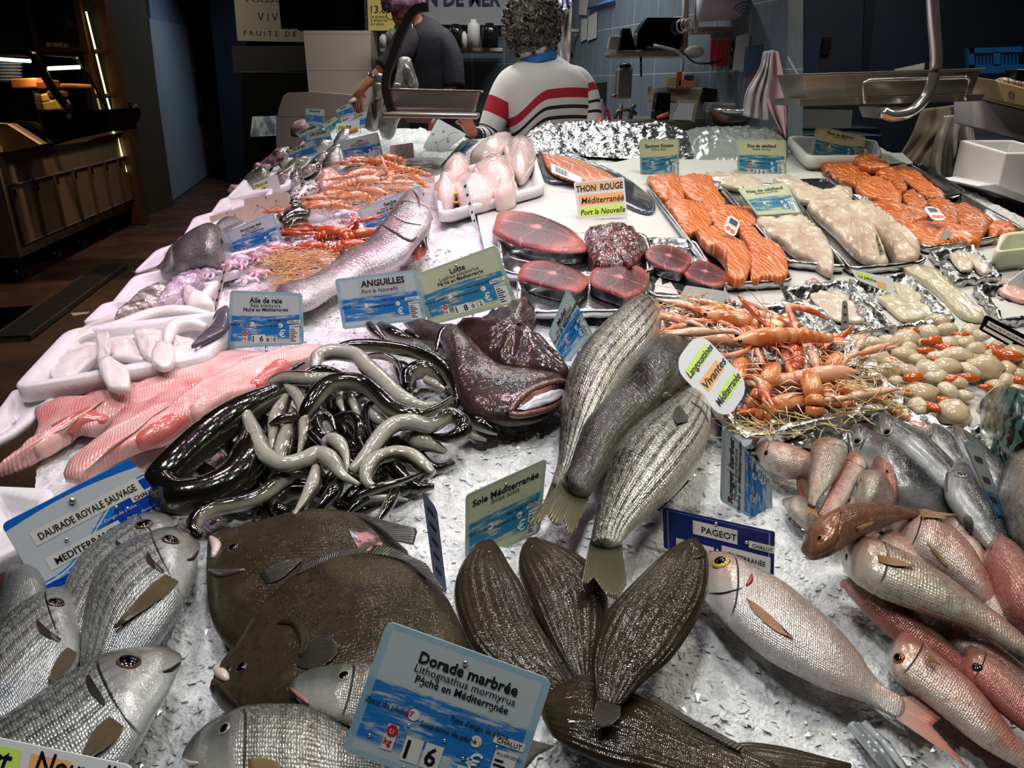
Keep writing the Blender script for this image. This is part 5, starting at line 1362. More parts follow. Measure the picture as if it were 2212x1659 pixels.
# folded foil boats
FB = 'crinkled foil boats of fillets'
tray('foil_boat', 'crinkled foil boat with pinkish white fillets, left of the two', 'tray', [(1775,722),(1915,708),(1825,605),(1695,622)], ALU, .035,.010,.02, FB, .004,.1,.010,11)
tray('foil_boat', 'crinkled foil boat with yellowish fillets, right of the two', 'tray', [(1930,705),(2065,690),(1960,588),(1832,605)], ALU, .035,.010,.02, FB, .004,.1,.010,12)
tray('foil_boat', 'crinkled foil boat of white pieces beside the salmon steaks', 'tray', [(2065,605),(2165,592),(2105,530),(2010,540)], ALU, .03,.008,.02, FB, .004,.1,.009,13)
tray('foil_boat', 'crinkled foil boat at the right frame edge', 'tray', [(2165,690),(2300,680),(2260,610),(2105,615)], ALU, .03,.008,.02, FB, .004,.1,.009,14)
tray('foil_tray', 'large crinkled foil tray full of langoustines and straw', 'tray', [(1600,945),(1970,870),(1760,650),(1430,668)], ALU, .045,.014,.03, AG, .002,.12,.011,15)
g = G(); q = cr([(1600,938),(1720,930),(1850,915),(1960,880),(2060,925),(2130,912)],40)
v, f = [],[]
for i, (x, y) in enumerate(q):
 for j in range(7):
  v.append(P(x + 2*j, y + j*7,.028 - .003*j) + NRM*(noise.noise(V((i*.6, j*.9,3)))*.012))
for i in range(39):
 for j in range(6): f.append((i*7 + j, i*7 + j + 1,(i + 1)*7 + j + 1,(i + 1)*7 + j))
tag(solid(mesh('foil_sheet', v, f, ALU),.0008), 'crumpled foil strip along the lower edge of langoustines and scallops', 'foil')

# ---------------------------------------------------------------- tuna
def tunac(N):
 x, y, z = N.xyz(N.uv())
 dx, dy = N.m('SUBTRACT', x, .5), N.m('SUBTRACT', y, .5)
 d = N.m('ADD', N.m('SQRT', N.m('ADD', N.m('POWER', dx, 2.), N.m('POWER', dy, 2.))), N.m('MULTIPLY', N.m('SUBTRACT', N.noise(6, N.uv(),4),.5),.16))
 c = N.ramp(d, [(.03, '#b5807a'),(.07, '#6a2730'),(.13, '#38121a'),(.27, '#48171f'),(.38, '#6a2529'),(.48, '#a0524c')])
 ang = N.m('ARCTAN2', dy, dx)
 seam = N.m('ABSOLUTE', N.m('SINE', N.m('ADD', N.m('MULTIPLY', ang, 2.), N.m('MULTIPLY', N.noise(3, N.uv()),2.2))))
 c = N.mix(N.m('MULTIPLY', N.sm(seam, .10,.01),.55), c, '#b5807a')
 return N.mix(N.m('MULTIPLY', N.sm(N.noise(50, N.uv(),4),.45,.7),.5), c, '#4d1822')
TUNA = MAT('red_tuna_flesh', tunac, .42,0,.15, bump=lambda N: N.m('ADD', N.noise(120), N.noise(40)), bs=.5, bd=.003)
T5 = zz(980,380,5.183)
TG = 'red tuna cuts'
def tuna(label, poly, h, t, seed, rough=.12):
 v, f, u, n = slab_geo(poly, h, t, .06,.04,6,0, seed)
 root = thing('tuna_steak', label, 'tuna', foot(v), TG)
 k = 2*n
 ftop = f[k:-1]; fs = f[:k] + [f[-1]]
 mesh('flesh', v, ftop, TUNA, root, u)
 mesh('skin', v, fs, TUNA_SKIN, root, u)
tuna('largest red tuna steak with round bone and grey skin, rear left', T5((440,590),(500,430),(640,415),(880,440),(1150,540),(1350,650),(1485,800),(1440,860),(1180,870),(900,830),(640,760),(450,650)),.006,.05,1)
tuna('red tuna steak with black skin at the front left', T5((720,1100),(800,1000),(980,970),(1200,1010),(1400,1090),(1515,1180),(1440,1290),(1350,1320),(1100,1270),(800,1190),(722,1150)),.01,.04,2)
tuna('red tuna steak at the front, right of the black skinned one', T5((1510,1140),(1600,1040),(1800,1000),(2000,1010),(2120,1060),(2185,1150),(2130,1290),(1950,1375),(1760,1320),(1560,1240)),.01,.038,3)
T6 = zz(1360,380,5.027)
tuna('small tuna steak with dark centre and silver skin', T6((170,840),(240,780),(380,765),(520,800),(660,890),(650,970),(570,1055),(450,1040),(300,990),(180,900)),.012,.035,4)
tuna('smallest tuna steak beside the langoustine tray', T6((580,1060),(680,950),(800,935),(940,990),(1070,1090),(1050,1170),(940,1215),(780,1180),(640,1120)),.012,.028,5)
LOIN = MAT('dark_tuna_loin', lambda N: N.mix(N.sm(N.m('SINE', N.m('ADD', N.m('MULTIPLY', N.xyz(N.uv())[1],60.), N.m('MULTIPLY', N.noise(5, N.uv()),26.))),-.3,.9), '#35121a', '#6d3038'),.3,0,.6, bump=lambda N: N.m('SINE', N.m('ADD', N.m('MULTIPLY', N.xyz(N.uv())[1],60.), N.m('MULTIPLY', N.noise(5, N.uv()),26.))), bs=.4, bd=.003)
slab('tuna_loin', 'dark red skinless tuna loin folded beside the largest steak', 'tuna', T5((1455,660),(1520,600),(1610,560),(1680,555),(1850,555),(2000,600),(2100,690),(2150,790),(2090,900),(2020,1000),(1850,1010),(1600,1010),(1540,950),(1480,790)), LOIN, .01,.05,.45,.25,6,.3,6, TG)
slab('tuna_loin', 'narrow dark tuna flap lying over the loin', 'tuna', T5((1620,570),(1700,620),(1850,760),(2000,960),(1960,1000),(1800,850),(1640,700),(1590,620)), LOIN, .045,.018,.5,.3,4,.3,7, TG)

# ---------------------------------------------------------------- salmon
def salc(scale, a, b):
 def f(N):
  x, y, z = N.xyz(N.uv())
  w = N.m('SINE', N.m('ADD', N.m('MULTIPLY', N.m('ADD', x, N.m('MULTIPLY', y, .6)), scale), N.m('MULTIPLY', N.noise(2.6, N.uv(),2),30.)))
  return N.mix(N.m('MULTIPLY', N.sm(w, .6,1.),.7), N.mix(N.noise(20), a, b), '#e8b486')
 return f
SALM = [MAT('salmon_flesh', salc(50., '#b0521a', '#c26426'),.42,0,.12, bump=lambda N: N.noise(90), bs=.3), MAT('salmon_flesh_fine', salc(66., '#ae5018', '#c06226'),.42,0,.12, bump=lambda N: N.noise(90), bs=.3),
  MAT('salmon_flesh_deep', salc(58., '#a04814', '#b0561e'),.42,0,.15, bump=lambda N: N.noise(90), bs=.3)]
SLG = 'orange salmon pieces'
for i, (lab, pg, h) in enumerate((
 ('salmon piece at the rear left corner of the left tray', T6((185,20),(300,0),(520,-10),(560,110),(595,250),(480,258),(380,262),(260,150)),.03),
 ('salmon piece at the rear right of the left tray', T6((520,10),(700,-15),(870,5),(930,130),(1040,290),(960,320),(800,305),(660,250),(560,140)),.03),
 ('salmon piece second row left, lit edge toward the tuna', T6((385,290),(460,250),(620,270),(800,310),(870,420),(880,540),(700,610),(600,610),(520,480)),.035),
 ('salmon piece behind the little white tag', T6((720,310),(900,320),(1100,340),(1330,355),(1370,450),(1350,540),(1200,580),(1000,600),(880,480),(800,380)),.03),
 ('curved salmon piece at the front, left of the last pair', T6((715,570),(860,550),(960,590),(1100,660),(1250,740),(1320,900),(1290,1060),(1230,1125),(1070,1100),(1060,950),(960,810),(800,720)),.045),
 ('broad salmon piece at the front right of the left tray', T6((1200,560),(1330,560),(1420,660),(1600,740),(1690,860),(1720,1000),(1690,1095),(1500,1100),(1330,1105),(1310,950),(1290,780),(1220,660)),.04))):
 slab('salmon_piece', lab, 'salmon', pg, SALM[i % 2], h - .02,.034,.22,.10,6,.25, i, SLG)
S3 = zz(1770,320,5.0)
for i, (lab, pg, h) in enumerate((
 ('rolled salmon piece on top at the back of the right tray', S3((380,130),(400,30),(480,20),(570,100),(700,150),(760,200),(640,220),(480,200)),.06),
 ('large swirled salmon piece at the rear left of the right tray', S3((20,190),(150,150),(320,125),(430,150),(540,230),(560,300),(460,370),(370,390),(240,340),(120,260)),.03),
 ('second swirled salmon piece, nearer the cod, in the right tray', S3((390,400),(520,320),(680,310),(800,370),(880,460),(880,600),(760,600),(600,540),(450,490)),.035),
 ('salmon strip between the swirled pieces and the crusted side', S3((560,210),(700,190),(820,250),(900,340),(950,450),(880,470),(780,380),(640,290)),.045),
 ('golden crusted salmon side in the dark tray', S3((740,200),(900,190),(1040,240),(1200,400),(1330,480),(1350,545),(1200,540),(1050,470),(880,340)),.03),
 ('triangular salmon piece at the left edge of the right tray', S3((560,590),(700,570),(860,610),(1000,640),(1120,650),(1170,760),(1050,810),(930,830),(800,770)),.03),
 ('salmon piece behind the oval white tag', S3((880,480),(1000,460),(1120,540),(1180,620),(1080,650),(940,600)),.03),
 ('square salmon piece right of the oval tag', S3((1160,560),(1300,550),(1420,590),(1520,690),(1500,830),(1380,800),(1260,700)),.035),
 ('front salmon piece of the right tray', S3((880,830),(1050,800),(1230,800),(1450,820),(1650,880),(1740,960),(1720,1030),(1500,1020),(1250,1065),(1080,1010),(960,920)),.03),
 ('striped salmon piece near the right rim', S3((1440,620),(1600,620),(1750,700),(1880,790),(1800,900),(1750,960),(1600,880),(1510,800)),.035),
 ('reddish salmon offcut at the far right rim', S3((1810,830),(1900,790),(2060,810),(2130,900),(2170,930),(1980,950),(1860,965)),.03))):
 slab('salmon_piece', lab, 'salmon', pg, MAT('golden_crust', lambda N: N.mix(N.sm(N.vor(90),.1,.5), '#d9b878', '#b2622e'),.2,0,.8, bump=lambda N: N.vor(120), bs=.8) if 'crusted side in' in lab else SALM[(i % 2) + 1 if i % 3 else 2], h - .02,.032,.25,.12,6,.3, i + 20, SLG)
for lab, q in (('small white tag with navy and orange print on the salmon', [(1574,462),(1600,478),(1588,513),(1561,498)]),('oval white tag lying on the right salmon row', [(1992,445),(2022,447),(2047,474),(2018,478)])):
 b = Board(q, .075,0,40 if 'oval' not in lab else 70)
 root = thing('product_tag', lab, 'tag', b.at(.5,1), 'tags on the salmon'); b.panel(WHITE_PVC, root, r=.25)
 g = G(); b.rect(g, .22,.12,.85,.42,0); b.disc(g, .32,.72,.13,1, sy=.9); b.disc(g, .68,.76,.13,1, sy=.9); b.rect(g, .1,.46,.9,.5,2)
 g.out('print', [ink('#2a3058'), ink('#d06a44'), ink('#c9c46a')], root, smooth=False)

# ---------------------------------------------------------------- white fish
COD = MAT('pale_cod_flesh', lambda N: N.mix(N.m('MULTIPLY', N.sm(N.m('SINE', N.m('ADD', N.m('MULTIPLY', N.xyz(N.uv())[1],44.), N.m('MULTIPLY', N.noise(3, N.uv()),16.))),.4,1.),.35), N.ramp(N.noise(9, None, 4),[(.35, '#a08674'),(.5, '#b8a692'),(.65, '#cdc3b2')]), '#b39a8a'),.4,0,.25, bump=lambda N: N.m('ADD', N.noise(40), N.m('SINE', N.m('ADD', N.m('MULTIPLY', N.xyz(N.uv())[1],44.), N.m('MULTIPLY', N.noise(3, N.uv()),16.)))), bs=.25, bd=.004)
FIL = MAT('white_fillet', lambda N: N.mix(N.noise(12, None, 4), '#bda793', '#cfc6b6'),.25,0,.6, bump=lambda N: N.noise(30), bs=.3)
FILY = MAT('yellowish_fillet', lambda N: N.mix(N.noise(12, None, 4), '#b5a884', '#cbc4ae'),.25,0,.6, bump=lambda N: N.noise(30), bs=.3)
WG = 'white fish fillets'
for i, (lab, pg, m, h, t) in enumerate((
 ('pinkish cod fillet in ridged folds right of the salmon', T6((1380,430),(1560,430),(1750,400),(1920,460),(2050,560),(2150,700),(2212,850),(2212,1040),(2100,1000),(1950,900),(1800,830),(1640,700),(1480,600),(1390,510)), COD, .012,.03),
 ('long beige cod fillet lying behind the salmon tray', T6((820,-40),(1000,-30),(1250,0),(1420,60),(1500,150),(1400,140),(1180,130),(980,90),(900,50)), FIL, .012,.025),
 ('pale cod loin nearest the Filet board', S3((-130,620),(-20,480),(160,470),(330,540),(500,720),(620,900),(700,1100),(740,1240),(560,1210),(400,1120),(200,920),(20,760)), COD, .012,.035),
 ('pale cod loin beside the right salmon row', S3((250,620),(350,560),(560,600),(740,730),(900,860),(1040,980),(1090,1060),(1060,1190),(860,1190),(780,1080),(650,900),(480,760)), COD, .015,.038),
 ('brownish cod tail piece at the back of the long tray', T6((1560,30),(1700,0),(1850,60),(2050,180),(2250,230),(2212,290),(2000,280),(1820,240),(1720,130)), FIL, .015,.03),
 ('small cod end beside the pale loins', S3((20,470),(180,430),(330,440),(360,520),(300,560),(160,520)), FIL, .02,.03))):
 slab('cod_fillet', lab, 'fillet', pg, m, h, t, .4,.2,6,.35, i + 40, WG)
B4 = zz(1650,580,3.936)
for i, (lab, pg, m, h, t) in enumerate((
 ('flat pinkish fillet in the left foil boat', B4((310,150),(450,130),(560,110),(680,220),(850,290),(1000,390),(950,440),(760,450),(600,430),(470,320),(380,220)), FIL, .012,.016),
 ('small mauve fillet end at the top of the left foil boat', B4((350,110),(420,90),(480,120),(440,155),(380,150)), MAT('mauve_fillet', '#a98a8c', .25,0,.6),.014,.02),
 ('yellowish fillet in the right foil boat', B4((970,250),(1080,205),(1180,250),(1300,330),(1400,390),(1330,420),(1190,430),(1080,350)), FILY, .014,.018),
 ('narrow yellowish fillet at the rear of the right foil boat', B4((1070,90),(1180,100),(1330,190),(1500,290),(1600,370),(1450,400),(1300,330),(1160,230)), FILY, .012,.018),
 ('long beige fillet lying outside the foil boats', B4((1180,-10),(1300,-30),(1450,0),(1550,90),(1700,210),(1860,370),(1850,430),(1700,400),(1560,270),(1400,130)), FILY, .012,.025),
 ('white piece in the foil boat beside the 5E tag', S3((1400,1140),(1500,1090),(1600,1160),(1660,1290),(1560,1310),(1480,1250)), FIL, .015,.02),
 ('pinkish piece in the foil boat beside the 5E tag', S3((1540,1110),(1640,1140),(1780,1220),(1850,1310),(1780,1350),(1680,1270)), FIL, .016,.02),
 ('pink fillet in the foil boat at the frame edge', S3((1890,1470),(2000,1440),(2212,1530),(2330,1620),(2200,1640),(1980,1560)), MAT('pink_fillet', '#d5a79c', .25,0,.6),.014,.022))):
 slab('white_fillet', lab, 'fillet', pg, m, h, t*.7,.3,.2,5,.5, i + 60, 'flat fillets in foil')

# ---------------------------------------------------------------- scallops
SCA = [MAT('scallop_muscle', lambda N: N.mix(N.noise(14, None, 3), '#b8a07c', '#d2c3a4'),.2,0,.8, bump=lambda N: N.noise(20), bs=.2), MAT('pale_scallop_muscle', lambda N: N.mix(N.noise(14, None, 3), '#c2b090', '#dccfb6'),.2,0,.8, bump=lambda N: N.noise(20), bs=.2)]
CORAL = MAT('orange_coral', lambda N: N.mix(N.noise(30), '#b2410f', '#cf6526'),.2,0,.9)
sc_pts = [(800,620,75),(900,650,90),(1060,625,75),(1210,600,100),(1480,450,80),(1390,540,75),(1560,520,70),(1240,680,60),(740,700,55),(960,760,85),(1190,730,85),(1100,820,80),(1030,880,100),(1220,870,70),(1400,640,70),(1560,640,80),(1640,740,95),(1720,640,80),(1800,680,70),(1560,830,85),(1400,860,95),(1460,920,80),(1740,870,75),(1880,840,115),(1780,770,55),(2050,850,80),(2060,950,70),(2160,900,70),(2120,720,90),(2020,660,75),(1340,1050,100),(1560,1040,85),(1620,970,80),(1700,1080,60),(1320,1180,90),(1620,1230,130),(1980,1070,80),(2080,1120,65),(2160,1040,70),(1960,990,60),(1880,1190,60),(1300,770,60),(1660,600,55),(1840,570,60),(1760,530,70),(1950,740,60),(2200,800,80),(2180,1150,60),(1480,760,70),(1130,960,60)]
co_pts = [(860,770,55,35),(1070,780,65,80),(1260,530,60,0),(1450,620,95,-25),(1380,700,70,0),(1560,680,80,20),(1290,930,95,-25),(1740,930,75,25),(1600,945,70,15),(1220,1040,60,10),(1420,1180,85,70),(1540,1130,75,50),(1680,570,65,10),(1940,680,70,40),(2060,740,110,50),(1890,1010,55,10),(2170,950,70,30),(2160,1090,70,20),(1440,770,35,60),(2060,650,40,20)]
order = ['first', 'second', 'third', 'fourth', 'fifth', 'sixth', 'seventh', 'eighth', 'ninth', 'tenth', 'eleventh', 'twelfth', 'thirteenth', 'fourteenth']
rnd = random.Random(5)
rows = [[] for _ in range(8)]
for p in sc_pts: rows[min(7, int((p[1] - 420)/104))].append(p)
rown = ['rearmost', 'second', 'third', 'fourth', 'fifth', 'sixth', 'seventh', 'front']
for ri, row in enumerate(rows):
 for ci, (x, y, r) in enumerate(sorted(row)):
  (px, py), = B4((x, y)); rr = r/3.936/F*depth(P(px, py, .02))
  hh = .012 + max(0,.028 - abs(y - 780)/600*.03 - abs(x - 1500)/1000*.02)
  c = P(px, py, hh + rr*.5)
  M = Matrix.Rotation(rnd.uniform(0,3),3, 'Z') @ Matrix.Rotation(rnd.uniform(-.5,.5),3, 'X')
  v, f, u = ell_geo((0,0,0),(rr*1.3, rr*1.05, rr*.8),9)
  v = [c + M @ (p*(1 + .22*noise.noise(p*55 + V((x, y, 0))))) for p in v]
  tag(mesh('scallop', v, f, SCA[rnd.random() < .4], None, u), 'cream scallop, %s from the left in the %s row of the scallop heap' % (order[ci], rown[ri]), 'scallop', 'shelled scallops')
crows = [[],[],[]]
for p in co_pts: crows[min(2, int((p[1] - 500)/240))].append(p)
for ri, row in enumerate(crows):
 for ci, (x, y, r, a) in enumerate(sorted(row)):
  (px, py), = B4((x, y)); rr = r/3.936/F*depth(P(px, py, .02))
  hh = .012 + max(0,.036 - abs(y - 780)/600*.03 - abs(x - 1500)/1000*.02)
  M = Matrix.Rotation(-radians(a),3, 'Z')
  v, f, u = ell_geo((0,0,0),(rr*1.15, rr*.58, rr*.48),9)
  c = P(px, py, hh + rr*.5)
  v = [c + M @ (V((p.x, p.y + .25*p.x*p.x/rr, p.z))*(1 + .12*noise.noise(p*80 + V((x, y, 0))))) for p in v]
  tag(mesh('scallop_coral', v, f, CORAL, None, u), 'orange scallop coral, %s from the left in the %s band of the heap' % (order[ci],('rear', 'middle', 'front')[ri]), 'coral', 'orange scallop corals')

# ---------------------------------------------------------------- langoustines
LS = MAT('langoustine_shell', lambda N: N.mix(N.sm(N.noise(30, None, 4),.35,.65), '#c46a34', '#e0a472'),.2,0,.9, bump=lambda N: N.noise(50), bs=.3)
LS2 = MAT('langoustine_claw', lambda N: N.mix(N.sm(N.noise(26, N.sc(N.ob(),(.4,1,1)),3),.4,.62), '#cf6334', '#e9c0a6'),.2,0,.9, bump=lambda N: N.noise(90), bs=.5)
LS3 = MAT('langoustine_pink', lambda N: N.mix(N.noise(20), '#d98a66', '#ecc4a6'),.2,0,.9)
LRED = MAT('langoustine_red', lambda N: N.mix(N.noise(30), '#9c3a20', '#cf6c44'),.2,0,.9, bump=lambda N: N.noise(60), bs=.4)
BLK = MAT('black_eye', '#060606', .08,0,1)
def lang_proto(shell, claw, curl, spread, nm='langoustine'):
 """20 cm long, head toward +x, belly down, origin under the middle"""
 root = thing(nm, '', '', (0,0,0))
 def part(n, g, m): return mesh(n, g.v, g.f, m, root, g.u, local=True)
 g = G(); g.tube([V((.0,0,.017)), V((.012,0,.018)), V((.035,0,.0185)), V((.055,0,.017)), V((.070,0,.015)), V((.083,0,.018))],[.0115,.0135,.0138,.0115,.007,.0008],14)
 part('carapace', g, shell)
 g = G(); p, a = V((.0,0,.016)), pi
 for k in range(6):
  a2 = a + curl
  q = p + V((cos(a2),0,-sin(a - pi + curl)*1.))*.0125
  q.z = max(.006, q.z) if curl < .3 else q.z
  r = .0125 - .0011*k
  g.tube([p, p.lerp(q, .25), p.lerp(q, .8), q.lerp(p, -.12)],[r*.86, r*1.06, r*1.0, r*.9],14)
  p, a = q, a2
 part('abdomen', g, shell)
 d = V((cos(a),0,-sin(a - pi)))
 for s in (-1,0,1):
  g = G(); e = d*.022 + V((0, s*.011,-.002))
  g.ell(p + e*.55,(.013,.0055,.0016),7, M=Matrix.Rotation(math.atan2(e.y, e.x),3, 'Z'))
  part('tail_fan', g, claw)
 for s in (-1,1):
  g = G(); sp = spread*s
  g.tube([V((.055, s*.009,.012)), V((.07, s*.020 + sp*.2,.014)), V((.088, s*.021 + sp*.5,.013)), V((.098, s*.02 + sp*.55,.012))],[.003,.0042,.0045,.004],8)
  g.tube([V((.098, s*.02 + sp*.55,.012)), V((.112, s*.02 + sp*.7,.013)), V((.132, s*.02 + sp*.85,.013)), V((.145, s*.021 + sp*.95,.012)), V((.172, s*.026 + sp*1.1,.011))],[.004,.0068,.0072,.005,.0007],8)
  g.tube([V((.138, s*.017 + sp*.9,.013)), V((.155, s*.016 + sp*1.0,.014)), V((.172, s*.021 + sp*1.1,.012))],[.0042,.003,.0006],7)
  part('claw', g, claw)
  for k in range(4):
   g = G(); x = .05 - .011*k
   g.tube([V((x, s*.010,.010)), V((x + .012 - .008*k, s*.026,.016)), V((x + .016 - .014*k, s*.044,.004))],[.0016,.0013,.0005],5)
   part('leg', g, claw)
  g = G(); g.tube([V((.08, s*.003,.018)), V((.11, s*.02,.034)), V((.15, s*.05,.03)), V((.19, s*.09,.012))],[.0008,.0007,.0005,.0003],4)
  part('antenna', g, claw)
  g = G(); g.ell((.073, s*.0065,.0195),.0032,6); part('eye', g, BLK)
 return root
def dup(root, M, label, cat, group):
 r = root.copy(); COL.objects.link(r); r.matrix_world = M
 r['label'] = label; r['category'] = cat; r['group'] = group
 for ch in root.children:
  c = ch.copy(); COL.objects.link(c); c.parent = r
 return r
PROT = [lang_proto(LS, LS2,.05,.01), lang_proto(LS, LS2,.42,.03), lang_proto(LS3, LS3,.12,.02), lang_proto(LRED, LRED, .3,.02), lang_proto(LS, LS2,.62,.0)]
USED = set()
def lang(label, px, py, h, ang, k, s=1., roll=0., pitch=0., group='langoustines'):
 """ang: heading of the head in the ground plane, degrees from +x (right),90 = away from the camera"""
 c = P(px, py, h)
 M = Matrix.Translation(c) @ NRM.to_track_quat('Z', 'Y').to_matrix().to_4x4()
 M = M @ Matrix.Rotation(radians(ang),4, 'Z') @ Matrix.Rotation(radians(-pitch),4, 'Y') @ Matrix.Rotation(radians(roll),4, 'X') @ Matrix.Scale(s, 4)
 if k not in USED:
  USED.add(k); r = PROT[k]; r.matrix_world = M
  r['label'] = label; r['category'] = 'langoustine'; r['group'] = group
  return r
 return dup(PROT[k], M, label, 'langoustine', group)
LG = 'langoustines in the foil tray'
for a in (('tray langoustine with curled orange tail, just right of the white card', 1640,850,.05,60,1,1.05,20),('tray langoustine showing a round orange tail at the front', 1755,880,.05,80,4,1.1,0),('tray langoustine curled at the front left corner of the foil', 1670,905,.03,20,1,1.05,-30),
 ('tray langoustine lying along the right foil edge', 1850,875,.025,140,0,1., 15),('tray langoustine with long claws pointing at the lemon half', 1620,720,.06,150,0,1.1,0),('tray langoustine at the back left with ridged tail', 1560,690,.045,200,1,1., 10),
 ('tray langoustine with raised claw at the rear foil rim', 1650,700,.05,160,2,.85,-10),('tray langoustine in the middle with reddened belly', 1700,780,.06,100,3,1., 60),('tray langoustine stretched across the middle, claws left', 1690,745,.075,190,0,1.15,-15),
 ('tray langoustine below the middle, head to the right', 1740,820,.055,10,2,1.0,40),('tray langoustine at the right, black eye visible', 1800,820,.04,60,0,.95,-20),('tray langoustine with pale belly near the right rim', 1810,845,.03,150,2,.8,150),
 ('tray langoustine tucked under the card corner', 1610,800,.045,250,1,1., 30),('tray langoustine with crossed claws behind the red one', 1650,760,.05,120,0,1., 30),('tray langoustine half under straw at the front edge', 1810,890,.02,170,1,1., 0),('tray langoustine at the back right corner', 1725,735,.04,120,0,1.0,0),
 ('tray langoustine buried at the centre, red head only', 1720,800,.03,40,3,.9,90),('tray langoustine at the back centre beside the lemon', 1600,745,.04,170,2,1., -40)):
 a = list(a); a[6] *= 1.18; lang(*a, group=LG)
# upright claw
g = G(); g.tube([P(1790,690,.09), P(1745,668,.115), P(1700,660,.11)],[.004,.008,.006],8); g.tube([P(1700,660,.11), P(1712,690,.10), P(1733,762,.07)],[.006,.007,.004],8)
tag(g.out('langoustine_claw', LS2), 'bent pair of loose orange claw joints at the top of the tray', 'claw')
# half lemon and shellfish lump
g = G(); c = P(1665,702,.075); g.ell(c, (.028,.022,.012),10); tag(g.out('lemon', MAT('lemon_flesh', '#e2cf9c', .3,0,.5)), 'cut pale lemon half among the tray langoustines', 'lemon')
g = G()
for k in range(26): g.ell(P(1560 + rnd.uniform(-42,45),668 + rnd.uniform(-18,14),.035 + rnd.uniform(0,.02)), rnd.uniform(.006,.012),5)
tag(g.out('oysters', MAT('dark_wet_shells', lambda N: N.mix(N.noise(60), '#2f2a22', '#8f8672'),.12,.2,1., bump=lambda N: N.noise(50), bs=.6)), 'clump of dark wet shells at the rear of the foil tray', 'shells', kind='stuff')
def straw(label, spots, n, m, seed, rmax=.0012):
 rnd = random.Random(seed); g = G()
 for k in range(n):
  x, y, sx, sy, h = rnd.choice(spots)
  x += rnd.gauss(0, sx); y += rnd.gauss(0, sy)
  c = P(x, y, h + rnd.uniform(0,.03)); a = rnd.uniform(0,6.28); L = rnd.uniform(.02,.055)
  d = V((cos(a), sin(a), rnd.uniform(-.2,.3)))*L; b = V((-d.y, d.x, rnd.uniform(-.01,.02)))*rnd.uniform(-.6,.6)
  pts = [c - d, c - d*.3 + b*.6, c + d*.3 + b*.6, c + d]
  r = rnd.uniform(.0005, rmax)
  g.tube([V(q) for q in cr([tuple(p) for p in pts],7)], r, 4)
 return tag(g.out('straw', m), label, 'straw', kind='stuff')
STRAW = MAT('pale_straw', lambda N: N.mix(N.noise(30), '#c2a565', '#e2d09c'),.5)
straw('pale straw strands around the tray langoustines', [(1500,660,25,12,.04),(1640,920,45,12,.03),(1800,900,60,14,.03),(1850,800,30,30,.05),(1900,860,30,14,.03)],210, STRAW, 4)
# ---------------------------------------------------------------- middle and far left of the counter
DKB = fskin('dark_bream_flank', '#23262a', '#4a4d4e', '#8a8c88', '#9b9c98', hl=.24, sc=(50,24), metal=.35, mottle=.3, gill=.25, scale_amt=.5)
fish('sea_bream', 'dark sea bream with silver head beside the Encornets board', Z5((1990,545,1990,577),(1930,465,1942,602),(1830,430,1830,642),(1700,460,1690,657),(1560,530,1570,692),(1440,620,1470,712),(1350,700,1380,737),(1250,740,1270,767)), DKB, .02,.5, None, 'fish', [Z5((1888,475))[0] + (9,)], E_BREAM,
 [('tail_fin', Z5((1252,740),(1268,768)), Z5((1110,730),(1150,758),(1120,790)), {'h': .03})], FIN_GR)
fish('sea_bream', 'dark fish back behind the silver headed bream', Z5((1640,500,1650,520),(1590,478,1620,545),(1500,530,1560,600),(1430,610,1500,680),(1370,720,1420,745)), BREAM_D, .03,.6)
fish('sea_bream', 'dark fish tail lying over the beige board backs', Z5((1790,430,1800,450),(1860,340,1880,400),(1930,295,1960,360),(2010,290,2020,340),(2070,310,2070,325)), BREAM_D, .04,.4)
slab('gurnard_fin', 'reddish fin lying in the small white box', 'fish', Z5((1620,500),(1680,420),(1790,350),(1770,400),(1680,470)), MAT('reddish_fin', '#a5604f', .35,0,.4),.03,.015,.3,.3,4,.2,3)
LIL = MAT('lilac_squid_skin', lambda N: N.mix(N.sm(N.noise(40, None, 4),.35,.65), '#8d7a92', '#cdbfc9'),.2,0,.8, bump=lambda N: N.noise(40), bs=.3)
SILB = MAT('silver_brown_skin', lambda N: N.mix(N.sm(N.noise(30, N.sc(N.ob(),(1,3,1)),4),.35,.65), '#6d5f5c', '#c5bcb8'),.2,.2,.8)
slab('cuttlefish', 'silvery brown cuttlefish at the front of the lilac squid box', 'squid', Z5((975,1135),(1060,1050),(1200,935),(1340,855),(1450,825),(1410,930),(1330,1025),(1150,1075)), SILB, .03,.03,.5,.3,5,.3,1)
slab('squid', 'lilac squid body behind the silvery cuttlefish', 'squid', Z5((1335,1015),(1420,880),(1560,780),(1700,735),(1740,780),(1620,900),(1440,990)), LIL, .03,.03,.5,.3,5,.3,2)
slab('squid', 'greyish lilac squid wing under the silvery cuttlefish', 'squid', Z5((1330,1060),(1450,1000),(1580,960),(1590,1010),(1450,1050)), LIL, .02,.02,.5,.3,5,.3,3)
slab('cuttlefish', 'white cuttlefish mantle lying beside the pinkish board edge', 'squid', Z5((1560,950),(1590,870),(1700,920),(1820,990),(1780,1030),(1620,1030)), CUT, .03,.03,.5,.3,5,.2,4)
rnd = random.Random(21)
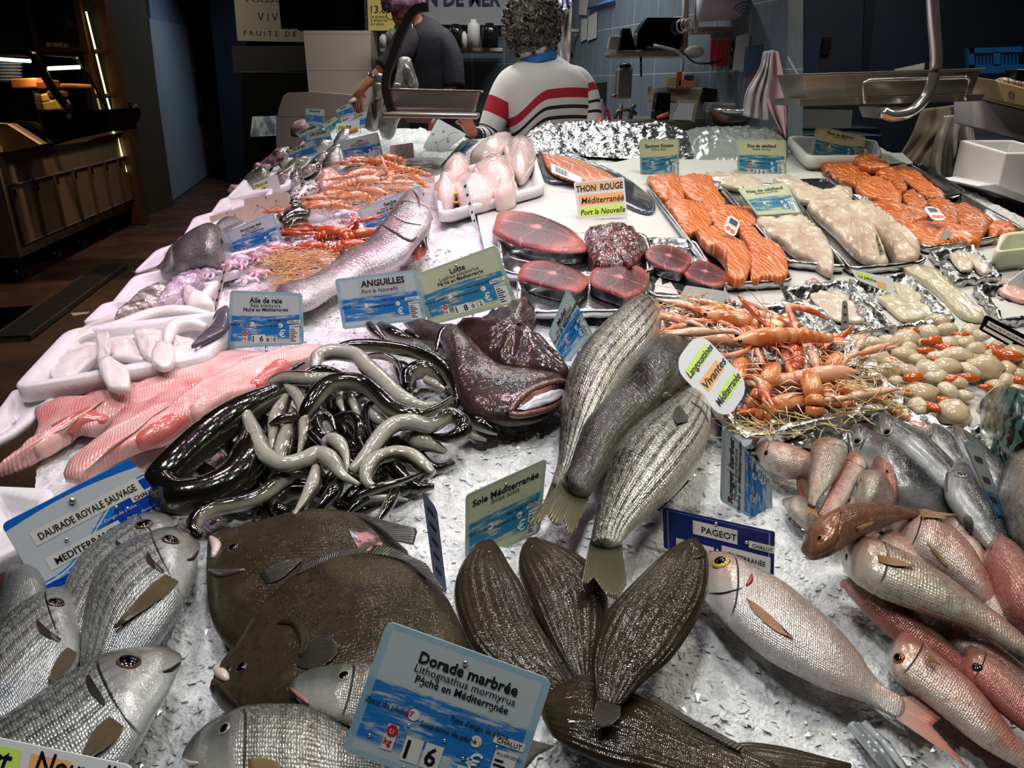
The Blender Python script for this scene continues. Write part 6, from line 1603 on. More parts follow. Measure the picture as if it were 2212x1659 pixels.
def octopus(label, x, y, r, m, h=.03):
 root = thing('baby_octopus', label, 'octopus', P(x, y, h), 'small pink octopuses')
 rr = r/F*depth(P(x, y, h)); c = P(x, y, h + rr*.7)
 v, f, u = ell_geo(c, (rr*1.2, rr*.9, rr*.75),8)
 v = [p + (p - c)*.25*noise.noise(p*50) for p in v]
 mesh('mantle', v, f, m, root, u)
 for k in range(6):
  a = rnd.uniform(-2.6,.6); d = V((cos(a), sin(a),0)); q = V((-d.y, d.x, .2))
  g = G(); g.tube([V(p) for p in cr([tuple(c + d*rr*.7), tuple(c + d*rr*1.6 + q*rr*.4), tuple(c + d*rr*2.1 - V((0,0, rr*.4))), tuple(c + d*rr*2.3 - q*rr*.5)],8)],[rr*.34, rr*.3, rr*.27, rr*.23, rr*.2, rr*.16, rr*.12, rr*.06],7)
  g.out('arm', m, root)
OCT = [MAT('pink_octopus_skin', lambda N: N.mix(N.noise(40, None, 4), '#a77888', '#d8b6c0'),.18,0,.9), LIL, MAT('mauve_octopus_skin', lambda N: N.mix(N.noise(40, None, 4), '#75505f', '#b08a99'),.18,0,.9)]
for k, (lab, x, y, r) in enumerate((('pink octopus at the left of the squid box, below the dark bream', 425,582,15),('lilac octopus above the silvery cuttlefish', 448,590,16),('mauve octopus behind the pinkish board edge', 470,570,14),('pink octopus just right of the pinkish board edge', 500,572,16),
 ('lilac octopus under the Encornets board', 520,562,17),('mauve octopus in mid box, right of the lilac one', 548,556,16),('pink octopus between the straw and the Encornets board', 572,545,15),('lilac octopus at the upper edge of the straw', 592,532,14),
 ('mauve octopus right of the Encornets board corner', 622,512,15),('pink round octopus below the dark soles', 643,506,14),('lilac octopus beside the red prawns', 672,520,12),('mauve octopus above the red prawns', 668,492,12),
 ('pink octopus left of the straw heap', 555,590,15),('lilac octopus just behind the Aile de raie board', 530,605,14),('pale octopus at the right of the Aile de raie board', 650,600,13),('lilac octopus where the bass back begins', 700,565,14),('lilac octopus behind the red prawns', 742,462,14),('pale octopus in the shade of the Seiche board', 757,475,12))):
 octopus(lab, x, y, r, OCT[k % 3])
# raised silver bass with a slit throat
BASS = fskin('silver_bass_skin', '#2b2a29', '#85807e', '#cfc8c9', '#a8a29f', vpos=(.2,.42,.85), hl=.3, sc=(60,26), metal=.4, mottle=.15, gill=.34, scale_amt=.5, tint=('#c9a9b4', 0,.3))
r, b = fish('sea_bass', 'large silver bass with raised head before the Seiche board', [(886,408,894,409),(874,420,912,426),(858,443,928,456),(834,478,930,490),(803,515,902,526),(780,540,872,562),(740,560,827,585),(700,588,772,604),(665,610,722,632),(630,622,682,657),(598,632,652,667)], BASS, [.11,.11,.10,.085,.06,.035,.02,.015,.012,.012,.012],.5, None, 'fish', (), E_SILV, N=34)
slab('throat', None, None, [(884,545),(892,505),(905,490),(918,520),(922,540),(905,552)], RED, .045,.02,.3,.3,4,.2,4, parent=r)
slab('gill_flap', None, None, [(905,440),(926,450),(928,480),(925,535),(915,500),(903,480)], MAT('pale_silver_skin', lambda N: N.mix(N.noise(30), '#b9b2b2', '#e9e3e4'),.2,.25,.7),.07,.02,.3,.3,4,.2,5, parent=r)
gutter(r, b, [(890,410),(902,426),(906,446)],.004, MAT('mauve_mouth', '#4d2c33', .25,0,.5), 'mouth')
gutter(r, b, [(826,486),(850,500),(884,520),(900,512)],.005, MAT('gill_dark_grey', '#4a4244', .3,0,.4), 'gill_slit')  # dark grey line laid along the gill slit
gutter(r, b, [(846,462),(872,478),(910,486)],.004, MAT('gill_silver', '#a8a1a2', .24,.4,.5), 'cheek_plate')
eye(872,440,8, b, E_SILV, r)
# soles and mussels-like dark fish between board backs and langoustines
Z6 = zz(480,200,5.267)
DKG = MAT('glossy_dark_skin', lambda N: N.mix(N.noise(40), '#161413', '#3a3532'),.16,0,.9, bump=lambda N: N.noise(30), bs=.3)
slab('sole', 'glossy dark sole beside the beige board backs', 'fish', Z6((610,1400),(700,1340),(850,1290),(960,1250),(1000,1300),(990,1370),(850,1400),(680,1460)), DKG, .02,.02,.6,.3,5,.2,1, 'dark glossy soles')
slab('sole', 'smaller glossy dark sole nearest the red prawns', 'fish', Z6((680,1530),(780,1460),(900,1440),(985,1450),(900,1490),(760,1560)), DKG, .02,.02,.6,.3,5,.2,2, 'dark glossy soles')
slab('sole', 'small dark fish at the edge of the far langoustines', 'fish', Z6((750,1270),(790,1240),(860,1250),(880,1275),(800,1290)), DKG, .02,.02,.6,.3,5,.2,3, 'dark glossy soles')
slab('squid', 'speckled whitish cuttlefish with dark grains', 'squid', Z6((760,1190),(860,1120),(1000,1060),(1100,1030),(1100,1090),(980,1160),(850,1230)), MAT('speckled_skin', lambda N: N.mix(N.sm(N.vor(90),.35,.5), '#1d1718', '#cbbfc0'),.25,0,.7),.02,.03,.5,.3,5,.3,5)
slab('fish_roe', 'pair of pale pink roe sacs before the Langoustine board', 'roe', Z6((1080,980),(1140,900),(1250,890),(1330,930),(1350,1000),(1250,1060),(1130,1080)), MAT('pink_roe', lambda N: N.mix(N.noise(40), '#d79c98', '#efc9c2'),.22,0,.8),.02,.035,.6,.3,5,.3,6)
# langoustine heaps
for i, a in enumerate((('red prawn on top at the left of the red heap', 706,512,.05,20,3,1., 40),('red prawn with long feelers in the middle of the red heap', 735,515,.05,160,3,1.05,0),('red prawn at the right of the red heap', 765,520,.045,30,3,1.05,10),
 ('red prawn at the foot of the red heap, pointing left', 700,545,.02,185,3,1., 20),('red prawn at the foot of the red heap, pointing right', 740,543,.03,10,3,1., -20),('red prawn on its back in the red heap', 745,500,.06,200,3,.95,150))):
 lang(*a, group='red prawns in the heap')
for i, a in enumerate((('orange langoustine with dark eye at the front left of the far heap', 700,435,.02,35,0,1.15,10),('orange langoustine tail at the front left of the far heap', 705,455,.02,190,0,1.15,0),('curled orange langoustine in front of the white langoustine card', 785,435,.03,200,1,1.15,0),
 ('pinkish langoustine across the middle of the far heap', 770,405,.05,20,2,1.2,0),('orange langoustine arching on top of the far heap', 860,355,.05,180,4,1.25,0),('pale langoustine just below the Langoustine board', 800,385,.05,215,2,1.2,20),
 ('orange langoustine with tail fan pointing right', 880,380,.04,170,0,1.2,0),('langoustine with white claw above the langoustine card', 835,390,.05,100,2,1.15,60),('orange langoustine at the back of the far heap', 830,365,.05,160,0,1.2,0),('small langoustine between both orange ends of the heap', 745,425,.03,60,2,1.1,90),
 ('langoustine claw and head behind the Seiche board', 800,420,.03,-30,2,1.1,30),('orange langoustine beside the squid tubes', 905,400,.03,120,0,1.1,0))):
 lang(*a, group='langoustines in the far heap')
straw('thin orange straw and feelers left of the red prawns', [(630,580,26,20,.03),(610,560,20,14,.03),(650,600,24,12,.02),(680,560,20,12,.03)],420, MAT('orange_straw', lambda N: N.mix(N.noise(30), '#c08a55', '#e0b98a'),.5),9,.0011)
straw('thin straw and feelers over the far langoustines', [(800,390,60,25,.06),(870,385,30,15,.05),(750,400,30,20,.05)],200, MAT('peach_straw', '#d8a274', .5),10,.001)
# far fish heads
SILD = fskin('far_silver_skin', '#1d1f20', '#8a8a86', '#d2d2cf', '#6b655e', hl=.25, sc=(40,18), metal=.3, mottle=.3, gill=.28, scale_amt=.4, vpos=(.3,.5,.75))
GRNF = fskin('green_grey_skin', '#20241f', '#5d6355', '#a9aa98', '#3f4238', hl=.3, metal=.2, mottle=.5, gill=.3, scale_amt=.4)
FF = 'far whole fish'
for lab, pts, m, h, th in (('silver bellied far fish with black back below the dark board edge', ((880,860,870,900),(830,870,900,960),(750,980,830,1060),(690,1080,740,1130),(665,1130,680,1145)), SILD, .03,.6),
     ('black far fish standing beside the pink roe', ((1060,750,1090,770),(1010,800,1120,830),(960,900,1100,920),(930,980,1040,990),(940,1040,980,1050)), DKG, .03,.6),
     ('green silver far bass head beside the far Lotte board', ((1290,620,1330,640),(1200,700,1360,760),(1150,790,1340,830),(1130,860,1250,890),(1140,900,1180,915)), SILD, .04,.6),
     ('brown silver far fish behind the black one', ((1240,540,1260,590),(1130,540,1200,640),(1050,610,1100,690),(980,690,1020,730)), SILD, .06,.6),
     ('dark far fish with gaping round mouth at the left rim', ((520,870,540,940),(430,850,520,1000),(300,930,380,1080),(190,1060,240,1150),(110,1200,140,1230)), GRNF, .03,.6),
     ('pinkish mottled far fish pile end at the rim', ((760,620,760,690),(640,640,720,790),(540,720,600,840),(420,810,470,880)), MAT('mottled_pink_skin', lambda N: N.mix(N.sm(N.noise(40, None, 4),.4,.6), '#3a2a28', '#a98a8c'),.3,0,.6),.03,.7),
     ('orange streaked far fish beside the yellow note', ((820,800,830,840),(740,880,800,960),(640,950,700,1050),(620,1020,650,1060)), SILB, .04,.6),
     ('dark eyed far fish head above the yellow note', ((800,740,810,790),(720,740,780,840),(650,790,700,880)), GRNF, .05,.6),
     ('pink far fish bodies in front of the pale panel', ((860,330,960,320),(810,370,990,360),(780,430,960,430),(780,480,880,490)), MAT('mottled_rose_skin', lambda N: N.mix(N.noise(40, None, 4), '#8d6a6c', '#b79a9c'),.4,0,.4),.03,.7)):
 q = Z6(*pts); slope(q[len(q)//2][2], q[len(q)//2][3],50)
 fish('far_fish', lab, q, m, h*.5, th, FF, 'fish', N=20, M=18); horiz()
for k, (x, y, a, m) in enumerate(((690,345,.5, SILD),(715,330,.7, GRNF),(660,372,.6, SILB),(640,352,.4, GRNF),(600,385,.5, SILD),(575,400,.4, SILB),(560,372,.6, OCT[2]),(700,385,.6, GRNF),(735,300,.9, SILD),(630,395,.5, SILD))):
 c, s_ = cos(a), sin(a); slope(x, y + 12,50)
 r, b = fish('far_fish', 'small %s far fish in the heap, %s counted from the Lotte board' % (('silver', 'greenish', 'brown')[k % 3], order[k]),[(x + c*26 - s_*4, y - s_*26 - c*4, x + c*26 + s_*5, y - s_*26 + c*5),(x + c*12 - s_*10, y - s_*12 - c*10, x + c*12 + s_*11, y - s_*12 + c*11),(x - c*8 - s_*9, y + s_*8 - c*9, x - c*8 + s_*9, y + s_*8 + c*9),(x - c*30 - s_*3, y + s_*30 - c*3, x - c*30 + s_*3, y + s_*30 + c*3)], m, .01,.6, FF, 'fish', [(x + c*17 - s_*3, y - s_*17 - c*3,3)], E_SILV, N=16, M=16); horiz()
for lab, pg in (('pale pink octopus arms hanging at the far rim', ((340,860),(380,830),(440,800),(440,850),(380,880))),('pink white fish scraps in the farthest box', ((50,1130),(100,1060),(170,1050),(230,1090),(180,1150),(90,1160)))):
 slope(*Z6(pg[0])[0],45); slab('fish_scrap', lab, 'fish', Z6(*pg), OCT[0],.0,.02,.5,.3,5,.4,3, FF); horiz()
# squid tubes in a white tray
TUBE = MAT('pinkish_squid_tube', lambda N: N.mix(N.noise(10), '#dfc5bf', '#ecd9d2'),.16,0,.8, bump=lambda N: N.noise(14), bs=.12)
tray('squid_tray', 'white tray heaped with glossy squid tubes', 'tray', [(950,462),(1175,402),(1150,318),(940,380)], EPS, .05,.014,.02, None, .0,.1)
Z3 = zz(1000,0,3.95)
for i, (lab, pg, h) in enumerate((('glossy squid tube at the right end of the heap', ((350,1225),(400,1190),(520,1180),(600,1230),(625,1320),(570,1430),(500,1490),(430,1445),(360,1320)),.05),
 ('glossy heart shaped squid tube in the middle of the heap', ((80,1450),(200,1340),(290,1330),(380,1390),(440,1480),(425,1590),(330,1620),(180,1560)),.055),
 ('glossy squid tube at the front left of the heap', ((-80,1600),(0,1520),(100,1510),(200,1570),(270,1640),(200,1700),(0,1700)),.045),
 ('squid tube sloping at the back of the heap', ((60,1330),(180,1250),(330,1190),(420,1160),(350,1290),(200,1340)),.04),
 ('rounded squid tube end beside the slanting squid board', ((-170,1450),(-100,1370),(0,1360),(60,1420),(20,1490),(-100,1520)),.04),
 ('squid tube on the left side of the heap', ((-250,1620),(-180,1520),(-80,1500),(-40,1600),(-100,1700),(-210,1700)),.04),
 ('small squid tube below the heart shaped one', ((230,1640),(350,1610),(460,1590),(440,1660),(300,1690)),.045))):
 slab('squid_tube', lab, 'squid', Z3(*pg), TUBE, h - .03,.06,.6,.25,7,.12, i + 3, 'glossy squid tubes')
g = G(); g.lathe(P(985,428,.05),[(.02,0),(.022,.004),(.014,.004),(.010,-.01)],18, M=Matrix.Rotation(radians(55),3, 'X')); tag(g.out('squid_ring', MAT('yellowish_squid_opening', '#c79a5a', .3)), 'open yellow squid ring at the front of the tray', 'squid')
# vacuum packed salmon side
slab('salmon_pack', 'dark backing tray of the vacuum packed salmon side', 'tray', [(1160,318),(1200,320),(1330,370),(1400,420),(1415,452),(1380,455),(1260,400),(1185,392),(1165,360)], MAT('dark_film', lambda N: N.mix(N.noise(20), '#23252f', '#5a5c66'),.12,.1,.9),.012,.014,.1,.1,4,.1,1)
slab('packed_salmon', 'vacuum packed orange salmon side behind the Thon Rouge card', 'salmon', [(1172,332),(1230,340),(1290,362),(1332,385),(1300,392),(1250,390),(1200,375),(1178,352)], SALM[2],.028,.02,.3,.2,5,.1,2)
b = Board([(1190,352),(1258,384),(1255,397),(1192,372)],.05,0,60)
root = thing('bar_code_label', 'white bar coded label on the packed salmon side', 'label', b.at(.5,1)); b.panel(WHITE_PVC, root, r=.03, t=.0008)
g = G()
for k in range(14): b.rect(g, .12 + .03*k, .15,.12 + .03*k + .012 + .006*(k % 3),.8)
g.out('bar_code', INK, root, smooth=False)
# foil covered heaps at the back
def mound(label, fl, fr, bl, br, hh, mat, seed, cr_, name='foil_heap', e=.5):
 A, B, Cc, D = P(*fl), P(*fr), P(*bl), P(*br)
 v, f, u = [],[],[]
 n, m = 90,46
 for i in range(n + 1):
  s = i/n
  for j in range(m + 1):
   t = j/m
   p = (A.lerp(B, s)).lerp(Cc.lerp(D, s), t)
   k = (max(0, sin(pi*t)))**e*(max(0,1 - abs(2*s - 1)**6))
   q = V((s*9 + seed, t*6, seed))
   v.append(p + V((0,0, hh*k + cr_*k*(noise.noise(q*2.2) + .6*abs(noise.noise(q*5)) + .25*noise.noise(q*11))))); u.append((s, t))
 for i in range(n):
  for j in range(m):
   k = i*(m + 1) + j
   f.append((k, k + m + 1, k + m + 2, k + 1))
 return tag(mesh(name, v, f, mat, None, u), label, 'foil')
mound('shiny crumpled foil heap in front of the striped sweater', (1128,330),(1512,352),(1118,296),(1500,292),.085, ALU, 1,.028)
mound('grey plastic covered heap behind the Dos de cabillaud board', (1500,352),(1705,352),(1450,292),(1700,292),.075, MAT('grey_plastic_film', lambda N: N.mix(N.noise(14, None, 4), '#7d8784', '#aab2ae'),.22,.2,.6, bump=lambda N: N.noise(40), bs=.5),5,.012, 'covered_heap')
tray('tub', 'white plastic tub behind the Pavé de saumon board', 'tub', [(1745,338),(1905,336),(1893,303),(1700,293)], MAT('tub_white', '#d6d8d2', .35),.07,.01,.015, None, 0,.15)
tray('tub', 'pale green tub at the right frame edge', 'tub', [(2150,545),(2330,525),(2300,490),(2165,505)], MAT('tub_cream', '#c9cdb4', .4),.07,.012,.015, None, 0,.15)
sheet('yellowish printed card lying beside the Pavé de saumon board', [(1868,322),(1906,320),(1948,354),(1880,356)],.02,.003, MAT('yellowish_card', '#c9c9a0', .5), 'card', 'card', None)
# tall silver fish propped up beside the hanging pan
Z2 = zz(480,0,3.95)
SILV = MAT('bright_silver_skin', lambda N: N.mix(N.sm(N.noise(18, N.sc(N.ob(),(1,1,.35)),4),.4,.62), '#77756d', '#d0cdc4'),.22,.45,.6, bump=lambda N: N.noise(22, N.sc(N.ob(),(1,1,.4))), bs=.4)
vert(3.72)
r, b = fish('silver_fish', 'tall propped silver fish with raised head beside the steel pan', Z2((1510,498,1612,505),(1490,600,1640,600),(1465,700,1678,730),(1440,800,1640,830),(1385,900,1560,950),(1335,1000,1500,1050),(1335,1100,1480,1130),(1365,1175,1450,1185)), SILV, .0,.5, 'propped silver fish', 'fish')
r2, b2 = fish('silver_fish', 'propped silver fish with open jaw, left of the tall one', Z2((1290,640,1400,650),(1285,760,1395,770),(1255,880,1375,900),(1230,1000,1362,1010),(1215,1090,1330,1115)), SILV, .0,.5, 'propped silver fish', 'fish')
slab('gill_cover', None, None, Z2((1560,540),(1610,600),(1640,690),(1600,740),(1550,660),(1535,580)), SILV, .05,.014,.4,.3,4,.2,1, parent=r)
slab('gill_cover', None, None, Z2((1470,700),(1530,720),(1500,820),(1440,880),(1430,800)), SILV, .05,.014,.4,.3,4,.2,2, parent=r)
slab('gill_cover', None, None, Z2((1300,700),(1370,720),(1360,820),(1310,850),(1290,780)), SILV, .03,.014,.4,.3,4,.2,3, parent=r2)
slab('jaw', None, None, Z2((1270,880),(1300,870),(1320,960),(1310,1020),(1290,990)), MAT('dark_red_mouth', '#3a1a18', .4),.03,.01,.3,.2,4,0,1, parent=r2)
horiz()
# ---------------------------------------------------------------- hall and booth behind the counter
class Wall:
 """upright plane through two floor points"""
 def __init__(s, a, b):
  s.a, d = V(a), V(b) - V(a)
  s.d = d.normalized(); n = V((d.y, -d.x, 0)).normalized()
  s.n = n if n.dot(CP - s.a) > 0 else -n
 def p(s, px, py, off=0.):
  return on_plane(px, py, s.a + s.n*off, s.n)
 def poly(s, g, px, off=0., t=.02, mi=0):
  pts = [s.p(x, y, off) for x, y in px]; m = len(pts)
  g.add(pts + [q - s.n*t for q in pts],[tuple(range(m)), tuple(range(2*m - 1, m - 1,-1))] + [(i, i + m, (i + 1) % m + m, (i + 1) % m) for i in range(m)],[(x/100,-y/100) for x, y in px]*2, mi)
  return g
def facing(y): return Wall((0, y, 0),(1, y, 0))
def flat(name, px, wall, mat, label=None, cat=None, off=0., t=.02, parent=None, group=None, kind=None):
 o = wall.poly(G(), px, off, t).out(name, mat, parent, smooth=False)
 return tag(o, label, cat, group, kind)
def solidbox(name, px, y, dep, mat, label=None, cat=None, parent=None, group=None, bev=.004):
 """upright box whose front face is the pixel quad on the plane y"""
 o = flat(name, px, facing(y), mat, label, cat, 0, dep, parent, group)
 if bev:
  m = o.modifiers.new('soft edges', 'BEVEL'); m.width = bev; m.segments = 2
 return o
GREY = MAT('dark_blue_wall', lambda N: N.mix(N.noise(2), '#1d242c', '#272f37'),.5)
# outer shell
g = G(); g.box((6.4,6.5,2),(.1,19,4)); struct(g.out('wall_right', GREY, smooth=False))
g = G(); g.box((0,17.5,2),(16,.1,4)); struct(g.out('wall_back', MAT('far_dark_wall', '#15181c', .6), smooth=False))
g = G(); g.box((-7.4,8,2),(.1,19,4)); struct(g.out('wall_left', MAT('left_dark_wall', '#1a1a1a', .6), smooth=False))
g = G(); g.box((0,8,4.05),(15,19.2,.1)); struct(g.out('ceiling', MAT('dark_ceiling', '#17181a', .8), smooth=False))
g = G(); g.box((0,-1.5,2),(15,.1,4)); struct(g.out('wall_front', MAT('front_dark_wall', '#22211f', .8), smooth=False))
g = G(); g.box((3.9,6.6,1.6),(5.0,.08,3.2)); struct(g.out('partition_right', GREY, smooth=False))
wp = facing(6.55)
for lab, px, m in (('narrow dark door frame strip on the blue grey partition', [(1868,0),(1892,0),(1876,165),(1862,165)], '#11151a'),):
 flat('trim_1', px, wp, MAT('trim_dark', m, .5), off=.0, t=.03, kind='structure')
flat('noticeboard', [(1730,75),(1772,70),(1765,190),(1724,195)], wp, MAT('blue_board', '#1d3144', .5), 'dim blue notice panel on the dark partition', 'notice', .0,.02)
flat('noticeboard', [(1692,92),(1722,90),(1718,165),(1690,168)], wp, MAT('olive_board_dim', '#23261f', .5), 'dim olive notice beside the blue panel on the partition', 'notice', .0,.02)
flat('lock_box', [(1780,80),(1798,80),(1793,118),(1776,118)], wp, MAT('black_plastic', '#0c0d0e', .4), 'black lock box on the dark partition', 'lock', .02,.04)

# left hall: door wall, beige wall, shelf with light strips, display case, wooden counter
wl = Wall(PZ(370,440,0), PZ(492,350,0))
flat('wall_door_side', [(318,-30),(450,-30),(505,345),(372,452)], wl, MAT('pale_blue_grey_wall', lambda N: N.mix(N.noise(3), '#6d7f94', '#8496aa'),.5), off=0, t=.1, kind='structure')
flat('door_1', [(322,40),(448,66),(487,350),(368,438)], wl, MAT('pale_grey_door', lambda N: N.mix(N.noise(3), '#8d9aa3', '#a0acb3'),.45), off=.01, t=.05, kind='structure')
dh = thing('door_plate', 'long pale handle plate on the grey hall door', 'handle', wl.p(445,260,.02))
flat('plate', [(433,200),(449,200),(465,315),(450,318)], wl, MAT('pale_plate', '#b9c2c4', .4), off=.03, t=.02, parent=dh)
flat('lever', [(434,243),(452,250),(452,258),(436,252)], wl, MAT('dark_metal', '#22262a', .3,.8), off=.09, t=.05, parent=dh)
wb = Wall(PZ(290,478,0), PZ(385,440,0))
flat('wall_beige', [(205,-20),(310,-20),(375,445),(290,480)], wb, MAT('olive_beige_wall', '#4a4436', .6), off=0, t=.1, kind='structure')
kb = G(); kb.ell(wb.p(286,243,.06),(.1,.06,.12),8); kb.ell(wb.p(281,228,.05),.03,6)
tag(kb.out('wall_bell', MAT('black_plastic', '#0c0d0e', .4)), 'round black bell fixed to the olive wall', 'bell')
flat('wall_dark_panel', [(448,-30),(520,-30),(560,400),(490,390)], facing(13.5), MAT('navy_panel', '#101b2a', .5), off=0, t=.1, kind='structure')
sh = thing('lit_shelf', 'tall wooden shelf with yellow light strips beside the pastry case', 'shelf', PZ(285,480,0))
WD = MAT('brown_wood', lambda N: N.mix(N.noise(5, N.sc(N.ob(),(4,4,.6)),4), '#3d2a1b', '#5d4228'),.5)
fy = facing(9.05)
flat('back_panel', [(150,-10),(205,-10),(300,480),(235,480)], fy, MAT('dim_green_back', '#2c322c', .6), off=-.12, t=.02, parent=sh)
flat('post', [(203,-10),(222,-10),(312,480),(284,480)], fy, WD, t=.12, parent=sh)
flat('post', [(150,-10),(162,-10),(236,330),(224,330)], fy, WD, t=.12, parent=sh)
for px in ([(203,106),(232,106),(233,114),(205,114)],[(224,200),(248,200),(250,208),(226,208)],[(246,286),(266,290),(268,298),(248,296)]):
 flat('shelf_board', px, fy, WD, off=.02, t=.14, parent=sh)
LED = MAT('yellow_led', '#fff0b0', .4, emit='#ffe9a0', es=5.)
for a, bq in (((186,25),(206,106)),((208,117),(229,202)),((231,212),(252,290)),((254,299),(273,371))):
 g = G(); g.tube([fy.p(*a, .03), fy.p(*bq, .03)],.009,5); g.out('light_strip', LED, sh)
ps = thing('poster_frame', 'wood framed poster reading EN VENTE ICI over the pastry case', 'poster', fy.p(120,110))
flat('frame', [(50,-10),(168,-10),(192,110),(78,112)], fy, WD, off=.05, t=.04, parent=ps)
flat('picture', [(64,-5),(155,-5),(174,100),(88,102)], fy, MAT('dark_poster', lambda N: N.mix(N.sm(N.noise(3.5, None, 2),.55,.7), '#0d0b0a', '#4d463c'),.4), off=.062, t=.02, parent=ps)
b = Board([(100,90),(146,92),(147,104),(102,103)],0,0,0, origin=fy.p(120,98,.066)); g = G(); b.text(g, 'EN VENTE ICI', .0,.85,1.0,0, bold=.03, fit=1.); g.out('lettering', ink('#b9b4a8'), ps, smooth=False)
# wooden shop counter
ca, cb_ = PZ(58,612,0), PZ(302,482,0)
wc = Wall(ca, cb_)
DW = MAT('weathered_wood', lambda N: N.mix(N.noise(4, N.sc(N.ob(),(6,6,.7)),5), '#5a4937', '#8a7458'),.6, bump=lambda N: N.noise(30), bs=.2)
co = thing('shop_counter', 'long weathered wooden counter on castors along the left of the hall', 'counter', (ca + cb_)/2)
top = 1.09; up = V((0,0,1)); nb = -wc.n
dd = (cb_ - ca)
g = G(); lo = [ca + up*.22, cb_ + up*.22, cb_ + nb*.8 + up*.22, ca + nb*.8 + up*.22]; hi = [p + up*(top - .24) for p in lo]
hi[0] = hi[0]; g.add(lo + hi, [(3,2,1,0),(4,5,6,7),(0,1,5,4),(1,2,6,5),(2,3,7,6),(3,0,4,7)])
g.out('body', DW, co, smooth=False)
g = G(); w = wc.n*.05; e = dd.normalized()*.06
g.add([hi[0] + w - e, hi[1] + w + e, hi[2] + e, hi[3] - e] + [p + up*.045 for p in (hi[0] + w - e, hi[1] + w + e, hi[2] + e, hi[3] - e)],[(3,2,1,0),(4,5,6,7),(0,1,5,4),(1,2,6,5),(2,3,7,6),(3,0,4,7)])
g.out('worktop', MAT('pale_wood_top', lambda N: N.mix(N.noise(5, N.sc(N.ob(),(1,.4,4)),4), '#8a7048', '#a98c60'),.4), co, smooth=False)
for k in range(7):
 t0, t1 = .02 + k*.14,.02 + k*.14 + .125
 q = [ca + dd*t0 + up*.32, ca + dd*t1 + up*.32, ca + dd*t1 + up*.80, ca + dd*t0 + up*.80]
 g = G(); g.slabq(*[p + wc.n*.025 for p in q],-.03)
 d_ = g.out('door', DW, co, smooth=False)
 g = G()
 for a_, b_ in ((q[0], q[1]),(q[2], q[3]),(q[0], q[3]),(q[1], q[2])):
  g.tube([a_ + wc.n*.028, b_ + wc.n*.028],.012,4)
 g.out('moulding', MAT('dark_wood_edge', '#4a3a29', .6), d_, smooth=False)
 g = G(); g.box(q[3].lerp(q[0],.12) + wc.n*.04 + dd.normalized()*.01,(.02,.02,.06)); g.out('hinge', MAT('dark_metal', '#22262a', .3,.8), d_, smooth=False)
for t in (.04,.3,.5,.75,.97):
 g = G(); p = ca + dd*t + nb*.12; g.tube([p + V((-.03,0,.06)), p + V((.03,0,.06))],.06,12); g.tube([p + up*.1, p + up*.24],.02,6); g.out('castor', MAT('dark_metal', '#22262a', .3,.8), co)
# pastry display case on it
vy = facing(6.35)
BKP = MAT('black_gloss', '#070708', .15,0,.5)
vc = thing('display_case', 'black curved glass pastry case on the wooden counter', 'display case', wc.p(150,300))
def bar(px, r, name, m, y=6.35, par=None, off=0.):
 w = facing(y); g = G(); g.tube([w.p(x, yy, off) for x, yy in cr(px, 16)], r, 8); return g.out(name, m, par)
bar([(-30,113),(20,112),(62,115),(80,132),(110,185),(155,246)],.034, 'frame', BKP, 6.35, vc)
bar([(90,118),(140,121),(168,128),(200,180),(234,238)],.012, 'frame', BKP, 7.0, vc)
flat('base', [(85,243),(156,240),(234,236),(232,285),(156,302),(110,316),(100,300)], vy, BKP, t=.5, parent=vc)
flat('side', [(-30,195),(70,195),(95,300),(100,318),(-30,340)], vy, MAT('dark_glass_base', '#14171a', .12,0,.5), off=-.1, t=.4, parent=vc)
GLS = MAT('case_glass', '#dfe8ea', .03,0,.0, trans=1., ior=1.02, alpha=.12)
flat('glass', [(92,122),(166,132),(232,236),(156,240)], Wall(vy.p(92,122,0), facing(6.9).p(166,132)), GLS, t=.004, parent=vc)
g = G(); g.tube([facing(6.6).p(-30,126), facing(6.6).p(66,132)],.014,6); g.out('light_strip', MAT('blue_white_tube', '#d8ecff', .4, emit='#bfe4ff', es=3.), vc)
g = G(); g.tube([facing(7.0).p(104,148), facing(7.0).p(172,145)],.016,6); g.out('light_strip', MAT('warm_white_tube', '#fff6d8', .4, emit='#fff2c8', es=3.), vc)
flat('price_dot', [(142,250),(148,244),(154,250),(148,258)], vy, ink('#c9b9b4'), off=.03, t=.01, parent=vc)
PASTRY = [MAT('baked_orange', lambda N: N.mix(N.noise(20), '#b5642c', '#d98c4c'),.4), MAT('yellow_cake', lambda N: N.mix(N.noise(20), '#c99a3c', '#e0bf62'),.4), MAT('brown_jars', lambda N: N.mix(N.noise(20), '#5a2d18', '#8f4a26'),.25)]
for k, (px, m, lab) in enumerate((([(20,170),(75,168),(80,190),(24,192)],0, 'orange pastries on the upper shelf of the display case'),([(76,176),(98,172),(104,192),(80,194)],2, 'dark jar of sweets at the case corner'),
 ([(82,205),(102,200),(110,220),(88,222)],1, 'yellow cake block on the middle shelf of the case'),([(84,222),(120,214),(128,238),(88,241)],1, 'yellow cakes at the bottom of the case'),
 ([(98,195),(118,198),(122,212),(104,212)],2, 'brown jars beside the yellow cakes'),([(128,180),(170,182),(172,192),(130,190)],0, 'row of orange tarts behind the front glass'))):
 solidbox('pastry', px, 6.55,.2, PASTRY[m], lab, 'pastry', None, 'pastries in the display case', .012)
for j in range(6):
 g = G(); c = facing(6.8).p(15,142 + j*7); g.lathe(c, [(.0,0),(.09,.0),(.12,.02),(.115,.022),(.09,.006),(0,.006)],18)
 tag(g.out('plate', MAT('dim_plate', '#9aa4a8', .3)), 'plate in the stack behind the case glass, %s from the top' % order[j], 'plate', 'stacked plates')
g = G(); w = facing(6.25)
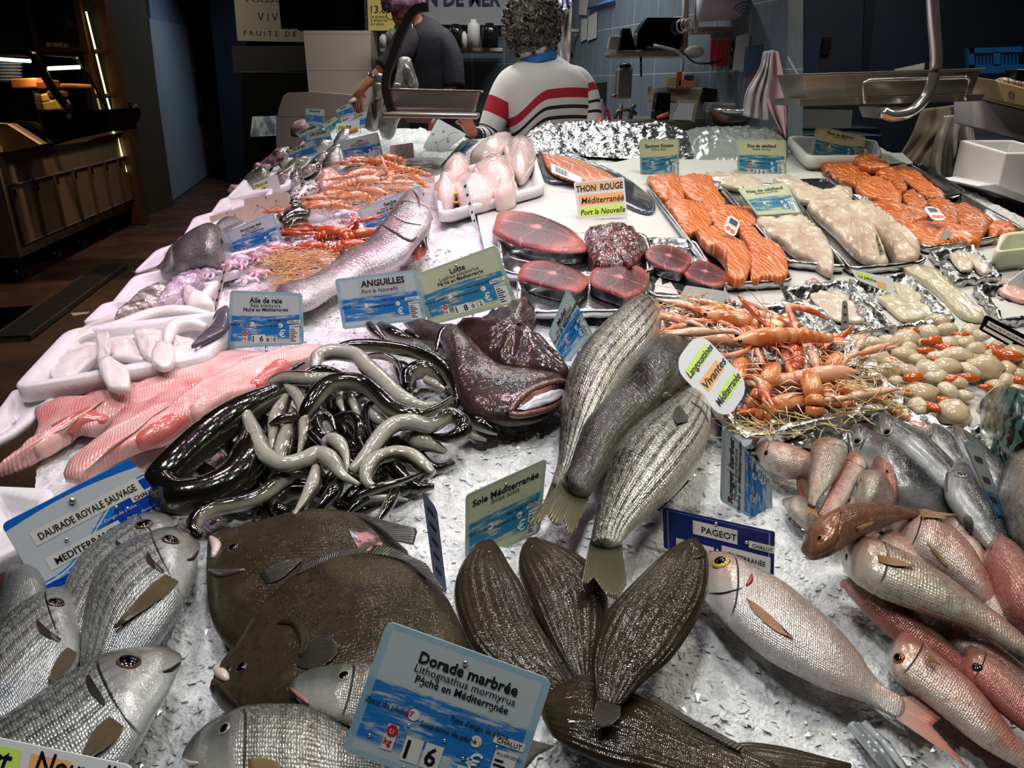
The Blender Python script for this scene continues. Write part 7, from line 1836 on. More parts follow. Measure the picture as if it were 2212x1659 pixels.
for px, m in (([(-30,265),(15,268),(85,312),(20,328),(-30,330)],0),):
 w.poly(g, px, .0,.12)
o = g.out('bread_bag', MAT('kraft_bag', lambda N: N.mix(N.noise(6), '#b08a66', '#cfae8a'),.5), smooth=False); tag(o, 'beige bread bag lying on the lower shelf of the case', 'bag')
lamp('case_light', facing(6.6).p(70,150,.1),1.2,(1,.75,.45),.15,160)
# floor grate and mat
gt = thing('floor_grate', 'long slatted metal drain grate crossing the hall floor', 'grate', PZ(120,660,0))
p0, p1 = PZ(28,735,.01), PZ(250,575,.01); d = (p1 - p0).normalized(); n_ = V((-d.y, d.x, 0))
MG = MAT('dull_metal', '#5d5a58', .4,.7)
for s in (-.11,.11):
 g = G(); g.add([p0 + n_*s, p1 + n_*s, p1 + n_*(s + .025), p0 + n_*(s + .025)] + [q + up*.03 for q in (p0 + n_*s, p1 + n_*s, p1 + n_*(s + .025), p0 + n_*(s + .025))],[(4,5,6,7),(0,1,5,4),(2,3,7,6),(3,0,4,7),(1,2,6,5)]); g.out('rail', MG, gt, smooth=False)
L_ = (p1 - p0).length
for k in range(56):
 c = p0 + d*(L_*(k + .5)/56) + up*.02
 g = G(); g.box(c + n_*.012,(.018,.21,.02), math.atan2(d.y, d.x)); g.out('slat', MG, gt, smooth=False)
g = G(); q = [PZ(-40,668,.0), PZ(72,660,.0), PZ(8,712,.0), PZ(-60,716,.0)]; g.slabq(*q, .012); tag(g.out('floor_mat', MAT('purple_grey_mat', '#6d6376', .5), smooth=False), 'purple grey mat lying on the floor beside the grate', 'mat')
g = G(); g.slabq(PZ(152,676,.004), PZ(193,673,.004), PZ(190,677,.004), PZ(158,682,.004),.003); tag(g.out('paper_scrap', BOARD_W, smooth=False), 'white paper scrap on the red brown floor', 'paper')

# sign panel, screen, fridge, tiled pillar
sp = thing('wall_sign', 'grey white panel with black words VIVANTS and FRUITS DE MER', 'sign', facing(7.4).p(580,90))
flat('panel', [(503,-30),(668,-30),(660,91),(513,88)], facing(7.4), MAT('sign_grey', '#767b78', .5), t=.04, parent=sp)
b = Board([(503,-30),(668,-30),(660,91),(513,88)],0,0,0, origin=facing(7.4).p(580,40)); g = G()
b.text(g, 'POISSONS', .16,.285,.12,0, bold=.01, fit=-.7); b.text(g, 'V I V A N T S', .31,.62,.2,0, bold=.01, fit=-.78); b.text(g, 'F R U I T S   D E', .10,.90,.13,0, bold=.01, fit=-.76); g.out('lettering', INK, sp, smooth=False)
tv = thing('television', 'black flat screen hung above the tiled pillar', 'television', facing(6.4).p(690,64))
solidbox('screen', [(598,-40),(772,-40),(770,60),(607,62)],6.4,.06, MAT('black_screen', '#050607', .12,0,.3), parent=tv)
flat('stand', [(640,60),(720,60),(715,66),(645,66)], facing(6.38), BKP, t=.1, parent=tv)
fr = thing('dark_fridge', 'dark fridge with a glowing fish picture, left of the tiled pillar', 'fridge', facing(7.2).p(580,400))
solidbox('body', [(520,155),(668,155),(672,420),(530,420)],7.2,.6, MAT('fridge_dark', '#0d1013', .3), parent=fr)
flat('header', [(500,100),(665,98),(665,152),(505,158)], facing(7.3), MAT('navy_header', '#18202a', .5), t=.1, parent=fr)
pc = lambda N: N.mix(N.sm(N.noise(9, N.sc(N.ob(),(1,1,.5)),3),.45,.6), '#b9cbd8', '#39444c')
flat('picture', [(545,252),(598,250),(596,293),(540,296)], facing(7.15), MAT('fish_picture', pc, .3, emit='#8fa6b8', es=.10), off=.0, t=.02, parent=fr)
TILE_W = MAT('cream_tiles', lambda N: N.mix(N.m('GREATER_THAN', N.m('FRACT', N.m('MULTIPLY', N.xyz(N.ob())[2],4.1)),.985), N.mix(N.noise(3), '#b5a89c', '#c2b6aa'), '#7d736a'),.35)
flat('pillar', [(655,66),(800,66),(806,300),(676,300)], facing(6.0), TILE_W, t=.45, kind='structure')
flat('partition_curved', [(597,318),(596,268),(602,235),(612,206),(622,200),(670,198),(760,205),(760,320)], facing(5.2), MAT('cream_panel', lambda N: N.mix(N.m('GREATER_THAN', N.m('FRACT', N.m('MULTIPLY', N.xyz(N.ob())[2],5.)),.98), '#b3a49a', '#7d736a'),.35), t=.12, kind='structure')
# booth back wall
TILE_D = MAT('dark_grey_tiles', lambda N: N.mix(N.m('MAXIMUM', N.m('GREATER_THAN', N.m('FRACT', N.m('MULTIPLY', N.xyz(N.ob())[0],4.)),.975), N.m('GREATER_THAN', N.m('FRACT', N.m('MULTIPLY', N.xyz(N.ob())[2],3.)),.98)), N.mix(N.noise(12), '#3d474d', '#4d585e'), '#6d777c'),.35)
flat('wall_booth_back', [(785,-40),(1260,-40),(1252,420),(800,420)], facing(6.3), TILE_D, t=.1, kind='structure')
ms = thing('wall_sign', 'pale sign with navy letters L DE MER on the booth wall', 'sign', facing(6.2).p(1000,50))
flat('panel', [(880,-30),(1105,-30),(1100,55),(905,52)], facing(6.2), MAT('sign_white', '#8d8f90', .5), t=.03, parent=ms)
b = Board([(905,-45),(1095,-45),(1095,30),(905,30)],0,0,0, origin=facing(6.2).p(1000,40,.005)); g = G(); b.text(g, 'POISSON DE MER', -.55,.76,.62,0, bold=.03, fit=-1.48); g.out('lettering', ink('#1a1f4a'), ms, smooth=False)
py_ = thing('price_poster', 'yellow price poster with 13 and a border behind the man', 'poster', facing(6.1).p(820,66))
flat('sheet', [(793,-20),(868,-20),(850,66),(796,66)], facing(6.1), MAT('yellow_paper', lambda N: N.mix(N.noise(8), '#c9b25a', '#dbc878'),.5), t=.004, parent=py_)
b = Board([(793,0),(868,0),(850,66),(796,66)],0,0,0, origin=facing(6.1).p(820,40,.002)); g = G(); b.text(g, '13.80', .1,.42,.34,0, bold=.01); b.text(g, 'Le plateau', .1,.58,.14,0); b.text(g, 'à emporter', .1,.7,.14,0); b.text(g, 'sur place', .1,.82,.14,0); g.out('lettering', ink('#3a331d'), py_, smooth=False)
SHM = MAT('pale_shelf', '#a8a69c', .45)
solidbox('wall_shelf', [(820,104),(1085,103),(1085,111),(822,112)],5.95,.28, SHM, 'pale shelf with jars on the booth back wall', 'shelf', bev=.002)
WBT = MAT('white_plastic_bottle', '#b5b3b0', .4)
for lab, x, y0, y1, r, m in (('white bottle standing nearest the curly hair on the back shelf', 1024,42,103,.045, WBT),('short white cup on the back shelf', 1003,68,103,.025, WBT),('dark jar beside the white cup on the back shelf', 985,52,103,.05, MAT('dark_jar', '#151413', .2)),
 ('grey tin at the left of the back shelf', 850,62,104,.05, MAT('grey_tin', '#5d625e', .4)),('white mug left on the back shelf', 830,74,104,.03, WBT),('black box shaped jar right of the white bottle', 1058,50,103,.06, MAT('dark_jar', '#151413', .2))):
 a, c = facing(5.85).p(x, y1), facing(5.85).p(x, y0); hh = (c - a).length
 g = G(); g.lathe(a, [(0,0),(r, 0),(r, hh*.78),(r*.8, hh*.86),(r*.5, hh*.9),(r*.5, hh),(0, hh)],18); tag(g.out('jar', m), lab, 'jar', 'jars on the booth shelf')

# blue tiled side wall of the booth
ws = Wall((.46,6.25,0),(1.22,3.75,0))
def tl(N):
 o = N.ob(); x, y, z = N.xyz(o)
 h = N.m('GREATER_THAN', N.m('FRACT', N.m('MULTIPLY', z, 3.4)),.985); v = N.m('GREATER_THAN', N.m('FRACT', N.m('MULTIPLY', y, 3.2)),.988)
 return N.mix(N.m('MAXIMUM', h, v), N.mix(N.noise(5, N.sc(o, (8,8,.8)),4), '#4c5863', '#75818b'), '#a3aeb6')
flat('wall_booth_side', [(1238,-60),(1702,-60),(1702,420),(1238,420)], ws, MAT('blue_grey_tiles', tl, .3), t=.08, kind='structure')
def wallbox(name, px, dep, mat, label, cat, off=.0, group=None, parent=None):
 return flat(name, px, ws, mat, label, cat, off + dep, dep, parent, group)
solidbox('wall_shelf', [(1314,112),(1478,106),(1476,122),(1318,122)],4.3,.22, MAT('cream_shelf', '#a99f8a', .45), 'cream shelf board under the black speaker on the tiled wall', 'shelf', bev=.006)
g = G(); g.tube([facing(4.28).p(1384,122), facing(4.28).p(1385,166)],.006,5); tag(g.out('shelf_bracket', BKP), 'black bracket under the cream shelf', 'bracket')
g = G(); w = facing(4.2); w.poly(g, [(1374,107),(1378,68),(1398,38),(1470,38),(1476,58),(1470,106)],0,.16); tag(g.out('speaker', BKP, smooth=False), 'black hooded speaker on the cream shelf', 'speaker')
solidbox('small_box', [(1336,111),(1345,61),(1362,61),(1374,110)],4.22,.1, BKP, 'small black tapered box left of the speaker', 'box')
solidbox('small_carton', [(1313,106),(1318,78),(1341,77),(1337,108)],4.3,.05, MAT('greyish_carton', '#8f8b88', .5), 'greyish carton at the left end of the cream shelf', 'carton')
for lab, px in (('upper white note taped to the blue tiles', [(1251,0),(1270,0),(1266,33),(1250,32)]),('left lower white note taped to the blue tiles', [(1256,42),(1268,40),(1266,85),(1254,91)]),('right lower white note taped to the blue tiles', [(1271,36),(1289,26),(1287,82),(1268,89)])):
 flat('wall_note', px, ws, MAT('note_paper', '#aeb0b0', .5), lab, 'note', .012,.004, None, 'notes on the blue tiles')
g = G(); g.tube([ws.p(1271,18,.02), ws.p(1325,1,.02)],.012,6); tag(g.out('pipe', MAT('blue_pipe', '#3f6f9f', .4)), 'thin blue pipe along the top of the tiles', 'pipe')
PIPE = MAT('cream_pipe', '#a59b88', .45)
for lab, pts, r in (('thick cream pipe running down beside the speaker', [(1482,-30),(1480,60),(1478,108)],.018),('rusty cream post carrying the printed roll', [(1506,-30),(1504,62)],.012),('horizontal cream pipe at the booth back, right of the hair', [(1195,67),(1250,67)],.014)):
 g = G(); g.tube([facing(4.25 if pts[0][0] > 1300 else 6.1).p(*p) for p in pts], r, 8); tag(g.out('pipe', PIPE), lab, 'pipe')
for k in range(3):
 g = G(); c = facing(4.15).p(1472 + 8*k, 57 - 2*k); g.lathe(c, [(.030 - .003*k, -.004),(.035 - .003*k, 0),(.030 - .003*k, .004),(.026 - .003*k, 0),(.030 - .003*k, -.004)],18, M=Matrix.Rotation(radians(80),3, 'X') @ Matrix.Rotation(radians(30),3, 'Y'))
 tag(g.out('cable_loop', MAT('white_cable', '#b9b6ae', .4)), 'white cable coil looped on the post, loop %d of three' % (k + 1), 'cable', 'cable loops')
rl = thing('printed_roll', 'white paper roll printed with blue arcs on the wall rail', 'paper roll', facing(4.1).p(1605,40))
g = G(); p_, q_ = facing(4.1).p(1512,8), facing(4.1).p(1700,-4); g.tube([p_, p_.lerp(q_, .3), p_.lerp(q_, .7), q_],.082,20); g.out('roll', MAT('roll_paper', '#b5b0bb', .5), rl)
g = G(); b = Board([(1560,-2),(1650,-4),(1650,36),(1560,38)],0,0,-20, origin=facing(3.985).p(1605,30))
for k in range(4): b.ring(g, .55,.95,.28 + .17*k, .09, a0=25, a1=150)
g.out('print', ink('#4a5590'), rl, smooth=False)
solidbox('wall_shelf', [(1505,58),(1694,55),(1690,66),(1508,70)],4.12,.2, MAT('pinkish_shelf', '#8f827c', .5), 'pinkish wall rail shelf under the printed roll', 'shelf', bev=.003)
for i, (x0, x1) in enumerate(((1536,1545),(1548,1556),(1557,1565),(1566,1574))):
 k_ = thing('knife', 'red handled knife hanging in the rack, %s from the left' % order[i], 'knife', facing(4.05).p((x0 + x1)/2 - 1,150), 'red handled knives')
 solidbox('handle', [(x0 + 1,84),(x1 + 1,84),(x1 - 2,142),(x0 - 2,142)],4.05,.02, MAT('red_handle', '#a3222c', .3), parent=k_)
 flat('blade', [(x0 + 1,142),(x1 - 2,142),(x1 - 4,152),(x0 + 1,156)], facing(4.04), STEEL, t=.004, parent=k_)
g = G(); g.tube([facing(4.03).p(1584,90), facing(4.03).p(1578,148)],.007,6); tag(g.out('knife', BKP), 'black handled knife beside the red ones', 'knife')
flat('plastic_sleeve', [(1592,78),(1618,72),(1612,150),(1584,152)], facing(3.95), MAT('clear_sleeve', '#9aa0a8', .2), 'grey plastic sleeve with orange slip right of the knives', 'sleeve', 0,.01)
flat('apron_box', [(1616,100),(1650,95),(1648,165),(1612,168)], facing(3.72), MAT('navy_box', lambda N: N.mix(N.sm(N.noise(6),.5,.6), '#16304a', '#6a1f24'),.4), 'navy and red printed box behind the hanging towel', 'box', 0,.05)
g = G(); g.tube([facing(4.05).p(*p) for p in cr([(1470,108),(1500,135),(1540,136),(1560,128)],12)],.005,5); tag(g.out('cable', BKP), 'black cable sagging right of the cream shelf', 'cable')
g = G(); g.tube([facing(4.1).p(*p) for p in cr([(1412,98),(1440,104),(1465,112),(1476,130),(1474,155)],12)],.007,6); tag(g.out('cable', MAT('white_cable', '#b9b6ae', .4)), 'white tube drooping from the cream shelf', 'cable')
slc = G(); slc.ell(facing(4.1).p(1500,112),(.05,.03,.03),8); tag(slc.out('cloth', MAT('greenish_cloth', '#a9b09c', .6, bump=lambda N: N.noise(30), bs=.6)), 'crumpled pale cloth hooked beside the thick pipe', 'cloth')
pd = thing('towel_dispenser', 'tall steel dispenser on the blue tiles beside the sweater', 'dispenser', facing(4.6).p(1348,216))
solidbox('body', [(1334,148),(1368,143),(1364,214),(1330,214)],4.6,.1, STEEL, parent=pd, bev=.012)
g = G(); g.ell(facing(4.55).p(1351,143),(.035,.03,.02),8); g.out('cap', MAT('dark_metal', '#22262a', .3,.8), pd)
tp = thing('tap', 'dull metal tap fittings under the steel dispenser', 'tap', facing(4.5).p(1345,262))
for pts, r in (([(1320,208),(1332,206)],.008),([(1325,262),(1335,240),(1355,236),(1375,246)],.012),([(1340,262),(1342,225)],.010),([(1360,262),(1366,232),(1372,226)],.014)):
 g = G(); g.tube([facing(4.5).p(*p) for p in pts], r, 8); g.out('pipe', MAT('dull_metal', '#5d5a58', .4,.7), tp)
solidbox('counter_top', [(1270,262),(1700,250),(1704,300),(1270,300)],4.3,.5, STEEL, 'steel work surface behind the foil heaps', 'worktop')
solidbox('metal_panel', [(1268,182),(1312,176),(1308,262),(1270,262)],5.0,.08, MAT('dark_steel', '#4a4f52', .3,.8), 'dark steel panel just right of the striped sweater', 'panel')
btl = G(); a_ = facing(4.2).p(1296,264); btl.lathe(a_, [(0,0),(.03,0),(.03,.07),(.012,.1),(.012,.115),(0,.115)],14); tag(btl.out('bottle', MAT('clear_bottle', '#9aa2a4', .08,0,.5)), 'clear bottle standing beside the right sleeve', 'bottle')
flat('scrubbing_brush', [(1308,236),(1314,234),(1322,260),(1315,262)], facing(4.2), MAT('hot_pink', '#c02a6a', .4), 'hot pink handle sticking up by the sleeve', 'handle', 0,.012)
tb = thing('storage_bin', 'translucent bin full of tools on the work surface', 'bin', facing(4.15).p(1465,230))
solidbox('body', [(1412,186),(1520,190),(1510,222),(1412,222)],4.15,.18, MAT('milky_plastic', '#9c9890', .35), parent=tb, bev=.01)
for lab, px, m in (('red handled scraper standing in the tool bin', [(1466,155),(1474,154),(1472,188),(1464,188)], '#b03020'),('orange box in the tool bin', [(1464,172),(1502,172),(1500,190),(1464,190)], '#b5744a'),('dark blue pot in the tool bin', [(1482,162),(1500,162),(1498,176),(1482,176)], '#1f2c3c'),('yellow net scourer in the tool bin', [(1442,168),(1462,166),(1462,186),(1440,186)], '#a89a5c')):
 solidbox('tool', px, 4.1,.05, MAT('tool_' + m[1:], m, .4), lab, 'tool', None, 'tools in the bin')
solidbox('bin', [(1420,200),(1450,200),(1446,258),(1412,258)],4.05,.1, BKP, 'black upright holder left of the clipboard', 'holder')
cbd = thing('clipboard', 'clipboard with a printed white page leaning on the bin', 'clipboard', facing(3.98).p(1480,262))
flat('board', [(1444,262),(1466,214),(1508,218),(1500,264)], facing(3.98), MAT('clip_beige', '#9c8f78', .5), t=.01, parent=cbd)
flat('page', [(1450,258),(1468,222),(1500,224),(1494,260)], facing(3.965), MAT('note_paper2', '#b5bcc8', .5), t=.003, parent=cbd)
g = G(); g.tube([facing(3.95).p(1420,256), facing(3.95).p(1444,246)],.012,8); tag(g.out('brush', MAT('orange_handle', '#b0542c', .4)), 'orange handled brush lying at the foil heap', 'brush')
bw = thing('mixing_bowl', 'steel bowl with a grey tub inside on the work surface', 'bowl', facing(4.0).p(1588,268))
g = G(); g.lathe(facing(4.0).p(1588,266),[(.05,0),(.10,.012),(.135,.05),(.145,.072),(.138,.07),(.10,.02),(0,.012)],28); g.out('bowl', CHROME, bw)
solidbox('grey_tub', [(1535,222),(1640,222),(1645,246),(1530,246)],4.02,.2, MAT('grey_lilac_tub', '#8a868e', .35), 'grey lilac tub sitting in the steel bowl', 'tub', bev=.01)
solidbox('laptop_lid', [(1500,196),(1520,188),(1605,200),(1600,226),(1520,228)],4.2,.05, MAT('black_plastic', '#0c0d0e', .4), 'black slanted lid behind the grey tub', 'lid')
solidbox('white_sheet_box', [(1545,182),(1612,180),(1612,210),(1540,204)],4.35,.1, MAT('grey_white_box', '#9a9ba0', .4), 'grey white box behind the black lid', 'box')
def drape(name, label, cat, px, y, mat, dep=.03, seed=0, folds=7, amp=.02):
 """hanging cloth: left and right edges in pixels from top to bottom"""
 w = facing(y); v, f, u = [],[],[]
 L, R = cr(px[0],30), cr(px[1],30); n = 34
 for i in range(30):
  for j in range(n):
   t = j/(n - 1); x, yy = L[i][0]*(1 - t) + R[i][0]*t, L[i][1]*(1 - t) + R[i][1]*t
   v.append(w.p(x, yy, amp*(sin(t*folds*pi + seed + i*.05) + .8*noise.noise(V((t*5, i*.14, seed))))*min(1,.3 + i/12))); u.append((t, i/29))
 for i in range(29):
  for j in range(n - 1): f.append((i*n + j, i*n + j + 1,(i + 1)*n + j + 1,(i + 1)*n + j))
 o = solid(mesh(name, v, f, mat, None, u),.006)
 return tag(o, label, cat)
drape('towel', 'pink towel hanging from a hook at the end of the tiled wall', 'towel', ([(1668,108),(1660,160),(1655,215),(1690,290)],[(1680,112),(1692,170),(1697,230),(1700,300)]),3.6, MAT('pink_towel', lambda N: N.mix(N.noise(30), '#c09aa8', '#d2b0bb'),.8), seed=1, folds=3)
drape('plastic_bag', 'whitish plastic bag bunched beside the pink towel', 'bag', ([(1650,112),(1640,150),(1612,200),(1605,250)],[(1668,108),(1664,160),(1658,215),(1660,262)]),3.58, MAT('white_plastic_bag', lambda N: N.mix(N.noise(20), '#a5a0aa', '#cbc5cc'),.3,0,.4), seed=3, folds=6)
drape('cloth_bag', 'pale cloth bag hanging behind the curly hair, right side', 'bag', ([(1195,20),(1196,70),(1198,110),(1205,140)],[(1236,10),(1234,60),(1232,110),(1230,140)]),5.4, MAT('pale_cloth', lambda N: N.mix(N.noise(9), '#7d7672', '#958d87'),.6), seed=2, folds=4)
drape('printed_bag', 'violet printed wrapper above the pale cloth bag', 'bag', ([(1190,-10),(1200,10),(1215,26)],[(1232,-10),(1236,8),(1238,14)]),5.35, MAT('violet_print', lambda N: N.mix(N.sm(N.wave(8, None, 6,2),.4,.6), '#33305a', '#a9a6b4'),.35), seed=4, folds=3)

# ---------------------------------------------------------------- hanging scales
sc1 = thing('hanging_scale', 'steel scale pan hanging on a curved flat arm at the booth', 'scale', facing(3.3).p(940,255))
def pan(root, y, tl_, tr_, br_, bl_, dep, name='pan', rim=.012):
 w = facing(y); q = [w.p(*p) for p in (tl_, tr_, br_, bl_)]; bk = V((0, dep, 0))
 g = G(); i = .02
 xs = V((1,0,0))
 top = [q[0], q[1], q[1] + bk, q[0] + bk]
 c = sum(top, V())/4
 bot = [q[3] + xs*.012 + bk*.06, q[2] - xs*.012 + bk*.06, q[2] - xs*.012 + bk*.94, q[3] + xs*.012 + bk*.94]
 rings = [[p + (p - c).normalized()*rim - V((0,0,.008)) for p in top],[p + (p - c).normalized()*rim for p in top], top, bot]
 v = [p for r_ in rings for p in r_]
 f = [(k*4 + a, k*4 + (a + 1) % 4,(k + 1)*4 + (a + 1) % 4,(k + 1)*4 + a) for k in range(3) for a in range(4)] + [(12,13,14,15)]
 o = solid(mesh(name, v, f, STEEL, root, None, smooth=False),.003)
 m = o.modifiers.new('soft edges', 'BEVEL'); m.width = .008; m.segments = 3
 return o
pan(sc1,3.3,(848,192),(1034,196),(1028,243),(852,240),.22)
g = G(); w = facing(3.28)
g.slabq(w.p(846,240), w.p(1037,243), w.p(1037,253), w.p(847,250),-.24); o = g.out('plate', STEEL, sc1, smooth=False); m = o.modifiers.new('soft edges', 'BEVEL'); m.width = .006; m.segments = 2
flat('foot', [(872,253),(935,255),(930,266),(880,265)], facing(3.34), STEEL, t=.16, parent=sc1)
def band(px, wid, y, name, root, mat=STEEL, dep=.03, n=40):
 w = facing(y); pts = [w.p(*p) for p in cr(px, n)]; v, f = [],[]
 for i, p in enumerate(pts):
  t = (pts[min(i + 1, n - 1)] - pts[max(i - 1,0)]).normalized(); s = V((-t.z, 0, t.x))*wid/2
  for a, b_ in ((1,0),(-1,0),(-1,1),(1,1)): v.append(p + s*a + V((0, dep*b_, 0)))
 for i in range(n - 1):
  for k in range(4): f.append((i*4 + k, i*4 + (k + 1) % 4,(i + 1)*4 + (k + 1) % 4,(i + 1)*4 + k))
 f += [(3,2,1,0), tuple((n - 1)*4 + k for k in range(4))]
 return mesh(name, v, f, mat, root, None, smooth=False)
band([(924,14),(900,18),(884,34),(866,70),(848,120),(834,160),(832,195),(840,228),(848,247)],.030,3.27, 'arm', sc1, MAT('dark_arm_steel', '#4d4a46', .32,.8),.05)
sc2 = thing('hanging_scale', 'large steel scale tray on a tall bent pole at the right', 'scale', facing(2.9).p(1930,250))
pan(sc2,3.05,(1735,160),(2120,148),(2112,200),(1742,212),.3)
flat('plate', [(1728,214),(2128,203),(2120,218),(1728,230)], facing(3.0), STEEL, t=.3, parent=sc2)
flat('foot', [(1898,232),(1990,228),(1970,256),(1908,257)], facing(3.02), STEEL, t=.18, parent=sc2)
g = G(); g.tube([facing(2.97).p(*p) for p in cr([(1868,224),(1866,190),(1872,176),(1900,173),(2060,168),(2088,168),(2094,180),(2084,216)],40)],.006,8); g.out('guard_rail', CHROME, sc2)
g = G(); g.tube([facing(2.93).p(*p) for p in cr([(2010,-60),(2016,40),(2022,130),(2016,170),(2000,210),(1970,240),(1930,250),(1905,243)],50)],.021,12); g.out('pole', CHROME, sc2)

# ---------------------------------------------------------------- things at the right, beyond the counter
flat('price_board', [(1704,236),(1842,238),(1838,276),(1706,274)], facing(4.6), MAT('grey_white_board', '#8d908e', .5), 'grey white board under the large scale tray', 'board', 0,.02)
solidbox('cold_cabinet', [(1704,276),(1900,276),(1960,800),(1712,800)],4.9,.6, MAT('navy_cabinet', '#141c26', .4), 'dark navy cabinet behind the white tub', 'cabinet')
flat('hanging_paper', [(1932,150),(1998,136),(1996,150),(1932,152)], facing(3.2), MAT('note_paper', '#aeb0b0', .5), 'white paper slip sticking up behind the scale tray', 'paper', 0,.004)
cr_ = thing('plastic_crate', 'blue slotted crate standing on the dark table at the right', 'crate', facing(4.2).p(2160,158))
BLU = MAT('blue_crate', '#1d5a94', .35)
for px in ([(2092,104),(2210,100),(2210,112),(2094,116)],[(2092,140),(2230,138),(2230,158),(2096,158)],[(2090,104),(2104,104),(2106,156),(2094,156)],[(2146,112),(2162,112),(2162,142),(2146,142)]):
 flat('rim' if px[0][1] < 110 and px[1][0] > 2150 else 'panel', px, facing(4.2), BLU, t=.03, parent=cr_)
for k in range(12):
 x = 2108 + 8*k
 flat('slat', [(x, 112),(x + 4,112),(x + 4,142),(x, 142)], facing(4.21), BLU, t=.01, parent=cr_)
TB = MAT('black_table', '#16171a', .35)
g = G(); q = [V((1.95,2.9,1.2)), V((3.4,2.9,1.2)), V((3.4,4.4,1.32)), V((2.25,4.4,1.32))]; g.slabq(*q, .05); tag(g.out('table', TB, smooth=False), 'dark sloping side table carrying boxes at the right', 'table')
g = G(); q = [V((1.98,2.3,.98)), V((3.4,2.0,.94)), V((3.4,3.0,1.08)), V((1.98,3.1,1.1))]; g.slabq(*q, .05); tag(g.out('table', TB, smooth=False), 'lower dark side table under the foam blocks', 'table')
def cbox(name, label, quad, y, dep, mat, hz=None, group=None, rimw=.02, cat='box'):
 """open box: front face pixels TL TR BR BL on plane y, depth dep"""
 w = facing(y); a, b_, c, d_ = [w.p(*p) for p in quad]; bk = V((0, dep, dep*.08))
 g = G(); t = V((0,0,1)); inn = (b_ - a).normalized()*rimw
 A, B2, C2, D2 = a + bk, b_ + bk, c + bk, d_ + bk
 ia, ib, iA, iB = a + inn + V((0, rimw, 0)), b_ - inn + V((0, rimw, 0)), A + inn - V((0, rimw, 0)), B2 - inn - V((0, rimw, 0))
 dn = (d_ - a)*.7
 v = [a, b_, c, d_, A, B2, C2, D2, ia, ib, iB, iA, ia + dn, ib + dn, iB + dn, iA + dn]
 f = [(0,3,2,1),(1,2,6,5),(5,6,7,4),(4,7,3,0),(3,7,6,2),(0,1,9,8),(1,5,10,9),(5,4,11,10),(4,0,8,11),(8,9,13,12),(9,10,14,13),(10,11,15,14),(11,8,12,15),(12,13,14,15)]
 o = mesh(name, v, f, mat, None, None, smooth=False); m = o.modifiers.new('soft edges', 'BEVEL'); m.width = .006; m.segments = 2
 return tag(o, label, cat, group)
cbox('foam_box', 'white foam box on the side table, below the shell crate', [(2102,212),(2260,250),(2260,320),(2104,276)],3.35,.16, EPS, None, 'foam boxes at the right')
cbox('foam_box', 'white foam block standing on the lower side table', [(2172,330),(2300,330),(2300,440),(2148,428)],2.75,.3, EPS, None, 'foam boxes at the right')
flat('foam_sheet', [(2112,402),(2150,398),(2260,440),(2260,456)], facing(2.7), EPS, 'thin foam lid under the standing foam block', 'sheet', 0,.25)
cbox('shell_crate', 'pale wooden crate of clams at the right frame edge', [(2150,172),(2290,210),(2290,250),(2170,222)],3.2,.22, MAT('pale_crate_wood', lambda N: N.mix(N.noise(6), '#a58c68', '#bda684'),.5))
g = G(); b = Board([(2178,196),(2192,200),(2192,216),(2178,212)],0,0,0, origin=facing(3.2).p(2185,206,.008)); b.ring(g, .5,.5,.5,.12); b.ring(g, .5,.5,.25,.1)
tag(g.out('crate_stamp', ink('#3a2c1c'), smooth=False), 'round dark stamp on the pale clam crate', 'stamp')
rnd = random.Random(2)
for k in range(14):
 c = facing(3.32).p(2165 + 13*(k % 5),178 + 9*(k // 5) + 2*(k % 5)); c = c + V((0,.05*(k // 5),0))
 v, f, u = ell_geo(c, (.032,.028,.02),7, Matrix.Rotation(rnd.uniform(0,3),3, 'Z'))
 tag(mesh('clam', v, f, MAT('clam_shell', lambda N: N.mix(N.wave(30, None, 3), '#5a5044', '#a89a86'),.4), None, u), 'grey brown clam heaped in the pale wooden crate', 'clam', 'clams in the crate')
solidbox('dark_bottle', [(2196,150),(2230,150),(2230,182),(2194,180)],3.3,.08, MAT('dark_jar', '#151413', .2), 'dark bottle with pale label standing behind the clams', 'bottle')
drape('jacket', 'brown grey jacket hanging below the large scale tray', 'jacket', ([(1990,236),(1970,290),(1945,335),(1938,352)],[(2070,226),(2078,262),(2030,320),(1990,400)]),3.75, MAT('jacket_cloth', lambda N: N.mix(N.noise(12), '#6d6354', '#8c8270'),.7), seed=1, folds=4)
drape('plastic_bag', 'translucent grey plastic bag hanging over the jacket', 'bag', ([(2040,250),(2020,300),(2010,360),(2030,400)],[(2098,245),(2105,300),(2118,360),(2095,380)]),3.65, MAT('grey_plastic_bag', lambda N: N.mix(N.noise(12), '#8d8a86', '#b5b0aa'),.25,0,.5), seed=5, folds=6)
solidbox('blue_bin', [(1700,290),(1905,292),(1965,900),(1712,900)],4.4,.4, MAT('navy_bin', '#132434', .4), 'navy bin low behind the white tub', 'bin')
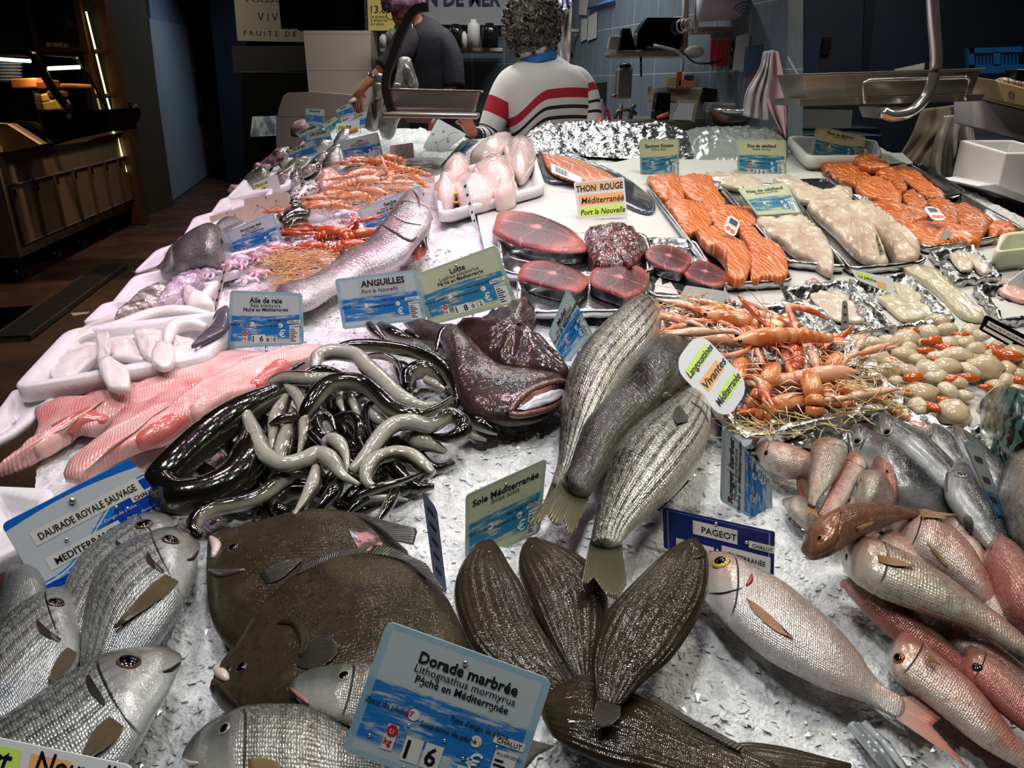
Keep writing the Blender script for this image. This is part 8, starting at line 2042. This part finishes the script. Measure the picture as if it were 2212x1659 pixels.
# ---------------------------------------------------------------- the two vendors
SKIN = MAT('skin', lambda N: N.mix(N.noise(20), '#b57c64', '#c48d74'),.5, bump=lambda N: N.noise(60), bs=.1)
SKIN_R = MAT('ruddy_skin', lambda N: N.mix(N.noise(20), '#a9604c', '#bd7860'),.5)
def skin_body(name, nodes, edges, mat, parent, sub=2):
 """nodes: name -> (point, rx, ry)"""
 ks = list(nodes)
 o = mesh(name, [nodes[k][0] for k in ks],[], mat, parent)
 me = o.data; me.clear_geometry()
 off = OFF[parent.name]
 me.from_pydata([V(nodes[k][0]) - off for k in ks],[(ks.index(a), ks.index(b)) for a, b in edges],[])
 o.modifiers.new('body', 'SKIN')
 sv = me.skin_vertices if len(me.skin_vertices) else None
 if not me.skin_vertices:
  bm = bmesh.new(); bm.from_mesh(me); bm.verts.layers.skin.verify(); bm.to_mesh(me); bm.free()
 for i, k in enumerate(ks):
  d = me.skin_vertices[0].data[i]; d.radius = nodes[k][1:3]; d.use_root = i == 0
 o.modifiers.new('smooth', 'SUBSURF').levels = sub
 o.modifiers['smooth'].render_levels = sub
 return o
def wp_(y, d=0.):
 w = facing(y); return lambda px, py, o=0.: w.p(px, py, o + d)
# woman seen from behind, striped sweater
WY = 4.02
q = wp_(WY)
wom = thing('person', 'person with curly grey hair in a white sweater with red and navy stripes', 'person', V((q(1190,300).x, WY, 0)))
nodes = {'pelvis': (q(1200,420),.13,.11), 'waist': (q(1198,340),.11,.08), 'chest': (q(1185,220),.11,.08), 'upper': (q(1178,160),.09,.06), 'neck': (q(1160,118),.055,.055), 'head': (q(1150,72),.085,.095), 'crown': (q(1147,20),.075,.09),
 'lsh': (q(1112,172),.06,.06), 'lelb': (q(1058,296,.05),.042,.042), 'lwr': (q(1022,290,.17),.03,.028), 'lhand': (q(1008,262,.24),.033,.02), 'rsh': (q(1252,180),.06,.06), 'relb': (q(1292,262,.04),.042,.042), 'rwr': (q(1285,300,.22),.03,.03),
 'hipl': (V((q(1200,420).x - .1, WY, .9)),.1,.1), 'kneel': (V((q(1200,420).x - .1, WY, .5)),.07,.07), 'footl': (V((q(1200,420).x - .1, WY, .06)),.06,.06), 'hipr': (V((q(1200,420).x + .1, WY, .9)),.1,.1), 'kneer': (V((q(1200,420).x + .1, WY, .5)),.07,.07), 'footr': (V((q(1200,420).x + .1, WY, .06)),.06,.06)}
ed = [('pelvis', 'waist'),('waist', 'chest'),('chest', 'upper'),('upper', 'neck'),('neck', 'head'),('head', 'crown'),('upper', 'lsh'),('lsh', 'lelb'),('lelb', 'lwr'),('lwr', 'lhand'),('upper', 'rsh'),('rsh', 'relb'),('relb', 'rwr'),('pelvis', 'hipl'),('hipl', 'kneel'),('kneel', 'footl'),('pelvis', 'hipr'),('hipr', 'kneer'),('kneer', 'footr')]
hp = nodes['lhand'][0]; hd = (nodes['lhand'][0] - nodes['lwr'][0]).normalized()
def fingers(hp, hd, side, curl, pre, base='lhand', L=.035, r=.009):
 for k in range(4):
  b0 = hp + hd*.03 + side*(.022 - .0145*k); b1 = b0 + hd*L*(1 - .1*abs(k - 1)) + curl*.012; b2 = b1 + hd*L*.6 + curl*.028
  nodes[pre + 'f%da' % k] = (b0, r, r); nodes[pre + 'f%db' % k] = (b1, r*.9, r*.9); nodes[pre + 'f%dc' % k] = (b2, r*.75, r*.75)
  ed.extend([(base, pre + 'f%da' % k),(pre + 'f%da' % k, pre + 'f%db' % k),(pre + 'f%db' % k, pre + 'f%dc' % k)])
 t0 = hp + side*.03; t1 = t0 + hd*.03 + side*.015 + curl*.008
 nodes[pre + 'ta'] = (t0, r, r); nodes[pre + 'tb'] = (t1, r*.85, r*.85); ed.extend([(base, pre + 'ta'),(pre + 'ta', pre + 'tb')])
fingers(hp, hd, hd.cross(V((0,1,0))).normalized(), V((0,-1,-.3)), 'l')
skin_body('body', nodes, ed, SKIN_R, wom)
def stripes(N):
 x, y, z = N.xyz(N.ob())
 # bands drop toward the left of the back, where the sweater hangs off the raised arm
 k = N.m('SUBTRACT', z, N.m('MULTIPLY', N.sm(x, -.02,-.2),-.085))
 k = N.m('ADD', k, N.m('MULTIPLY', N.m('POWER', N.m('SUBTRACT', x, .1),2.),.6))
 def band(c, h): return N.m('LESS_THAN', N.m('ABSOLUTE', N.m('SUBTRACT', k, c)), h)
 z0 = q(1200,199).z
 c = N.mix(N.noise(60), '#cbc8c4', '#d6d3cf')
 c = N.mix(band(z0,.022), c, '#a31e2c')
 for py in (228,250,288,315): c = N.mix(band(q(1200, py).z, .0085), c, '#14141c')
 return c
def sleeve(N):
 u = N.xyz(N.uv())[0]
 c = N.mix(N.noise(60), '#cbc8c4', '#d6d3cf')
 c = N.mix(N.m('LESS_THAN', N.m('ABSOLUTE', N.m('SUBTRACT', u, .46)),.055), c, '#a31e2c')
 for k in (.66,.80,.95): c = N.mix(N.m('LESS_THAN', N.m('ABSOLUTE', N.m('SUBTRACT', u, k)),.02), c, '#14141c')
 return c
SWEAT = MAT('striped_sweater', stripes, .85, bump=lambda N: N.noise(120), bs=.2)
SLEEV = MAT('striped_sleeve', sleeve, .85, bump=lambda N: N.noise(120), bs=.2)
vert(WY + .06)
v, f, u, _ = loft_sections([(1132,116,1204,118),(1118,132,1226,134),(1098,150,1252,152),(1086,176,1272,178),(1082,205,1279,206),(1086,240,1284,240),(1094,275,1287,275),(1100,310,1289,310),(1104,350,1290,350),(1106,420,1290,420)],-.06,[.8,.75,.7,.62,.58,.56,.55,.56,.58,.6],40,30)
horiz()
sw = mesh('sweater', v, f, SWEAT, wom, u)
def tubepart(name, pts, rad, mat, root, n=16, N_=22):
 P3 = cr([tuple(p) for p in pts], N_); R3 = [r[0] for r in cr([(r, 0) for r in rad], N_)]
 v, f, u = tube_geo(P3, R3, n); return mesh(name, v, f, mat, root, u)
tubepart('sleeve', [q(1140,150,-.02), q(1112,170), q(1094,200,.02), q(1072,248,.04), q(1056,286,.06), q(1042,297,.10), q(1027,293,.15)],[.03,.068,.078,.070,.060,.052,.043], SLEEV, wom)
tubepart('sleeve', [q(1225,150,-.02), q(1248,172), q(1264,205,.02), q(1274,240,.04), q(1278,280,.07)],[.03,.062,.068,.060,.052], SLEEV, wom)
tubepart('cuff', [q(1031,294,.145), q(1022,291,.17)],[.040,.038], MAT('navy_cuff', '#16161e', .8), wom, 14,4)
g = G(); g.lathe(q(1163,122,.0),[(.080,-.01),(.086,.0),(.088,.020),(.086,.034),(.076,.036),(.070,.0)],28, M=Matrix.Rotation(radians(-14),3, 'Y')); g.out('collar', MAT('white_collar', '#c9c8c6', .8), wom)
g = G(); g.lathe(q(1165,128,.004),[(.088,-.014),(.091,.0),(.0905,.022)],28, M=Matrix.Rotation(radians(-14),3, 'Y')); g.out('collar_lining', MAT('blue_lining', '#2f74b8', .8), wom)
HAIR = MAT('curly_grey_hair', lambda N: N.mix(N.sm(N.noise(26, None, 5,.7),.35,.68), '#39322b', '#a39a8d'),.6, bump=lambda N: N.m('ADD', N.noise(60, None, 5,.7), N.wave(14, None, 9,3)), bs=1., bd=.015)
hc = q(1150,55); v, f, u = ell_geo(hc, (.132,.125,.155),26)
v = [p + (p - hc).normalized()*(.018*noise.noise(p*22) + .012*noise.noise(p*50) + .012*abs(noise.noise(p*34 + V((5,1,2))))) for p in v]
v = [V((p.x*1.0, p.y, p.z)) if p.z > hc.z - .08 else V((hc.x + .012 + (p.x - hc.x)*.8, p.y, p.z)) for p in v]
hr = mesh('hair', v, f, HAIR, wom, u)
rnd = random.Random(8); g = G()
for k in range(230):
 a, b_ = rnd.uniform(0,2*pi), rnd.uniform(-.9,1.4); n = V((cos(a)*cos(b_), sin(a)*cos(b_), sin(b_)))
 c = hc + V((n.x*.138, n.y*.13, n.z*.16)); t = n.cross(V((rnd.uniform(-1,1), rnd.uniform(-1,1), rnd.uniform(-1,1)))).normalized(); s = n.cross(t)
 g.tube([c + t*(.018*cos(w_)) + s*(.014*sin(w_)) + n*.004*w_ for w_ in (0,.8,1.6,2.4,3.2,4.0)],[.0045,.006,.0065,.006,.005,.002],6)
g.out('hair_curls', HAIR, wom)

# man bending forward, dark shirt, violet tinted hair
MY = 4.75
q2 = wp_(MY)
man = thing('person', 'person with violet hair and glasses in a dark shirt, reaching down to the left', 'person', V((q2(930,200).x, MY + .1,0)))
nodes = {'pelvis': (q2(945,260),.12,.1), 'waist': (q2(935,200),.08,.05), 'chest': (q2(925,125),.08,.05), 'upper': (q2(908,70),.07,.06), 'neck': (q2(893,44),.06,.06), 'head': (q2(872,24,.03),.078,.09), 'crown': (q2(868,-8,.04),.07,.085), 'jaw': (q2(860,40,.08),.045,.05), 'nose': (q2(848,38,.1),.016,.016),
 'rsh': (q2(880,95,.04),.035,.035), 'relb': (q2(845,135,.16),.045,.045), 'rwr': (q2(795,178,.22),.03,.027), 'rhand': (q2(772,196,.24),.036,.022), 'lsh': (q2(950,100),.035,.035), 'lelb': (q2(975,180,.05),.045,.045), 'lwr': (q2(965,225,.12),.03,.03)}
cx_ = q2(945,260).x
for s, nm in ((-.1, 'l'),(.1, 'r')):
 nodes['hip' + nm] = (V((cx_ + s, MY, .85)),.1,.1); nodes['knee' + nm] = (V((cx_ + s, MY, .48)),.07,.07); nodes['foot' + nm] = (V((cx_ + s, MY, .06)),.06,.06)
ed = [('pelvis', 'waist'),('waist', 'chest'),('chest', 'upper'),('upper', 'neck'),('neck', 'head'),('head', 'crown'),('head', 'jaw'),('jaw', 'nose'),('chest', 'rsh'),('rsh', 'relb'),('relb', 'rwr'),('rwr', 'rhand'),('chest', 'lsh'),('lsh', 'lelb'),('lelb', 'lwr'),('pelvis', 'hipl'),('hipl', 'kneel'),('kneel', 'footl'),('pelvis', 'hipr'),('hipr', 'kneer'),('kneer', 'footr')]
fingers(nodes['rhand'][0], V((-.12,-.1,-1)).normalized(), V((1,0,-.1)).normalized(), V((.3,.2,-.6)), 'r', 'rhand', .045,.0105)
skin_body('body', nodes, ed, SKIN_R, man)
SHIRT = MAT('dark_violet_shirt', lambda N: N.mix(N.noise(6, None, 4), '#0b0910', '#15101d'),.8, bump=lambda N: N.noise(9, None, 4), bs=.4, bd=.02)
vert(MY + .05)
v, f, u, _ = loft_sections([(888,34,918,32),(872,52,945,45),(862,80,966,72),(860,110,976,110),(866,145,982,150),(874,185,986,190),(880,230,990,235),(884,300,992,300)],-.05,[.9,.75,.7,.66,.62,.6,.6,.6],30,26)
horiz(); mesh('shirt', v, f, SHIRT, man, u)
tubepart('sleeve', [q2(905,75), q2(885,85,.05), q2(868,108,.10), q2(848,135,.16), q2(826,152,.19)],[.03,.08,.082,.070,.062], SHIRT, man)
tubepart('sleeve', [q2(935,75,-.02), q2(950,85), q2(972,130,.03), q2(980,190,.06)],[.03,.075,.075,.066], SHIRT, man)
hc = q2(872,4,.03); VH = MAT('violet_grey_hair', lambda N: N.mix(N.sm(N.noise(24, N.sc(N.ob(),(1,1,.5)),5,.7),.35,.65), '#4d3348', '#a87aa0'),.55, bump=lambda N: N.noise(40, None, 5), bs=.9, bd=.012)
v, f, u = ell_geo(hc, (.128,.12,.10),20); v = [p + (p - hc).normalized()*(.016*noise.noise(p*24) + .008*noise.noise(p*55)) for p in v]
v = [V((p.x, p.y, max(p.z, hc.z - .045 + .03*noise.noise(p*9)))) for p in v]
mesh('hair', v, f, VH, man, u)
g = G(); g.ell(q2(893,24,.09),(.014,.01,.026),8); g.out('ear', SKIN, man)
g = G(); ey_ = q2(856,28,.105)
for dx in (-.035,.02):
 g.lathe(ey_ + V((dx, .0,-.012)),[(.022,-.002),(.025,0),(.022,.002),(.0205,0),(.022,-.002)],18, M=Matrix.Rotation(radians(80),3, 'X') @ Matrix.Rotation(radians(20),3, 'Y'))
g.tube([ey_ + V((.045,0,-.01)), q2(892,22,.085)],.003,6); g.out('glasses', MAT('black_frame', '#08080a', .3), man)
g = G(); e_ = [q2(*p, .1) for p in ((884,54),(890,52),(892,72),(882,74))]
for a_, b_ in zip(e_, e_[1:] + e_[:1]): g.tube([a_, b_],.003,6)
g.out('earring', MAT('pale_earring', '#c9c0bc', .3,.5), man)
g = G(); g.tube([q2(768,214,.25), q2(752,224,.27)],[.014,.010],8); tag(g.out('cork', MAT('white_cap', '#c9c6c0', .4)), 'small white cap held in the reaching hand', 'cap')
wt = G(); wt.lathe(q2(807,168,.20),[(.036,-.012),(.040,0),(.036,.012)],20, M=Matrix.Rotation(radians(55),3, 'Y')); wt.out('bracelet', CHROME, man)
